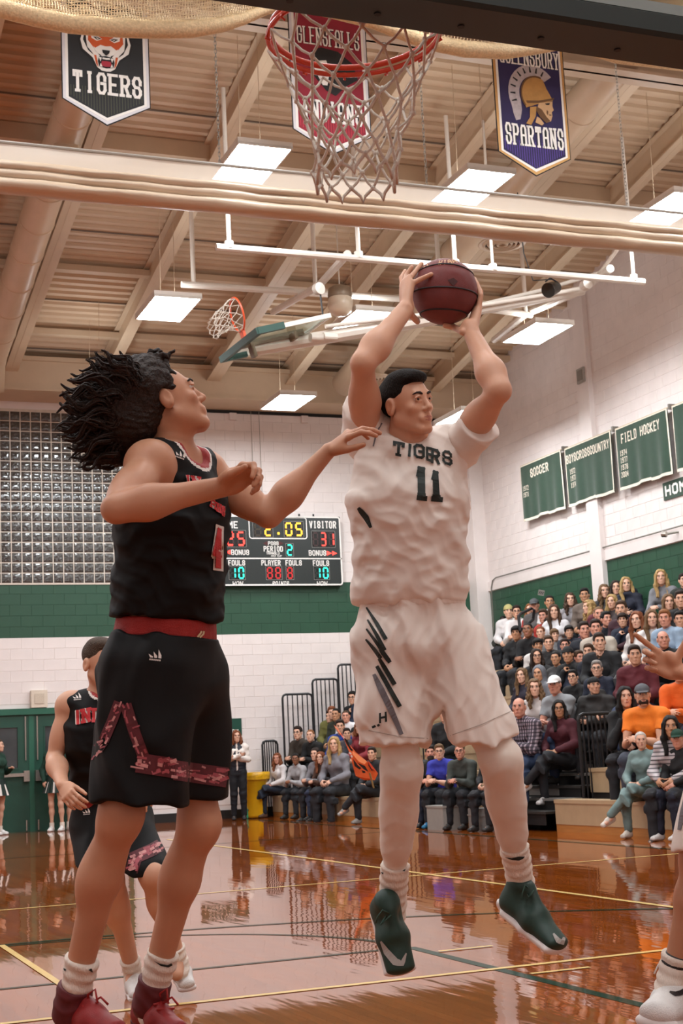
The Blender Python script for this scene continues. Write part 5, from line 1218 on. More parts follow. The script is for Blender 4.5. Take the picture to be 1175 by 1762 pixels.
decal('lettering', H_, word_on('H', ((652, 1245), (666, 1242), (665, 1224), (652, 1227)), .2, serif=False), M_num, pl, .004); decal('lettering', H_, stripe([(640, 1252), (646, 1249)], 4, 3)+stripe([(649, 1249), (653, 1247)], 4, 3), M_num, pl, .004)
decal('hip_logo', H_, stripe([(826, 1033), (831, 1037), (835, 1036)], [3, 4, 2], 3), M_num, pl, .004)
decal('hem_stitch', H_, stripe([(634, 1257), (690, 1268), (742, 1271)], 1.4, 6)+stripe([(774, 1266), (830, 1246), (885, 1221)], 1.4, 6), mat('stitch_shade', '#b3a498', .8), pl, .002)
# socks and shoes
def sock(an, kn, toe_dir, S_, m, parent, hgt=.16, r=.041, an_off=.0, sd=0, name='sock'):
    k = SDF(); d = nrm(kn-an); k.cone(an-d*.03+toe_dir*.012, an+d*hgt, r, r*1.12, .01); k.cone(an-d*.03, an-d*.06+toe_dir*.04, r, r*.95, .02); RR_ = axes(d, (.2, .3, .9) if abs(d[2]) < .9 else (1, 0, 0)); k.box(an+d*(hgt+.05), (.15, .052, .15), RR_, .003, .003, 0, -1)
    k.disp = lambda P: .0022*np.sin((P@d)*190)+.002*np.sin((P@d)*95+2*P@toe_dir*40); sdf_obj(name, k, .005, m, parent); return k
kR = sock(anR, knR, nrm(A_(690, 1650, 5.1)-anR), None, M_sock, pl, .12, .047); kL = sock(anL, knL, nrm(A_(945, 1600, 5.15)-anL), None, M_sock, pl, .155, .047)
decal('sock_mark', kL, poly_quads([(868, 1475), (880, 1477), (892, 1474), (903, 1474), (902, 1477), (893, 1481), (880, 1480)], 3), M_num, pl, .003)
for q in ([(655, 1500), (660, 1502), (657, 1505)], [(692, 1498), (698, 1495), (697, 1500)]): decal('sock_mark', kR, poly_quads(q, 2), M_num, pl, .003)
def shoe(heel, toe, up, parent, mu, ms, laces=None, high=.115, w=1.0, cell=.0045, sole2=None):
    a, b = SDF(), SDF(); P, l, u, s = add_shoe(a, b, heel, toe, up, w, high)
    o = sdf_obj('shoe', a, cell, mu, parent); sdf_obj('sole', b, cell, ms, o)
    if laces:
        q = np.linalg.norm(np.asarray(toe)-np.asarray(heel))/.30; mb = MB()
        for i in range(6):
            t = i/5; h_ = .094-.030*t+.016*(1-t); aa = .105+.085*t; wd = .022+.004*t
            mb.tube([P(aa, h_-.016, -wd), P(aa+.004, h_, -wd*.5), P(aa+.004, h_+.003, 0), P(aa+.004, h_, wd*.5), P(aa, h_-.016, wd)], .0032, 5)
        mb.tube([P(.10, .118, .0), P(.085, .135, .03), P(.10, .12, .05), P(.11, .10, .055)], .0028, 5); mb.tube([P(.10, .118, .0), P(.115, .135, .02), P(.125, .118, .045), P(.10, .11, .02)], .0028, 5)
        mb.build('laces', laces, o, smooth=True)
    return o, a, b
M_laceg = mat('lace_dark', '#2c4a3f', .8)
o1, sa, sb1 = shoe(A_(652, 1548, 5.34), A_(694, 1697, 5.16), nrm(-Fw*.95+Uw*.25+Rw*.2), pl, M_shoeg, M_solew, M_laceg, .10, 1.22)
decal('shoe_mark', sa, stripe([(655, 1620), (665, 1638), (680, 1655), (692, 1658), (699, 1640)], [3, 11, 13, 9, 2], 4), M_swoosh, o1, .003)
o2, sa, sb2 = shoe(A_(856, 1560, 5.36), A_(972, 1655, 5.12), nrm(Uw*.82+Rw*.42-Fw*.42), pl, M_shoeg, M_solew, M_laceg, .11, 1.15)
decal('shoe_mark', sa, stripe([(952, 1606), (960, 1618), (968, 1622), (972, 1608)], [3, 9, 9, 2], 4), M_swoosh, o2, .003)

# ---- the ball
bt = thing('basketball', 'reddish-brown basketball held overhead by the jumping player', 'ball', ballc)
def ball_mat():
    m = mat('ball_leather', '#7c2f2c', .5, noise=.10, nscale=40, bump=.5, bscale=700); return m
bs = MB(); me = bpy.data.meshes.new('ball'); bm = bmesh.new(); bmesh.ops.create_uvsphere(bm, u_segments=96, v_segments=64, radius=ballr); bm.to_mesh(me); bm.free()
link('cover', me, bt, ball_mat(), None, True)
bz = nrm(Uw*.985+Rw*.09+Fw*-.05); bx = nrm(np.cross(bz, -Fw)*-1); by = np.cross(bz, bx)        # by points to the camera or away
M_seam = mat('ball_seam', '#1f0f0f', .6)
def seam(fn, n=80): 
    pts = [ballc+nrm(fn(t))*(ballr+.0002) for t in np.linspace(0, 2*math.pi, n, endpoint=False)]; MB().tube(pts, .0032, 6, closed=True).build('seam', M_seam, bt)
tl = lambda a, b, t: bx*math.cos(t)+by*math.sin(t)*1+bz*(a+b*math.cos(2*t))
seam(lambda t: bx*math.cos(t)+by*math.sin(t)-bz*.12); seam(lambda t: bx*math.cos(t)*.78+by*math.sin(t)*.85+bz*(.60-.12*math.cos(2*t))); seam(lambda t: bx*math.cos(t)*.62+by*math.sin(t)*.8-bz*(.72-.1*math.cos(2*t)))
BS = SDF(); BS.ell(ballc, (ballr,)*3)
M_gold = mat('ball_gold', '#d9a878', .5)
for w_, c in (('IF', ((727, 462), (742, 456), (738, 447), (725, 452))), ('WIAA', ((752, 456), (788, 452), (782, 446), (756, 448)))): decal('lettering', BS, word_on(w_, c, .2, serif=False), M_gold, bt, .0012)
decal('valve_badge', BS, poly_quads([(770, 482), (780, 478), (788, 484), (780, 492)], 2), mat('ball_dark', '#4a1f1e', .6), bt, .0012)
# ---- player 4: in profile, reaching with the far arm, hair flying back
M_jk = mat('black_jersey', '#070708', .7, spec=.25, noise=.12, nscale=8, bump=.06, bscale=900)
M_sk = mat('black_shorts', '#060607', .65, spec=.25, noise=.12, nscale=7, bump=.06, bscale=900)
M_red = mat('red_trim', '#a3221f', .6, noise=.08, nscale=20, bump=.4, bscale=300); M_white = M_white; M_wp = mat('print_offwhite', '#e6ddd6', .6, noise=.05, nscale=20)
M_rp = mat('print_crimson', '#c22a30', .6, noise=.08, nscale=25); M_pink = mat('print_pink', '#a94f58', .6, noise=.25, nscale=60); M_mar = mat('print_maroon', '#5c1a24', .6, noise=.3, nscale=40)
M_shr = mat('shoe_red', '#8e1b1b', .5, noise=.15, nscale=30, bump=.15, bscale=400); M_shd = mat('shoe_maroon', '#5a1219', .6, noise=.15, nscale=30)
M_hairB = mat('hair_brown_black', '#2a1b13', .6, spec=.25, noise=.35, nscale=60, bump=1, bscale=90, stretch=(1, 1, 1))
A4 = lambda px, py, D=4.3: at(px, py, D)
p4 = thing('person', 'person in black jersey number 4 with red waistband reaching towards the leaping player', 'person', A4(285, 1080)*np.array([1, 1, 0]))
f4 = nrm(Rw*.90-Fw*.43); s4 = nrm(np.cross(f4, Uw))
pel, wai, che, nek = A4(281, 1105), A4(287, 1022), A4(297, 885), A4(303, 778)
shR, shL = A4(256, 800, 4.13), A4(352, 815, 4.46)
elR, wrR = A4(199, 876, 3.90), A4(383, 838, 3.97); elL, wrL = A4(462, 887, 4.40), A4(566, 775, 4.45)
hipR, knR, anR = A4(250, 1130, 4.21), A4(207, 1405, 4.12), A4(125, 1712, 4.20)
hipL, knL, anL = A4(318, 1140, 4.40), A4(343, 1418, 4.34), A4(262, 1702, 4.40)
hf_ = nrm(Rw*.87+Uw*.40+Fw*.22); hu_ = nrm(Uw*.9-Rw*.40); RH = axes(hf_, hu_); hc = A4(287, 696, 4.29); HS = .96
S = SDF()
torso(S, pel, wai, che, nek, s4, s4, .97); shoulders(S, nek, che, shL, shR, .98); add_neck(S, nek+f4*-.01, hc, RH, .98, 0, HS); add_head(S, hc, RH, HS, 0, 1, 1.0)
arm(S, shR, elR, wrR, 1.0); arm(S, shL, elL, wrL, .98)
kf = nrm(Rw*.8-Fw*.5+Uw*.2)
leg(S, hipR, knR, anR, kf, 1.0); leg(S, hipL, knL, anL, kf, 1.0)
S.cone(anR, anR-Uw*.03, .034, .03, .03); S.cone(anL, anL-Uw*.03, .034, .03, .03)
fo = nrm(wrR-elR)
add_hand(S, wrR, nrm(A4(436, 806, 3.95)-wrR), nrm(-Fw*.7+Uw*.75), nrm(-Uw+Rw*.2+Fw*.3), (.75, .85, .9, .95), 1.0, 0, .7, (.35, .55, .6))
add_hand(S, wrL, nrm(A4(606, 742, 4.42)-wrL), nrm(-Fw*.75-Uw*.5-Rw*.2), nrm(Fw*.35-Uw*.7+Rw*.5), ((.25, .5, .4), (.3, .5, .4), (.4, .5, .4), (.6, .6, .5)), .98, 0, 1.0, (.3, .35, .5))
sdf_obj('body', S, .0048, [M_skinB, M_lipA], p4, True)
eye_parts(hc, RH, HS, p4, M_iris, True, (0, 1, 0), M_brow)
# hair: a mass thrown back with loose locks
X = lambda x, y, z: hc+RH@(np.array([x, y, z])*HS)
Hs = SDF(); e = lambda p, r, k, op=1: Hs.ell(X(*p), np.array(r)*HS, RH, k, 0, op)
e((0, -.018, .045), (.079, .098, .082), .02); e((0, -.05, .06), (.082, .08, .075), .03); e((.0, -.10, .03), (.085, .09, .085), .04)
rb = nrm(-Rw); q = lambda px, py, d=4.29: A4(px, py, d)
for px, py, r, d in ((232, 668, .085, 4.25), (200, 690, .085, 4.27), (215, 730, .085, 4.24), (180, 725, .07, 4.3), (190, 765, .055, 4.27), (240, 650, .06, 4.3), (170, 690, .055, 4.3), (255, 640, .035, 4.28)): Hs.ell(q(px, py, d), (r, r*1.1, r*.9), None, .05)
def rmv(p, h, r=.01, k=.01): Hs.box(X(*p), np.array(h)*HS, RH, r*HS, k, 0, -1)
rmv((0, .135, -.03), (.15, .075, .108), .02); rmv((0, .07, -.14), (.15, .075, .10), .02)
for s in (-1, 1): Hs.ell(X(s*.085, -.004, -.012), (.03, .028, .038), RH, .008, 0, -1); rmv((s*.085, .062, .05), (.03, .022, .03), .012)
rg = np.random.default_rng(4); 
def lock(p0, dirs, n, r0, amp): 
    pts = [np.array(p0)]; ph = rg.uniform(0, 6.28)
    for i in range(n): 
        d = nrm(dirs[0]*(1-i/n)+dirs[1]*(i/n)); o = np.cross(d, -Fw)*math.sin(i*1.15+ph)*amp; pts.append(pts[-1]+d*.018+o*.018+Fw*.004*rg.normal())
    for i in range(n): Hs.cone(pts[i], pts[i+1], r0*(1-i/n)+.003, r0*(1-(i+1)/n)+.003, .008)
for i in range(64):
    th = rg.uniform(0, 1); a = (q(240, 640), q(160, 668), q(150, 720), q(175, 765), q(212, 795))
    k = th*3.999; j = int(k); base = a[j]*(1-(k-j))+a[j+1]*(k-j)+Fw*rg.uniform(-.09, .09); base = base*.75+q(205, 710)*.25
    out = nrm(base-q(225, 712)); lock(base, (nrm(out+Uw*.3*rg.normal()), nrm(out*.4+rb*.5+Uw*rg.uniform(-.7, .6))), rg.integers(3, 6), rg.uniform(.010, .018), 1.0)
for i in range(12): lock(q(258+rg.uniform(-22, 10), 640+rg.uniform(-6, 6), 4.29+rg.uniform(-.05, .05)), (nrm(Uw*.6+Rw*rg.uniform(-.2, .6)), nrm(Rw+Uw*rg.uniform(-.9, .3))), 4, .010, .8)
Hs.disp = lambda P: .003*np.sin((P@RH[:, 2])*150+5*np.sin(P@RH[:, 1]*31)+4*np.sin(P@RH[:, 0]*43+P@RH[:, 2]*27))*np.sin(P@RH[:, 1]*61+3*np.sin(P@RH[:, 2]*37))+.0015*np.sin(P@RH[:, 0]*170+P@RH[:, 1]*210+6*np.sin(P@RH[:, 2]*55))
sdf_obj('hair', Hs, .0052, M_hairB, p4)
lk = MB()
for i in range(150):          # loose locks: clumps of strands swept back
    k = rg.uniform(0, 3.999); a = (q(268, 640), q(190, 655), q(152, 705), q(172, 765), q(212, 800)); j = int(k); b = a[j]*(1-(k-j))+a[j+1]*(k-j); c0 = q(240, 705)
    p = c0+(b-c0)*rg.uniform(.30, .93)+Fw*rg.uniform(-.15, .06); d = nrm(nrm(b-c0)*.55+rb*.55); d2 = nrm(rb*.9+Uw*rg.uniform(-.9, .5)+nrm(b-c0)*.3); ph = rg.uniform(0, 6.28); wv = rg.uniform(.5, 1.1); cv = nrm(np.cross(d, Fw)+Fw*.4*rg.normal()); L = rg.uniform(.009, .015)
    for h in range(9):
        o_ = rg.normal(size=3)*.008; pts = [p+o_]
        for m_ in range(9): dd = nrm(d*(1-m_/9)+d2*m_/9); pts.append(pts[-1]+dd*L+cv*L*wv*math.sin(ph+m_*.85)-o_*.09)
        lk.tube(pts, [.0024, .003, .0032, .0032, .003, .0028, .0024, .002, .0014, .0007], 4, caps=False)
lk.build('loose_strands', M_hairB, p4, kind='stuff', smooth=True)
J = SDF(); torso(J, A4(284, 1075), wai, che, nek, s4, s4, 1.0, 0, .022, 1.0)
for sh in (shL, shR): J.econe(che*.55+sh*.45, sh*.62+nek*.38+Uw*.0, nrm(nek-che), (.09, .055), (.07, .045), .05); J.cone(nek-Uw*.03, sh*.62+nek*.38, .055, .055, .04)
J.econe(A4(291, 1052), A4(296, 930), s4, (.165, .172), (.135, .128), .05)
J.box(A4(290, 1181), (.5, .5, .20), axes(f4, nrm(Uw+f4*.25)), .003, .01, 0, -1)
J.ell(nek+Uw*.05+f4*.06, (.08, .085, .10), None, .01, 0, -1)
for sh in (shL, shR): J.ell(sh+(sh-nek)*.42+Uw*-.02, (.085, .085, .12), None, .01, 0, -1)
_g1 = folds(.011, [(nrm(Uw+f4*.5), .12, 1), (nrm(Uw-f4*.7), .10, .6)], 5); _g2 = folds(.005, [(nrm(Uw+f4*.9), .05, 1), (nrm(Uw-f4*.3), .055, .7)], 7); J.disp = lambda P: _g1(P)+_g2(P)
_n = len(J.p)-3; sdf_obj('jersey', J, .005, [M_jk, M_wp, M_red], p4, trim=((_n, -1, .009, 2), (_n, .009, .019, 1), (_n+1, -1, .010, 1), (_n+2, -1, .010, 1)))
for gap_, m_, l_ in ((.40, M_wp, .005), (.24, M_rp, .010)):
    for ch, c in (('I', ((319, 834), (331, 834), (329, 817), (317, 817))), ('N', ((331, 836), (346, 838), (344, 820), (330, 818)))): decal('lettering', J, word_on(ch, c, gap_*.8, serif=True), m_, p4, l_)
    for ch, c in (('A', ((362, 872), (372, 878), (372, 862), (363, 858))), ('N', ((373, 880), (381, 884), (381, 868), (373, 864))), ('S', ((381, 886), (387, 890), (388, 872), (382, 869)))): decal('lettering', J, word_on(ch, c, gap_*.8, serif=True), m_, p4, l_)
decal('number', J, word_on('4', ((362, 982), (386, 985), (386, 905), (368, 900)), .22, serif=False, seg=.06), M_wp, p4, .005); decal('number', J, word_on('4', ((364, 977), (383, 980), (383, 910), (370, 905)), .14, serif=False, seg=.06), M_rp, p4, .010)
def threebar(S_, x, y, s, m, par, rot=0, nm='chest_logo'):
    c, n = math.cos(rot), math.sin(rot); T = lambda u, v: (x+s*(u*c-v*n), y+s*(u*n+v*c)); qs = []
    for i, h in enumerate((.35, .62, .9)):
        u = -.55+.42*i; qs += [(T(u, .3), T(u+.3, .3), T(u+.3-.02, .3-h*.35), T(u-.18+.06*i, .3-h))]
    for i in range(6): u = -.6+.2*i; qs += [(T(u, .42), T(u+.14, .42), T(u+.14, .58), T(u, .58))]
    decal(nm, S_, qs, m, par, .004)
threebar(J, 312, 781, 14, M_wp, p4, .35)
B_ = SDF(); B_.econe(A4(287, 1068), A4(284, 1098), s4, (.165, .172), (.137, .142), .01); RB = axes(f4, nrm(Uw+f4*.25)); cB = A4(284, 1082); B_.box(cB+RB[:, 2]*.095, (.5, .5, .068), RB, .003, .004, 0, -1); B_.box(cB-RB[:, 2]*.10, (.5, .5, .072), RB, .003, .004, 0, -1)
B_.disp = folds(.002, [(s4, .03, 1)], 2); sdf_obj('waistband', B_, .006, M_red, p4)
decal('drawstring', B_, stripe([(340, 1096), (345, 1090), (347, 1086)], 3, 3)+stripe([(344, 1097), (350, 1091), (351, 1086)], 3, 3), mat('drawstring_cream', '#d8c79f', .7), p4, .006)
H_ = SDF(); hR, hL = A4(238, 1410, 4.14), A4(322, 1428, 4.36)
H_.econe(A4(283, 1100), A4(277, 1160), s4, (.172, .19), (.145, .165), .04); H_.econe(A4(254, 1150, 4.20), hR, f4, (.135, .130), (.125, .140), .05); H_.econe(A4(318, 1155, 4.40), hL, f4, (.125, .120), (.12, .125), .05)
H_.box(A4(275, 1372, 4.25)-Uw*.15, (.6, .6, .150), axes(f4, nrm(Uw+f4*.20)), .003, .006, 0, -1); H_.box(cB+RB[:, 2]*.050, (.5, .5, .075), RB, .003, .004, 0, -1)
H_.disp = folds(.012, [(nrm(f4+Uw*.2), .13, 1), (nrm(f4-Uw*.5), .17, .7)], 8)
sdf_obj('shorts', H_, .0065, M_sk, p4)
threebar(H_, 268, 1127, 17, M_wp, p4, .1, 'hip_logo')
def camo(S_, segs, w, par, n, seed):
    rg_ = np.random.default_rng(seed); bq, pq, wq = [], [], []
    for a, b in segs: bq += stripe([a, b], w, 5)
    decal('pattern_band', S_, bq, M_mar, par, .003)
    for i in range(n):
        a, b = segs[rg_.integers(len(segs))]; a, b = np.array(a, float), np.array(b, float); d = nrm(b-a); nn_ = np.array([-d[1], d[0]]); c = a+(b-a)*rg_.uniform(.02, .98)+nn_*rg_.uniform(-.36, .36)*w
        L = rg_.uniform(3, w*.34); r = nrm(d+nn_*rg_.normal()*.15) if rg_.random() < .7 else nrm(np.array([1, -.35])); (pq if i % 3 else wq).extend(stripe([c-r*L, c+r*L], rg_.uniform(2, w*.22), 4))
    decal('pattern_marks', S_, pq, M_pink, par, .0042); decal('pattern_marks', S_, wq, mat('print_rose', '#cf8f8c', .6, noise=.25, nscale=60), par, .0048)
camo(H_, [((205, 1208), (193, 1240)), ((193, 1240), (178, 1275)), ((178, 1275), (152, 1310))], 18, p4, 26, 1); camo(H_, [((216, 1212), (232, 1262)), ((232, 1262), (248, 1305)), ((248, 1305), (262, 1318))], 20, p4, 26, 2)
camo(H_, [((235, 1312), (300, 1322)), ((300, 1325), (391, 1338))], 34, p4, 52, 3)
M_sockw = M_sock
for an, kn, toe, nm in ((anR, knR, A4(185, 1780, 4.15), 0), (anL, knL, A4(300, 1770, 4.3), 1)):
    k = sock(an, kn, nrm(toe-an), None, M_sock, p4, .118, .043)
    if nm == 0:
        for q_ in ([(106, 1664), (112, 1672), (114, 1668)], [(152, 1669), (160, 1674), (158, 1666)]): decal('sock_mark', k, poly_quads(q_, 1.5), M_num, p4, .003)
    else: decal('sock_mark', k, poly_quads([(264, 1653), (274, 1658), (288, 1661), (296, 1657), (297, 1661), (290, 1665), (276, 1662)], 2), M_num, p4, .003)
def hightop(an, heel, toe, kn, par):
    o, a, b = shoe(heel, toe, nrm(kn-an), par, M_shr, M_shd, None, .11); d = nrm(kn-an); k = SDF(); k.cone(an-d*.05+nrm(toe-heel)*.012, an+d*.05, .053, .049, .02); k.box(an+d*.165, (.15, .15, .135), axes(d, (.2, .3, .9))[:, [0, 2, 1]], .003, .003, 0, -1)
    k.disp = folds(.003, [(d, .04, 1)], 3); sdf_obj('collar', k, .005, M_shd, o)
    P_ = nrm(toe-heel); u_ = nrm(d-P_*(d@P_)); s_ = np.cross(P_, u_)
    b0 = heel+P_*.13+u_*.085
    MB().tube([b0, b0+u_*.03+P_*.01+s_*.01, b0+u_*.045+P_*.03+s_*.0, b0+u_*.01+P_*.04, b0], .0035, 6).tube([b0, b0+u_*.02+P_*.03-s_*.02, b0-u_*.0+P_*.05-s_*.03], .0035, 6).tube([b0-s_*.03, b0+s_*.03+P_*.01], .004, 6).tube([b0-s_*.03+P_*.03-u_*.012, b0+s_*.03+P_*.03-u_*.012], .004, 6).build('laces', M_red, o, smooth=True)
hightop(anR, A4(103, 1772, 4.24), A4(218, 1795, 4.05), knR, p4); hightop(anL, A4(232, 1768, 4.44), A4(318, 1790, 4.24), knL, p4)
# ---- crouching defender behind, and the player cut off at the right edge
A7 = lambda px, py, D=7.0: at(px, py, D)
p3 = thing('person', 'person in black jersey lettered IN crouching on defence, half hidden behind the red-waistband player', 'person', A7(185, 1390)*np.array([1, 1, 0]))
pel, wai, che, nek = A7(190, 1400, 7.02), A7(186, 1350, 7.0), A7(186, 1262, 6.97), A7(180, 1196, 6.95)
f3 = nrm(-Fw*.9+Rw*.35); s3 = nrm(np.cross(f3, Uw))
shR, elR, wrR = A7(120, 1215, 6.97), A7(94, 1305, 6.92), A7(108, 1352, 6.68); shL, elL, wrL = A7(243, 1212, 7.0), A7(268, 1300, 7.0), A7(250, 1345, 6.72)
hipR, knR, anR = A7(168, 1412), A7(190, 1512, 6.72), A7(229, 1672, 6.95); hipL, knL, anL = A7(215, 1412), A7(262, 1505, 6.7), A7(306, 1650, 6.82)
hf_ = nrm(-Fw*.72+Rw*.70+Uw*.02); RH = axes(hf_, nrm(Uw-Rw*.06)); hc = A7(173, 1142, 6.95); HS = .95
S = SDF(); torso(S, pel, wai, che, nek, s3, s3, .97); shoulders(S, nek, che, shL, shR, .98); add_neck(S, nek, hc, RH, 1, 0, HS); add_head(S, hc, RH, HS)
arm(S, shR, elR, wrR, 1.04); arm(S, shL, elL, wrL, 1.0); leg(S, hipR, knR, anR, f3); leg(S, hipL, knL, anL, f3)
add_hand(S, wrR, nrm(A7(120, 1372, 6.6)-wrR), nrm(Rw*.6+Uw*.4-Fw*.3), nrm(Rw*.7+Fw*.6), (.5, .55, .6, .6), 1.0, 0, .7, (.3, .5, .5)); add_hand(S, wrL, nrm(-Fw*.7-Uw*.3), -Rw, Rw*.2-Uw, (.5,)*4)
S.cone(anR, anR-Uw*.05-Fw*.06, .034, .03, .03); S.cone(anL, anL-Uw*.05-Fw*.06, .034, .03, .03)
sdf_obj('body', S, .006, [M_skinA, M_lipA], p3, True); eye_parts(hc, RH, HS, p3, M_iris, True, (0, 1, -.1), mat('brow_brown', '#4a3624', .8))
def short_hair(hc, RH, HS, m, par, cell=.005, top=.0, lift=.0):
    Hs = SDF(); X = lambda x, y, z: hc+RH@(np.array([x, y, z])*HS); e = lambda p, r, k, op=1: Hs.ell(X(*p), np.array(r)*HS, RH, k, 0, op)
    e((0, -.015, .046), (.078+lift, .100+lift, .081+lift), .02); e((0, .012, .098), (.060, .070, .028+top), .03)
    rm = lambda p, h, r: Hs.box(X(*p), np.array(h)*HS, RH, r*HS, .008, 0, -1)
    rm((0, .13, -.03), (.15, .075, .106), .02); rm((0, .06, -.13), (.15, .10, .10), .02); rm((0, 0, -.16), (.2, .2, .08), .01)
    for s in (-1, 1): Hs.ell(X(s*.085, -.006, -.012), (.03, .026, .036), RH, .006, 0, -1)
    return sdf_obj('hair', Hs, cell, m, par)
short_hair(hc, RH, HS, mat('hair_brown', '#4a3728', .6, spec=.3, noise=.3, nscale=90, bump=1, bscale=200), p3)
J = SDF(); torso(J, A7(188, 1385), wai, che, nek, s3, s3, 1.0, 0, .03, 1.0)
for sh in (shL, shR): J.econe(che*.5+sh*.5, sh*.8+nek*.2, nrm(nek-che), (.09, .06), (.07, .05), .05); J.cone(nek-Uw*.03, sh*.78+nek*.22, .058, .055, .04)
J.box(A7(190, 1460), (.5, .5, .255), axes(f3, Uw), .003, .01, 0, -1); J.ell(nek+Uw*.06+f3*.05, (.075, .08, .075), None, .01, 0, -1)
for sh in (shL, shR): J.ell(sh+(sh-nek)*.48-Uw*.03, (.07, .085, .13), None, .008, 0, -1)
J.disp = folds(.010, [(nrm(Uw+s3*.5), .12, 1), (nrm(Uw-s3*.7), .10, .6)], 9); _n = len(J.p)-3; sdf_obj('jersey', J, .006, [M_jk, M_wp, M_red], p3, trim=((_n, -1, .009, 2), (_n, .009, .020, 1), (_n+1, -1, .011, 1), (_n+2, -1, .011, 1)))
threebar(J, 133, 1198, 11, M_wp, p3, -.1)
for m_, l_, g_ in ((M_wp, .003, .34), (M_rp, .008, .2)):
    for ch, c in (('I', ((130, 1247), (138, 1246), (137, 1221), (129, 1222))), ('N', ((141, 1245), (156, 1242), (155, 1217), (139, 1220))), ('D', ((159, 1243), (172, 1243), (172, 1218), (158, 1218)))): decal('lettering', J, word_on(ch, c, g_), m_, p3, l_)
B_ = SDF(); B_.econe(A7(188, 1353), A7(190, 1385), s3, (.175, .178), (.13, .13), .01); B_.box(A7(189, 1350)+Uw*.02, (.5, .5, .06), None, .004, .004, 0, -1); B_.box(A7(189, 1400)-Uw*.05, (.5, .5, .07), None, .004, .004, 0, -1); sdf_obj('waistband', B_, .007, M_red, p3)
H_ = SDF(); H_.econe(A7(190, 1378), A7(192, 1410), s3, (.172, .19), (.13, .15), .04)
H_.econe(hipR, A7(180, 1505, 6.78), s3, (.12, .12), (.12, .13), .05); H_.econe(hipL, A7(252, 1512, 6.76), s3, (.12, .12), (.12, .135), .05)
H_.box(A7(190, 1540, 6.8), (.5, .6, .13), axes(f3, nrm(Uw+s3*-.1)), .003, .006, 0, -1); H_.disp = folds(.010, [(nrm(s3+Uw*.3), .13, 1), (Uw, .18, .4)], 15); sdf_obj('shorts', H_, .007, M_sk, p3); threebar(H_, 149, 1396, 10, M_wp, p3, -.1, 'hip_logo')
camo(H_, [((226, 1478), (262, 1462)), ((262, 1462), (290, 1446)), ((226, 1500), (232, 1480))], 22, p3, 46, 6)
kk = sock(anR, knR, -Fw, None, M_sock, p3, .08, .042); sock(anL, knL, -Fw, None, M_sock, p3, .06, .042)
M_shw = mat('shoe_white', '#dcd8d4', .5, noise=.06, nscale=20, bump=.4, bscale=260)
shoe(A7(228, 1702, 7.05), A7(240, 1730, 6.74), Uw, p3, M_shw, M_solew, M_solew, .10)
shoe(A7(304, 1672, 7.0), A7(326, 1712, 6.72), nrm(Uw-Fw*.3), p3, M_shw, M_solew, M_solew, .10)

A5 = lambda px, py, D=4.7: at(px, py, D)
p5 = thing('person', 'person in white shorts cut off by the right edge, one arm reaching in', 'person', A5(1260, 1400)*np.array([1, 1, 0]))
f5 = nrm(-Rw*.85-Fw*.5); s5 = nrm(np.cross(f5, Uw))
pel, wai, che, nek = A5(1352, 1215), A5(1366, 1140), A5(1380, 1020), A5(1378, 925)
shR, shL = A5(1418, 945, 4.9), A5(1352, 955, 4.52); elR, wrR = A5(1400, 1150, 4.92), A5(1380, 1260, 4.8); elL, wrL = A5(1290, 1182, 4.58), A5(1168, 1156, 4.72)
hipR, knR, anR = A5(1372, 1240, 4.8), A5(1350, 1480, 4.75), A5(1380, 1690, 4.95); hipL, knL, anL = A5(1305, 1240, 4.65), A5(1205, 1475, 4.62), A5(1160, 1672, 4.66)
hf_ = nrm(-Rw*.9-Fw*.35); RH = axes(hf_, Uw); hc = A5(1370, 850, 4.7); HS = .95
S = SDF(); torso(S, pel, wai, che, nek, s5, s5, .97); shoulders(S, nek, che, shL, shR, .98); add_neck(S, nek, hc, RH, 1, 0, HS); add_head(S, hc, RH, HS)
arm(S, shR, elR, wrR); arm(S, shL, elL, wrL); leg(S, hipR, knR, anR, f5); leg(S, hipL, knL, anL, f5)
add_hand(S, wrL, nrm(A5(1115, 1130, 4.74)-wrL), nrm(Uw*.95+Rw*.25-Fw*.1), nrm(-Fw*.8-Uw*.1), ((.15, .2, .2), (.8, .9, .7), (.95, 1.0, .8), (1.0, 1.0, .8)), 1.05, 0, 1.2, (1.0, .1, .0)); add_hand(S, wrR, -Uw, f5, s5*-1, (.4,)*4)
S.cone(anR, anR-Uw*.06, .034, .03, .03); S.cone(anL, anL-Uw*.06+f5*.03, .034, .03, .03)
sdf_obj('body', S, .0055, [M_skinB, M_lipA], p5, True); short_hair(hc, RH, HS, M_hairA, p5, .006)
J = SDF(); torso(J, A5(1354, 1220), wai, che, nek, s5, s5, 1, 0, .025)
for sh in (shL, shR): J.econe(che*.5+sh*.5, sh*.75+nek*.25, nrm(nek-che), (.09, .06), (.07, .05), .05); J.cone(nek-Uw*.03, sh*.75+nek*.25, .055, .055, .04)
J.ell(nek+Uw*.06+f5*.05, (.075, .08, .075), None, .01, 0, -1); J.box(A5(1350, 1300), (.5, .5, .14), None, .003, .01, 0, -1); J.disp = folds(.01, [(nrm(Uw+s5*.5), .12, 1)], 5); sdf_obj('jersey', J, .008, M_jw, p5)
H_ = SDF(); H_.econe(A5(1354, 1205), A5(1352, 1250), s5, (.172, .2), (.14, .16), .04); H_.econe(hipL, A5(1240, 1480, 4.62), f5, (.145, .145), (.125, .12), .05); H_.econe(hipR, A5(1360, 1425, 4.78), f5, (.15, .155), (.125, .13), .05)
H_.econe(A5(1245, 1330, 4.62), A5(1225, 1490, 4.6), f5, (.10, .12), (.10, .11), .05)
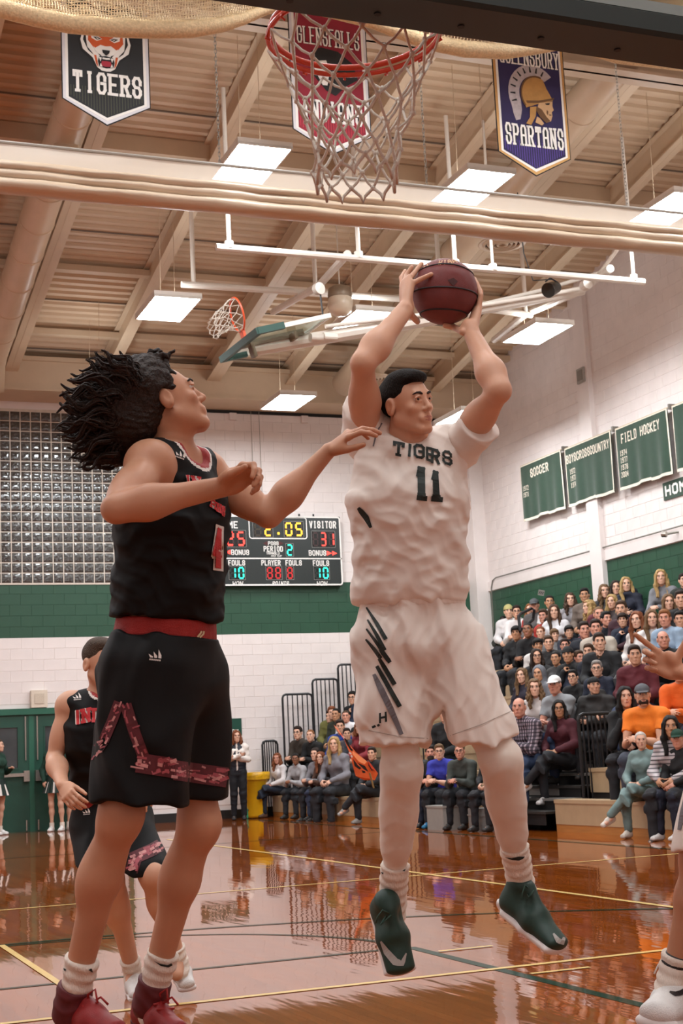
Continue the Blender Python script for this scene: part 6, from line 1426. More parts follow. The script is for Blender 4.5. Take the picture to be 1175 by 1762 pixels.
H_.box(A5(1260, 1452, 4.7)-Uw*.12, (.5, .5, .125), axes(f5, nrm(Uw+f5*.06)), .003, .006, 0, -1); H_.disp = folds(.012, [(nrm(s5+Uw*.2), .12, 1)], 6); sdf_obj('shorts', H_, .007, M_jw, p5)
decal('stripe', H_, stripe([(1180, 1372), (1174, 1400), (1168, 1428)], [8, 10, 6], 5), M_greyp, p5, .004)
k5 = sock(anL, knL, nrm(A5(1120, 1740, 4.5)-anL), None, M_sock, p5, .06, .045); sock(anR, knR, f5, None, M_sock, p5, .06, .045)
o5, a5, b5 = shoe(A5(1185, 1762, 4.80), A5(1118, 1775, 4.42), nrm(Uw*.95+Rw*.15), p5, M_shw, M_solew, M_solew, .125); shoe(A5(1398, 1780, 5.0), A5(1340, 1800, 4.75), Uw, p5, M_shw, M_solew, M_solew, .12)
kb = SDF(); d = nrm(knL-anL); kb.cone(anL+d*.0, anL+d*.028, .050, .049, .01); kb.box(anL-d*.10, (.2, .2, .09), axes(d, (.2, .3, .9))[:, [0, 1, 2]][:, [0, 2, 1]], .002, .002, 0, -1); sdf_obj('ankle_band', kb, .005, M_black, p5)
decal('shoe_mark', a5, stripe([(1152, 1706), (1162, 1710), (1172, 1708), (1182, 1700)], [3, 8, 9, 6], 3), M_black, o5, .003)
# ================================================================ the spectators
C_skin = mat('crowd_skin', '#c99a7c', .5, noise=.06, nscale=12, info=True); C_lip = mat('crowd_lips', '#a8675a', .45); C_shirt = mat('crowd_cloth', '#555555', .8, noise=.12, nscale=9, bump=.4, bscale=120, info=True)
C_leg = mat('crowd_trousers', '#222222', .8, noise=.15, nscale=9, bump=.3, bscale=140, info=True); C_hair = mat('crowd_hair', '#2a1c14', .6, spec=.3, noise=.35, nscale=45, bump=.8, bscale=110, stretch=(1.6, 1.6, .3), info=True)
C_shoe = mat('crowd_shoe', '#333333', .6, noise=.1, nscale=20, info=True); C_ew = mat('eye_white', '#d9d0c6', .15); C_ed = mat('eye_dark', '#1c120d', .2); C_frame = mat('spectacle_frame', '#15120f', .3)
def plaid_mat():
    m = mat('plaid_cloth', '#4a3f4c', .8, info=True); nt = m.node_tree; L = nt.links.new; b = nt.nodes['Principled BSDF']; tc = nt.nodes.new('ShaderNodeTexCoord'); oi = nt.nodes.new('ShaderNodeObjectInfo'); prev = oi.outputs['Color']
    for ax, sc_, c in (((0, 0, 0), 55, '#b9a9b4'), ((0, math.pi/2, 0), 45, '#1d1a22')):
        w = nt.nodes.new('ShaderNodeTexWave'); w.inputs['Scale'].default_value = sc_/6; mp = nt.nodes.new('ShaderNodeMapping'); mp.inputs['Rotation'].default_value = ax; L(tc.outputs['Object'], mp.inputs[0]); L(mp.outputs[0], w.inputs[0])
        mx = nt.nodes.new('ShaderNodeMix'); mx.data_type = 'RGBA'; L(w.outputs['Fac'], mx.inputs[0]); L(prev, mx.inputs[6]); mx.inputs[7].default_value = srgb(c); prev = mx.outputs[2]
        mt = nt.nodes.new('ShaderNodeMath'); mt.operation = 'POWER'; mt.inputs[1].default_value = 4; L(w.outputs['Fac'], mt.inputs[0]); L(mt.outputs[0], mx.inputs[0])
    L(prev, b.inputs['Base Color']); return m
C_plaid = plaid_mat()
CC = .0115
def variant(female=False, lean=.15, yaw=.5, pitch=.0, arms=None, tee=False, legs='sit', stand=False, girth=1.0, hood=False):
    w = .155 if female else .185; g = (.86 if female else 1.0)*girth; up = V3(0, math.sin(lean), math.cos(lean)); X1 = V3(1, 0, 0)
    z0 = .93 if stand else .115; pel = V3(0, 0, z0); wai = pel+up*.15; che = pel+up*.33; nek = pel+up*.535+V3(0, .0, 0)
    hc = nek+V3(0, .035+.03*math.sin(lean), .135); f = V3(-math.sin(yaw)*math.cos(pitch), math.cos(yaw)*math.cos(pitch), math.sin(pitch)); RH = axes(f, V3(0, .06, 1))
    sh = [nek+V3(s*w, .0, -.080) for s in (-1, 1)]; A = arms or {}
    el = [V3(*A.get('el'+n, (s*.24, .14, z0+.20))) for s, n in ((-1, 'L'), (1, 'R'))]; wr = [V3(*A.get('wr'+n, (s*.10, .34, z0+.13))) for s, n in ((-1, 'L'), (1, 'R'))]
    hip = [V3(s*.085, 0.02, z0-.02) for s in (-1, 1)]
    if stand: kn = [V3(s*.09, .03, .49) for s in (-1, 1)]; an = [V3(s*.10, -.01, .09) for s in (-1, 1)]; fl = 0.0
    else:
        fl = -.44; kn = [V3(s*.13, .44, .085) for s in (-1, 1)]; an = [V3(s*.14, .44, fl+.085) for s in (-1, 1)]
        if legs == 'cross': kn = [V3(-.03, .46, .17), V3(.10, .44, .07)]; an = [V3(.22, .62, -.16), V3(.10, .42, fl+.085)]
        if legs == 'tuck': an = [V3(s*.10, .30, fl+.085) for s in (-1, 1)]
    S = SDF(); torso(S, pel, wai, che, nek, X1, X1, g*.92); shoulders(S, nek, che, sh[0], sh[1], g*.92); add_neck(S, nek, hc, RH, .95*(.88 if female else 1)); add_head(S, hc, RH, .93 if female else .97, 0, 1, .92 if female else 1.02, False)
    for i in (0, 1):
        arm(S, sh[i], el[i], wr[i], g*.93); leg(S, hip[i], kn[i], an[i], V3(0, 1, 0), g*(.93 if stand else .74))
        fd = V3(0, 1, 0) if legs != 'cross' or i else nrm(V3(.3, .8, -.4)); S.cone(an[i]-V3(0, 0, .03), an[i]+fd*.10-V3(0, 0, .045), .032, .026, .02)
        hd = A.get('hd'+'LR'[i]); D = nrm(wr[i]-el[i])*.35+nrm(V3(*hd) if hd else V3((1, -1)[i]*.5, .6, -.5)); add_hand(S, wr[i], D, V3((1, -1)[i], .2, .6), V3(0, -.2, -1), (.35, .4, .45, .5) if not A.get('fist') else (1.2,)*4, .93 if not female else .85)
    out = {}
    def mk(nm, S_, cell, mats, lab=False):
        V, Q = S_.polygonize(cell); me = fast_mesh(nm, V, Q, S_.labels(V[Q].mean(1)) if lab else None)
        for m in mats: me.materials.append(m)
        out[nm] = me
    mk('body', S, CC, [C_skin, C_lip], True)
    T = SDF(); torso(T, pel+V3(0, 0, -.03), wai, che, nek, X1, X1, g, 0, .018); shoulders(T, nek-V3(0, 0, .012), che, sh[0], sh[1], g, 0, .008)
    if female: 
        for s in (-1, 1): T.ell(che+up*.03+V3(s*.07, .095, 0), (.07, .06, .07), None, .05)
    for i in (0, 1):
        m = sh[i]*.45+el[i]*.55 if tee else el[i]; T.cone(sh[i], m, .070*g, .064*g if tee else .056*g, .03)
        if not tee: T.cone(el[i], wr[i], .056*g, .042*g, .02); T.cone(el[i], el[i]*.5+wr[i]*.5, .058*g, .054*g, .03)
        if tee: T.box(m+nrm(el[i]-sh[i])*.10, (.12, .12, .10), axes(nrm(el[i]-sh[i]), V3(.1, .9, .3))[:, [0, 2, 1]], .002, .003, 0, -1)
    if hood: T.ell(nek+V3(0, -.08, .02), (.12, .075, .075), None, .04); T.ell(nek+V3(0, .06, -.01), (.10, .06, .045), None, .04)
    T.ell(nek+V3(0, .06, .085), (.065, .075, .09), None, .01, 0, -1); T.box(pel-V3(0, 0, .20), (.4, .4, .145), None, .01, .02, 0, -1)
    T.disp = folds(.008, [(nrm(V3(.3, .2, 1)), .12, 1), (nrm(V3(1, .2, -.5)), .14, .6)], 3+int(lean*100)); mk('shirt', T, CC, [C_shirt])
    K = SDF(); K.econe(pel-V3(0, 0, .05), pel+up*.10, X1, (.19*g, .165*g), (.14*g, .12*g), .05)
    for i in (0, 1): leg(K, hip[i], kn[i], an[i]+V3(0, 0, .02), V3(0, 1, 0), g*1.12); K.cone(kn[i], an[i]+V3(0, 0, .02), .074*g, .060*g, .03); K.cone(hip[i], kn[i], .098*g, .078*g, .03)
    K.disp = folds(.006, [(V3(0, .6, 1), .1, 1)], 8); mk('trousers', K, CC+.001, [C_leg])
    for i in (0, 1):
        a, b = SDF(), SDF(); fd = V3(0, 1, 0) if legs != 'cross' or i else nrm(V3(.35, .85, -.35)); uu = V3(0, 0, 1) if legs != 'cross' or i else nrm(V3(-.2, .3, .9)); base = an[i]-uu*.085
        add_shoe(a, b, base-fd*.07, base+fd*.19, uu, 1.0, .10); a.p += b.p[:3]; mk('shoe%d' % i, a, .012, [C_shoe])
    mb = MB(); X = lambda x, y, z: V3(x, y, z)*(.93 if female else .97)
    for s in (-1, 1):
        mb.cur = 0; mb.lathe(X(s*.031, .079, .0115), [(.0125*math.sin(t), -.0125*math.cos(t)) for t in np.linspace(0, math.pi, 7)], 10, (0, 1, 0)); mb.cur = 1; mb.lathe(X(s*.031-.002, .0785, .0112), [(.0128*math.sin(t), .0132*math.cos(t)) for t in np.linspace(.62, 0, 4)], 10, (0, 1, 0))
        mb.cur = 1; mb.tube([X(s*.016, .0915, .0185), X(s*.031, .0955, .0215), X(s*.046, .087, .0175)], [.0016, .0024, .0016], 5)
    me = mb.mesh('eyes'); me.materials.append(C_ew); me.materials.append(C_ed); out['eyes'] = me
    mb = MB()
    for s in (-1, 1): mb.tube([X(s*x, y, z) for x, y, z in ((.013, .0975, .0290), (.026, .0985, .034), (.040, .0905, .0345), (.050, .079, .029))], [.0028, .0042, .0038, .0018] if not female else [.002, .003, .0026, .0012], 5)
    me = mb.mesh('eyebrows'); me.materials.append(C_hair); out['eyebrows'] = me
    fr = Matrix.Identity(4)
    for i in range(3):
        for j in range(3): fr[i][j] = RH[i, j]
        fr[i][3] = hc[i]
    return dict(m=out, frame=fr, hc=hc, sc=.93 if female else .97, stand=stand)
chin = dict(elR=(.16, .33, .25), wrR=(.045, .30, .50), hdR=(-.3, -.3, .9), fist=True); clasp = dict(elL=(-.20, .30, .24), elR=(.20, .30, .24), wrL=(-.06, .47, .30), wrR=(.06, .47, .30), hdL=(.8, .4, .0), hdR=(-.8, .4, .0))
fold = dict(elL=(-.25, .12, .33), elR=(.25, .12, .33), wrL=(.03, .27, .30), wrR=(-.03, .24, .33), hdL=(1, .1, .1), hdR=(-1, .1, .1)); point = dict(elL=(-.26, .25, .42), wrL=(-.42, .46, .50), hdL=(-.6, .8, .1))
VAR = dict(M0=variant(False, .16, .50, .0), M1=variant(False, .38, .45, .05, clasp), M2=variant(False, .34, .5, .0, chin), M3=variant(False, .1, .62, .0, fold, hood=True), MT=variant(False, .30, .5, 0, clasp, True), MX=variant(False, .12, .5, .02, None, False, 'cross'),
 F0=variant(True, .14, .45, .0), F1=variant(True, .34, .5, .0, clasp), F2=variant(True, .10, .6, .02, fold, hood=True), FT=variant(True, .16, .4, 0, None, True), FX=variant(True, .12, .6, .0, None, False, 'cross'), FC=variant(True, .32, .4, .02, chin), FS=variant(True, .02, .25, 0, dict(elL=(-.21, .04, 1.15), elR=(.21, .04, 1.15), wrL=(.05, .21, 1.19), wrR=(-.06, .24, 1.235), hdL=(.9, -.05, .2), hdR=(-.9, -.05, .2)), stand=True), FW=variant(True, .0, .2, 0, dict(elL=(-.27, .02, 1.12), elR=(.26, .0, 1.12), wrL=(-.14, .22, 1.18), wrR=(.20, .10, .92), hdL=(.5, .5, .3), hdR=(0, .1, -1)), stand=True), MP=variant(False, .2, .75, 0, point))
# ---- hair, caps, beards: one mesh of each kind, in the frame of the head
HAIR = {}
def hair_kind(nm, fn, cell=.0095, m=C_hair):
    S = SDF(); fn(S); V, Q = S.polygonize(cell); me = fast_mesh(nm, V, Q); me.materials.append(m); HAIR[nm] = me
def base_cap(S, lift=.0, front=.13, side=True):
    S.ell((0, -.015, .046), (.081+lift, .102+lift, .083+lift), None, .02)
def cutface(S, low=-.03, y=.055, nape=-.08):
    S.box((0, .13, -.03), (.15, .13-y, .106), None, .02, .008, 0, -1); S.box((0, .06, -.13), (.15, .10, .13+low), None, .02, .008, 0, -1); S.box((0, 0, nape-.08), (.2, .2, .08), None, .01, .008, 0, -1)
    for s in (-1, 1): S.ell((s*.085, -.006, -.012), (.03, .024, .034), None, .006, 0, -1)
def h_short(S): base_cap(S, .004); S.ell((0, .01, .10), (.064, .08, .034), None, .03); cutface(S)
def h_buzz(S): base_cap(S, -.001); cutface(S, -.03, .045)
def h_fringe(S): base_cap(S, .012); S.ell((0, .06, .078), (.07, .05, .035), None, .03); S.box((0, .14, -.05), (.15, .08, .10), None, .02, .01, 0, -1); S.box((0, .07, -.14), (.15, .10, .115), None, .02, .01, 0, -1); S.box((0, 0, -.17), (.2, .2, .08), None, .01, .01, 0, -1)
def long_(S, L=.30, wave=.0, w=.0, fw=.02):
    base_cap(S, .010); 
    for s in (-1, 1):
        S.cone((s*.074, .012, .03), (s*.088, .022, -.12), .030, .034+w, .03); S.cone((s*.088, .022, -.12), (s*.085, .05+fw, -L), .034+w, .022, .03)
    S.econe((0, -.07, .0), (0, -.085, -L*.85), (1, 0, 0), (.085, .085+w), (.05, .035), .04)
    S.box((0, .16, -.03), (.054, .14, .115), None, .03, .012, 0, -1); S.box((0, .16, -.2), (.06, .12, .2), None, .03, .012, 0, -1)
    S.disp = lambda P: .006*np.sin(P[:, 0]*150+3*np.sin(P[:, 2]*(18+wave)))*(P[:, 2] < .05)+.004*np.sin(P[:, 2]*(20+wave*2)+P[:, 0]*60)
def h_long(S): long_(S)
def h_wavy(S): long_(S, .27, 22, .012)
def h_bob(S): long_(S, .15, 4, .008, -.01)
def h_up(S): base_cap(S, .004); cutface(S, -.02, .05); S.ell((0, -.10, .09), (.045, .045, .045), None, .02)
def h_pony(S): base_cap(S, .003); cutface(S, -.02, .05); S.cone((0, -.10, .05), (0, -.15, -.06), .032, .034, .02); S.cone((0, -.15, -.06), (.01, -.13, -.20), .034, .012, .02)
def h_bald(S): base_cap(S, .0); cutface(S, -.03, .02); S.box((0, 0, .16), (.2, .2, .095), None, .03, .02, 0, -1)
def h_cap(S): S.ell((0, -.012, .052), (.086, .108, .080), None, .01); S.box((0, 0, -.06), (.2, .2, .096), None, .005, .006, 0, -1); S.econe((0, .06, .036), (0, .165, .026), (1, 0, 0), (.076, .06), (.010, .008), .012)
def h_bcap(S): S.ell((0, -.012, .050), (.086, .108, .078), None, .01); S.box((0, 0, -.06), (.2, .2, .10), None, .005, .006, 0, -1); S.econe((0, -.08, .03), (0, -.17, .01), (1, 0, 0), (.07, .06), (.010, .008), .012)
def h_beanie(S): S.ell((0, -.014, .052), (.087, .108, .090), None, .01); S.box((0, 0, -.06), (.2, .2, .098), None, .005, .006, 0, -1); S.ell((0, -.01, .045), (.09, .112, .018), None, .01)
def h_hood(S): S.ell((0, -.03, .03), (.105, .12, .12), None, .02); S.econe((0, -.05, -.03), (0, -.04, -.15), (1, 0, 0), (.10, .12), (.09, .09), .04); S.ell((0, .10, -.005), (.066, .11, .098), None, .02, 0, -1)
def h_under(S): base_cap(S, .003); cutface(S, -.03, .05); S.box((0, 0, .15), (.2, .2, .10), None, .01, .01, 0, -1)
def h_beard(S): S.ell((0, .046, -.075), (.058, .058, .048), None, .02); S.ell((0, .094, -.046), (.026, .012, .007), None, .01); S.ell((0, .10, -.064), (.022, .02, .009), None, .006, 0, -1); S.box((0, -.04, -.06), (.2, .075, .1), None, .02, .02, 0, -1); S.ell((0, .07, -.01), (.05, .08, .036), None, .01, 0, -1)
def h_bigbeard(S): h_beard(S); S.ell((0, .07, -.13), (.05, .045, .075), None, .03)
for nm, fn in (('short_hair', h_short), ('cropped_hair', h_buzz), ('fringe_hair', h_fringe), ('long_hair', h_long), ('wavy_hair', h_wavy), ('bobbed_hair', h_bob), ('hair_bun', h_up), ('ponytail', h_pony), ('side_hair', h_bald), ('cap', h_cap), ('backward_cap', h_bcap), ('beanie', h_beanie), ('hood', h_hood), ('under_hair', h_under), ('beard', h_beard), ('long_beard', h_bigbeard)):
    hair_kind(nm, fn, .0095, C_shirt if nm in ('cap', 'backward_cap', 'beanie', 'hood') else C_hair)
mb = MB()
for s in (-1, 1): mb.tube([(s*.033+.021*math.cos(a), .104-.006*abs(math.cos(a)), .009+.015*math.sin(a)) for a in np.linspace(0, 2*math.pi, 14, endpoint=False)], .0022, 5, closed=True); mb.tube([(s*.054, .099, .012), (s*.075, .05, .012), (s*.08, -.01, .01)], .0018, 5)
mb.tube([(-.012, .106, .012), (.012, .106, .012)], .002, 5); GL_ME = mb.mesh('glasses'); GL_ME.materials.append(C_frame)
SK = dict(p='#d9a88e', f='#cf9c80', r='#cc8f78', t='#b98563', b='#8a5a40', d='#3a251c')
HC = dict(k='#120d0b', d='#2a1b13', b='#46301f', l='#6e5236', y='#b08f5c', w='#cfc6bd', g='#8d8680', r='#7d4526', o='#8d5a33')
def put_person(v, loc, rotz, sc, hair, hcol, skin, shirt, trous, label, group=None, extras='', capcol=None, shoe='#2b2826'):
    V_ = VAR[v]; root = thing('person', label, 'person', loc, group); root.rotation_euler = (0, 0, rotz); root.scale = (sc, sc, sc)
    def part(nm, me, col, mtx=None, mt=None):
        o = bpy.data.objects.new(nm, me); COL.objects.link(o); o.parent = root; o.color = srgb(col)
        if mtx is not None: o.matrix_local = mtx
        return o
    part('body', V_['m']['body'], SK[skin]); s_ = part('shirt', V_['m']['shirt'], shirt)
    if 'plaid' in extras: s_.material_slots[0].link = 'OBJECT'; s_.material_slots[0].material = C_plaid
    part('trousers', V_['m']['trousers'], trous); part('shoe', V_['m']['shoe0'], shoe); part('shoe', V_['m']['shoe1'], shoe)
    fr = V_['frame']; fs = fr @ Matrix.Scale(V_['sc'], 4)
    part('eyes', V_['m']['eyes'], '#ffffff', fr); part('eyebrows', V_['m']['eyebrows'], HC[hcol], fr)
    for h in hair.split('+'): part(h, HAIR[h], (capcol or '#222222') if h in ('cap', 'backward_cap', 'beanie', 'hood') else HC[hcol], fs)
    if 'glasses' in extras: part('glasses', GL_ME, '#111111', fs)
    return root
def seat_person(px, py, v, hair, hcol, skin, shirt, label, trous='#1c1d22', extras='', capcol=None, yaw=0.0, row=None, big=1.0, shoe='#2b2826'):
    """sit a spectator in the row whose seat fits the sight line through the head"""
    V_ = VAR[v]; rz = math.radians(118)+yaw+rng.uniform(-.28, .28); c, s = math.cos(rz), math.sin(rz); h = V_['hc']; best = None
    for k in range(NROW) if row is None else [row]:
        for sec in (0, 1):
            rx = seat_x(k, sec)+.13; hx = rx+(c*h[0]-s*h[1])*big; p = atX(px, py, hx); dz = p[2]-(seat_z(k)+h[2]*big)
            if (p[1] > 17.3) != (sec == 0): continue
            if best is None or abs(dz) < abs(best[0]): best = (dz, k, rx, p)
    dz, k, rx, p = best; sc = min(1.10, max(.86, (p[2]-seat_z(k))/h[2]))
    hx = rx+(c*h[0]-s*h[1])*sc; p = atX(px, py, hx); ry = min(26.3, p[1]-(s*h[0]+c*h[1])*sc)
    return put_person(v, (rx, ry, seat_z(k)), rz, sc, hair, hcol, skin, shirt, trous, label, 'spectators on the bleachers', extras, capcol, shoe)
P = seat_person
K1, NV, GY, DG, WH, MR = '#0d0d0f', '#171c2c', '#77757a', '#2f2d2c', '#d8d3d2', '#4a1520'
# upper left of the right-hand crowd
P(866, 1069, 'M0', 'cropped_hair', 'k', 'd', '#23261f', 'person in dark olive jacket at the left end of the crowd, beside the white shorts')
P(875, 1052, 'M0', 'under_hair+beanie', 'd', 'p', WH, 'person with a pale headband and white shirt, upper left of the crowd', capcol='#b5ab70')
P(889, 1054, 'M1', 'short_hair', 'd', 'f', '#e0dbd9', 'person with glasses and white shirt behind the looped hand rail', extras='glasses')
P(912, 1050, 'F0', 'long_hair', 'o', 'p', '#b3322e', 'person in a red scarf and vest beside the looped hand rail')
P(919, 1038, 'M0', 'under_hair+cap', 'd', 'r', '#55504f', 'person in a grey cap and grey top below the raised cardboard sign', capcol='#4d5052')
P(944, 1017, 'FT', 'hair_bun', 'k', 't', WH, 'person in white top by the green wall holding up a small sign', trous='#333238')
P(935, 1061, 'M0', 'short_hair', 'b', 'r', '#a8291f', 'person in a bright red shirt in the upper left crowd')
P(953, 1053, 'FT', 'long_hair', 'b', 'p', '#d9d6d8', 'person in a white short-sleeved tee leaning, right of the red shirt')
P(981, 1032, 'F0', 'wavy_hair', 'b', 'p', '#8d888a', 'person in a grey top against the green wall, alone right of the sign holder')
P(1006, 1025, 'M0', 'short_hair', 'k', 't', '#6b5c52', 'person in taupe shirt against the green wall, second right of the sign holder')
P(888, 1090, 'M0', 'fringe_hair', 'k', 't', '#111114', 'person in a black top, left of the crowd, below the white shirt', big=.92)
P(908, 1085, 'M1', 'cropped_hair', 'k', 'b', '#101013', 'person in a black tee with hands together, below the looped hand rail')
P(930, 1089, 'F0', 'hair_bun', 'r', 'p', '#a59d98', 'person in a pale beige top directly below the red shirt')
P(943, 1078, 'M0', 'fringe_hair', 'd', 'f', '#5c5a5e', 'person in a mid grey top between the red shirt and the white tee', big=.92)
P(954, 1093, 'M0', 'fringe_hair', 'l', 'p', '#6f7072', 'person in a light grey sweater looking down to the left, below the white tee', yaw=.3, big=.92)
P(944, 1107, 'M0', 'short_hair', 'b', 'f', '#1d1b1c', 'person in a dark shirt under a grey vest, below the light grey sweater')
P(925, 1111, 'M0', 'fringe_hair', 'k', 't', '#c9c3bf', 'person in a cream shirt half hidden behind long dark hair', big=.92)
P(979, 1087, 'M2', 'fringe_hair', 'k', 'f', '#15192a', 'person in navy bending forward towards a pointing arm')
P(972, 1111, 'M1', 'short_hair', 'd', 'r', '#17181c', 'person with glasses in a dark top just below the bending navy person', extras='glasses')
P(923, 1130, 'F0', 'long_hair', 'd', 'f', '#121113', 'person in black with glasses and long dark hair over the shoulders', extras='glasses')
P(956, 1133, 'F0', 'hair_bun', 'k', 't', '#3a3838', 'person in a charcoal sweater right of the long dark hair and glasses')
P(977, 1127, 'M2', 'under_hair+beanie', 'k', 't', '#0e0e10', 'person in black with a black beanie and a fist raised to the face', capcol='#0c0c0d')
P(996, 1132, 'M0', 'short_hair', 'b', 'r', '#1d2436', 'person in a slate navy top turned to the left, beside the raised fist', yaw=.5)
P(927, 1160, 'M0', 'hood', 'd', 't', '#6a6c72', 'person in a pale grey hood below the glasses and long dark hair', capcol='#6a6c72', big=.92)
P(898, 1163, 'F0', 'long_hair', 'l', 'p', '#1f1a2a', 'person in black and purple with long hair, next to the hem of the white shorts')
P(1005, 1085, 'MP', 'short_hair', 'd', 'r', '#10131f', 'person in dark navy stretching an arm out to point left')
P(1013, 1045, 'F0', 'wavy_hair', 'y', 'p', '#5b1d28', 'person in maroon with pale wavy hair seen from the side, upper rows', yaw=-1.0)
# upper right
P(1040, 1018, 'F0', 'wavy_hair', 'l', 'p', '#2b2727', 'person in dark brown below the pilaster, left of three in the top row')
P(1060, 1012, 'F0', 'long_hair', 'd', 'p', '#1b181a', 'person in black before the white pilaster, middle of three in the top row')
P(1077, 1004, 'F2', 'long_hair', 'y', 'p', '#1d2030', 'person in a navy hooded jacket with a yellow mark, right of the white pilaster')
P(1137, 994, 'F1', 'long_hair', 'y', 'p', '#77777c', 'person in a grey hooded top leaning forward alone in the top row at the right')
P(1035, 1041, 'F0', 'hair_bun', 'k', 't', '#2a2730', 'small person in dark clothes with hair tied up, below the three in the top row', big=.88)
P(1053, 1036, 'F0', 'long_hair', 'y', 'p', '#3b3030', 'person in a brown top with pale hair, below the navy hooded jacket')
P(1069, 1047, 'M0', 'short_hair', 'b', 'f', '#3a1722', 'person in a dark maroon top below the navy hooded jacket')
P(1031, 1058, 'M0', 'cropped_hair', 'l', 'r', '#2d3140', 'person in slate blue with cropped hair, left of the laughing navy sweatshirt')
P(1043, 1066, 'M1', 'short_hair', 'k', 'r', '#131722', 'person laughing in a navy sweatshirt, head turned down', yaw=.7)
P(1071, 1067, 'M2', 'fringe_hair', 'd', 'f', '#171d30', 'person in navy check with chin resting on a fist')
P(1096, 1067, 'F0', 'long_hair', 'r', 'p', '#c9c0bb', 'person in a cream top with long reddish hair, above the reaching hand')
P(1121, 1065, 'F0', 'long_hair', 'l', 'p', '#d3cdca', 'person in white lace with long two-tone hair, right of the reddish hair')
P(1144, 1065, 'M0', 'short_hair', 'o', 'r', '#8fa3b8', 'person in a pale blue shirt near the right edge')
P(1170, 1067, 'M0', 'short_hair', 'k', 'f', '#4b3550', 'person in a purple plaid shirt at the right edge', extras='plaid')
P(1150, 1037, 'F0', 'long_hair', 'l', 'p', '#6d4f48', 'person in a rust brown top below the leaning grey hooded top')
P(1171, 1032, 'M0', 'short_hair', 'd', 'f', '#121214', 'person in black at the right edge, above the purple plaid shirt')
P(1176, 999, 'M0', 'short_hair', 'd', 'p', '#20241f', 'person in dark green cut off by the right edge in the top row')
P(1025, 1081, 'M0', 'short_hair', 'd', 'r', '#b4a89a', 'person with a pale scarf right of the pointing arm')
P(1031, 1104, 'M0', 'short_hair', 'd', 'f', '#0f0f12', 'person in black partly hidden below the pale scarf')
P(1013, 1122, 'M0', 'short_hair+beard', 'b', 'f', '#1b1e2a', 'person with a short beard in dark blue, left of the black sweatshirt')
P(1032, 1121, 'M0', 'short_hair+beard', 'b', 'p', '#0c0c0e', 'person with a short beard in a black sweatshirt, right of the dark blue')
P(1102, 1101, 'M0', 'short_hair', 'k', 't', '#9b9a9e', 'person in a grey shirt directly behind the reaching hand')
P(1141, 1101, 'M1', 'side_hair', 'b', 'r', '#0c0c0d', 'person in a black sweater right of the reaching hand')
P(1019, 1064, 'F0', 'long_hair', 'o', 'p', '#5a4a48', 'person in a mauve brown top peeking between maroon and slate blue', big=.9)
# lower rows on the far section
P(920, 1184, 'F1', 'wavy_hair', 'l', 'p', '#cfc6c2', 'person in a white cardigan with long wavy hair')
P(954, 1179, 'MT', 'under_hair+cap', 'g', 'r', '#8c8f92', 'person in a white cap and grey tee', trous='#2c3a58', capcol='#e8e6e4')
P(962, 1220, 'FX', 'long_hair', 'k', 't', '#4a1420', 'person in a maroon jacket with glasses, legs crossed over the aisle', extras='glasses', shoe='#d8d4d2')
P(893, 1218, 'M1', 'side_hair', 'g', 'r', '#4e4450', 'person in a purple-grey plaid shirt and jeans beside the white leggings', trous='#3a4a68', extras='plaid')
P(986, 1170, 'M1', 'short_hair', 'k', 'f', '#0e0e10', 'person in a black leather jacket with glasses beside the white cap', extras='glasses')
P(1022, 1180, 'M3', 'under_hair+backward_cap', 'd', 'f', '#2c2a29', 'person in a backward black cap and dark grey hooded jacket above the guard rail', capcol='#101012')
P(1027, 1151, 'M0', 'short_hair', 'g', 'p', '#171d30', 'person in a navy sweater with glasses and grey hair, behind the backward cap', extras='glasses')
# near section
P(1076, 1200, 'FC', 'long_hair', 'k', 'p', '#0d0d0f', 'person in black with a hand at the mouth, left of the bright orange tee')
P(1105, 1190, 'MT', 'under_hair+cap+beard', 'd', 'f', '#ee7d1c', 'person in a grey cap and bright orange tee, fists at the chin', trous='#3a3f4c', capcol='#55565a', row=1)
P(1154, 1251, 'F0', 'long_hair', 'k', 't', '#b7b0ae', 'person in a patterned grey top half hidden behind the green cap', extras='plaid')
P(1168, 1156, 'M1', 'short_hair', 'd', 'f', '#e8671c', 'person in an orange sweatshirt behind the reaching forearm', trous='#2c3040')
P(1092, 1128, 'M0', 'short_hair', 'd', 'f', '#5a1722', 'person in maroon mostly hidden behind the reaching hand', trous='#2e3a55')
P(1166, 1276, 'M0', 'under_hair+cap', 'g', 'r', '#0d0d0f', 'person in a dark green cap and black jacket on the front bench', trous='#171b2c', capcol='#123a2a', row=0, shoe='#cfcac6')
P(1103, 1278, 'FX', 'cropped_hair', 'w', 'p', '#6f8482', 'white-haired person in a teal tracksuit with legs crossed on the front bench', trous='#6d8280', row=0, shoe='#cfc4b8')
# far left block by the end rails
P(508, 1262, 'M1', 'short_hair', 'd', 'p', '#3a3128', 'person in a brown jacket over a red shirt near the tall guard rails', extras='glasses')
P(534, 1266, 'M1', 'cropped_hair', 'o', 'p', '#0e0f10', 'person in a black tee right of the brown jacket', big=.92)
P(555, 1235, 'M0', 'short_hair', 'd', 'p', '#12182a', 'person in a navy zipped jacket beside the slanting hand rail')
P(568, 1228, 'M0', 'short_hair', 'r', 'p', '#6d6a35', 'small person in olive yellow right of the navy zipped jacket', big=.9)
P(578, 1230, 'M0', 'cropped_hair', 'k', 't', '#2f3226', 'person in dark olive left of the white tee in the far block')
P(595, 1233, 'M0', 'cropped_hair', 'b', 'r', '#dedbdc', 'person in a white tee in the far block')
P(576, 1206, 'M2', 'short_hair', 'k', 'f', '#0f0f12', 'person with glasses in black, fist at the chin, beside the tallest guard rail', extras='glasses')
P(609, 1208, 'M0', 'short_hair', 'k', 'p', '#151b30', 'person in navy left of the hem of the white shorts')
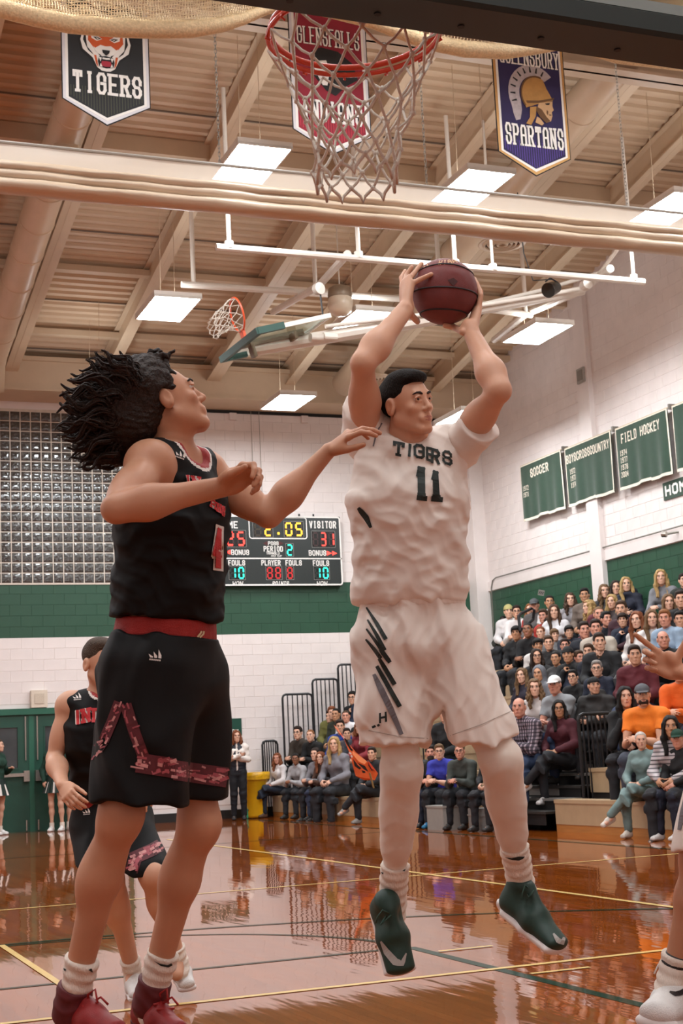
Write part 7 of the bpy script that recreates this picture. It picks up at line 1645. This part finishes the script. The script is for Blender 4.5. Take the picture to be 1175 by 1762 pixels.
P(624, 1196, 'M0', 'short_hair', 'd', 'p', '#1a2138', 'person in blue at the edge of the white shorts, highest in the far block')
P(619, 1251, 'F0', 'bobbed_hair', 'r', 'p', '#7b1f28', 'person in crimson above the black beanie')
P(585, 1251, 'M0', 'short_hair', 'd', 'f', '#24408f', 'person in royal blue behind the top of the orange sign', big=.9)
P(597, 1267, 'M0', 'short_hair', 'd', 'f', '#4a4448', 'person in dim grey peeking over the orange sign', big=.9)
P(611, 1266, 'M0', 'under_hair+beanie+beard', 'd', 'f', '#3b4048', 'person in a black beanie and slate tee behind the orange sign', capcol='#0d0d0e')
P(575, 1280, 'F0', 'long_hair', 'y', 'p', '#77747a', 'person in a grey cardigan with pale long hair, behind the front bench')
P(542, 1298, 'F1', 'hair_bun', 'd', 'p', '#817f84', 'smiling person in a grey sweater, third from the left on the far front bench', row=0)
P(552, 1313, 'F1', 'long_hair', 'r', 'p', '#4d3326', 'person in brown with very long hair on the far front bench', row=0, trous='#28324a')
P(570, 1312, 'F2', 'long_hair', 'd', 'p', '#5f5d60', 'person in a dark grey hooded top at the right of the far front bench', row=0)
P(509, 1318, 'F1', 'hair_bun', 'k', 'b', '#a29e9f', 'person in a light grey sweater, second from the left on the far front bench', row=0)
P(470, 1311, 'FX', 'wavy_hair', 'r', 'r', '#d6cdcb', 'person in a white sweater writing in a notebook on the far front bench', row=0, trous='#1d2636', shoe='#5b4436')
# between the white legs
P(740, 1297, 'M1', 'short_hair+long_beard', 'd', 'r', '#2a2b26', 'long-bearded person in a camouflage jacket between the white leggings', row=0, trous='#1c2233', shoe='#17181a')
P(757, 1312, 'MT', 'short_hair', 'l', 'p', '#2f36a0', 'small person in a blue and orange basketball jersey with glasses', extras='glasses', row=0, big=.86, trous='#17181d', shoe='#1f6f9a')
P(791, 1297, 'M1', 'cropped_hair', 'l', 'r', '#3c413c', 'person in a grey-green jacket with glasses between the white leggings', extras='glasses', row=0)
P(846, 1300, 'F0', 'long_hair', 'd', 'p', '#0f0f12', 'person in black on the front bench hidden behind the right white legging', row=0)
P(765, 1228, 'M0', 'short_hair', 'd', 'f', '#0c0c0e', 'person in a black sweater seen through the gap of the white shorts')
P(640, 1300, 'MX', 'short_hair', 'd', 'f', '#16171b', 'person on the front bench behind the orange sign, beside the white legging', row=0, shoe='#8b8884')

# ================================================================ people standing by the far wall, things held or lying about
p = atZ(412, 1409, 0); p[1] = 26.0; p[0] = atY(412, 1409, 26.0)[0]
w_ = put_person('FS', (p[0], p[1], 0), math.radians(160), .935, 'bobbed_hair', 'r', 'p', '#e4d9d0', '#0f1118', 'person standing by the far wall in a navy vest over white sleeves, arms crossed', None, shoe='#141416')
T = SDF(); pel, up = V3(0, 0, .93), V3(0, .02, 1); torso(T, pel+V3(0, 0, .02), pel+up*.15, pel+up*.33, pel+up*.535, (1, 0, 0), (1, 0, 0), .86, 0, .034)
for s in (-1, 1): T.cone(pel+up*.50, V3(s*.13, .01, 1.40), .05, .05, .04); T.ell((s*.06, .09, 1.28), (.075, .065, .08), None, .05)
T.cone(pel+up*.5, pel+up*.56+V3(0, .02, 0), .075, .070, .03); T.ell(pel+up*.60+V3(0, .05, 0), (.055, .06, .07), None, .01, 0, -1); T.box((0, .16, 1.30), (.018, .2, .4), None, .005, .01, 0, -1); T.box((0, 0, .80), (.4, .4, .08), None, .01, .01, 0, -1)
T.disp = folds(.006, [(V3(0, .1, 1), .07, 1)], 2); V, Q = T.polygonize(.010); me = fast_mesh('vest', V, Q); me.materials.append(mat('navy_quilt', '#121624', .6, noise=.1, nscale=12)); o = bpy.data.objects.new('vest', me); COL.objects.link(o); o.parent = w_
M_skirt = mat('skirt_green', '#10251e', .7, noise=.08, nscale=9)
def cheer(x, y, rz, sc, label, hair):
    r = put_person('FW', (x, y, 0), rz, sc, hair, 'b', 'p', '#14392b', '#14392b', label, 'cheerleaders by the green door', shoe='#dedad6')
    for c in list(r.children):
        if c.name.startswith('trousers'): bpy.data.objects.remove(c)
    N = 72; V = []; F = []
    for j, (z, rad) in enumerate(((1.0, .15), (.90, .175), (.70, .245))):
        for i in range(N): a = 2*math.pi*i/N; k = rad*(1+(.05 if i % 4 < 2 else -.03)*j/2); V.append((k*math.cos(a)*1.05, k*math.sin(a)*.85, z))
    for j in range(2):
        for i in range(N): F.append((j*N+i, (j+1)*N+i, (j+1)*N+(i+1) % N, j*N+(i+1) % N))
    me = bpy.data.meshes.new('skirt'); me.from_pydata(V, [], F); me.materials.append(M_skirt); me.materials.append(M_wp); me.update()
    me.polygons.foreach_set('material_index', [0]*N+[1 if i % 8 in (2, 3) else 0 for i in range(N)]); o = bpy.data.objects.new('skirt', me); COL.objects.link(o); o.parent = r
    for s in (-1, 1):
        o = bpy.data.objects.new('sock', MB().tube([(s*.10, -.01, .16), (s*.10, -.01, .05)], .045, 12).mesh('sock')); o.data.materials.append(M_sock); COL.objects.link(o); o.parent = r
q = atY(98, 1427, 26.3); cheer(q[0], 26.3, math.radians(150), .95, 'person in a pleated skirt by the door, behind the crouching player\'s bent arm', 'ponytail')
q = atY(127, 1421, 26.55); cheer(q[0], 26.55, math.radians(200), .93, 'person in a pleated skirt mostly hidden behind the crouching player', 'ponytail')
q = atY(-4, 1432, 26.2); cheer(q[0], 26.2, math.radians(230), .95, 'person in a pleated skirt at the left edge of the photo before the green door', 'ponytail')
# orange sign with black stripes held up before the far block
M_os = mat('orange_card', '#d8591f', .6, noise=.1, nscale=12); SD = 19.3
os_ = thing('cardboard_sign', 'orange cardboard sign painted with black stripes, held slanting before the far block', 'sign', at(610, 1300, SD))
def card(pts, m, name, d=0.0, t=.012): MB().poly([at(px, py, SD+d+dd) for px, py, dd in pts], -Fw, t).build(name, m, os_)
card([(574, 1247, .1), (580, 1253, .1), (596, 1275, 0), (612, 1294, 0), (638, 1316, .1), (650, 1331, .15), (645, 1342, .1), (626, 1342, .0), (612, 1335, -.1), (607, 1318, -.1), (603, 1300, -.05), (592, 1272, 0)], M_os, 'card')
card([(606, 1292, -.1), (631, 1310, .0), (627, 1315, -.05), (617, 1310, -.1), (607, 1298, -.12)], mat('orange_card_light', '#e8854e', .6, noise=.08, nscale=12), 'fold', -.05)
card([(633, 1308, .1), (650, 1330, .2), (640, 1322, .1), (634, 1316, .1)], mat('orange_card_red', '#cc3f1c', .6), 'fold', -.03)
for s_ in ([(590, 1267), (598, 1274), (606, 1292), (603, 1291), (596, 1280)], [(600, 1283), (607, 1290), (606, 1294)], [(607, 1305), (616, 1317), (622, 1322), (618, 1324), (610, 1318)], [(614, 1312), (628, 1318), (634, 1328), (626, 1324), (618, 1316)], [(622, 1325), (628, 1327), (629, 1330), (624, 1330)], [(633, 1312), (641, 1326), (640, 1327), (634, 1318)]):
    card([(a, b, -.06) for a, b in s_], M_black, 'black_stripe', -.10, .004)
for s_ in ([(600, 1294), (604, 1295), (605, 1298), (601, 1297)], [(604, 1299), (607, 1301), (606, 1304), (603, 1302)], [(590, 1266), (593, 1268), (592, 1271)]): card([(a, b, -.06) for a, b in s_], M_wp, 'white_spot', -.11, .004)
MB().tube([at(636, 1330, SD), at(643, 1356, SD)], .012, 6).build('stick', mat('stick_wood', '#8c7448', .6), os_)
hs = atX(931, 1020, 13.0); t = thing('cardboard_sign', 'small grey cardboard sign with dark marks held up against the green wall', 'sign', hs)
n_ = nrm(-Fw); r_ = nrm(Rw-Uw*.2); u_ = nrm(np.cross(r_, -n_)*-1); u_ = u_ if u_[2] > 0 else -u_
MB().obox(hs, r_*.055, u_*.05, n_*.004).build('card', mat('grey_card', '#8f8b84', .7, noise=.08, nscale=12), t)
for i in range(3): MB().obox(hs-n_*-.006+r_*(-.03+.03*i), nrm(r_*.4+u_)*.028, nrm(r_-u_*.4)*.006, n_*.001).build('mark', M_black, t)
q = atX(470, 1352, 9.0); t = thing('notebook', 'open white notebook on the lap at the left of the far front bench', 'notebook', q); MB().obox(q, np.array([.02, -.14, .01]), np.array([.10, .02, .02]), np.array([0, 0, .006])).build('pages', M_paintw, t); MB().obox(q-(0, 0, .009), np.array([.022, -.145, .01]), np.array([.105, .021, .02]), np.array([0, 0, .003])).build('cover', M_black, t)
for px, py, x_, lb in ((424, 1404, 8.35, 'green water bottle on the floor at the feet of the standing person'), (436, 1400, 8.62, 'second green water bottle, behind the first and nearer the bench')):
    q = atX(px, py, x_); q = np.array([x_, min(q[1], 26.4), 0]); t = thing('water_bottle', lb, 'bottle', q)
    MB().lathe(q, [(0, .0), (.034, .0), (.036, .02), (.036, .15), (.03, .17), (.018, .19), (.018, .2)], 16).build('body', mat('bottle_green', '#3fa37a', .25, noise=.08, nscale=20), t, smooth=True); MB().lathe(q, [(.021, .195), (.021, .22), (0, .225)], 12).build('cap', M_paintw, t)
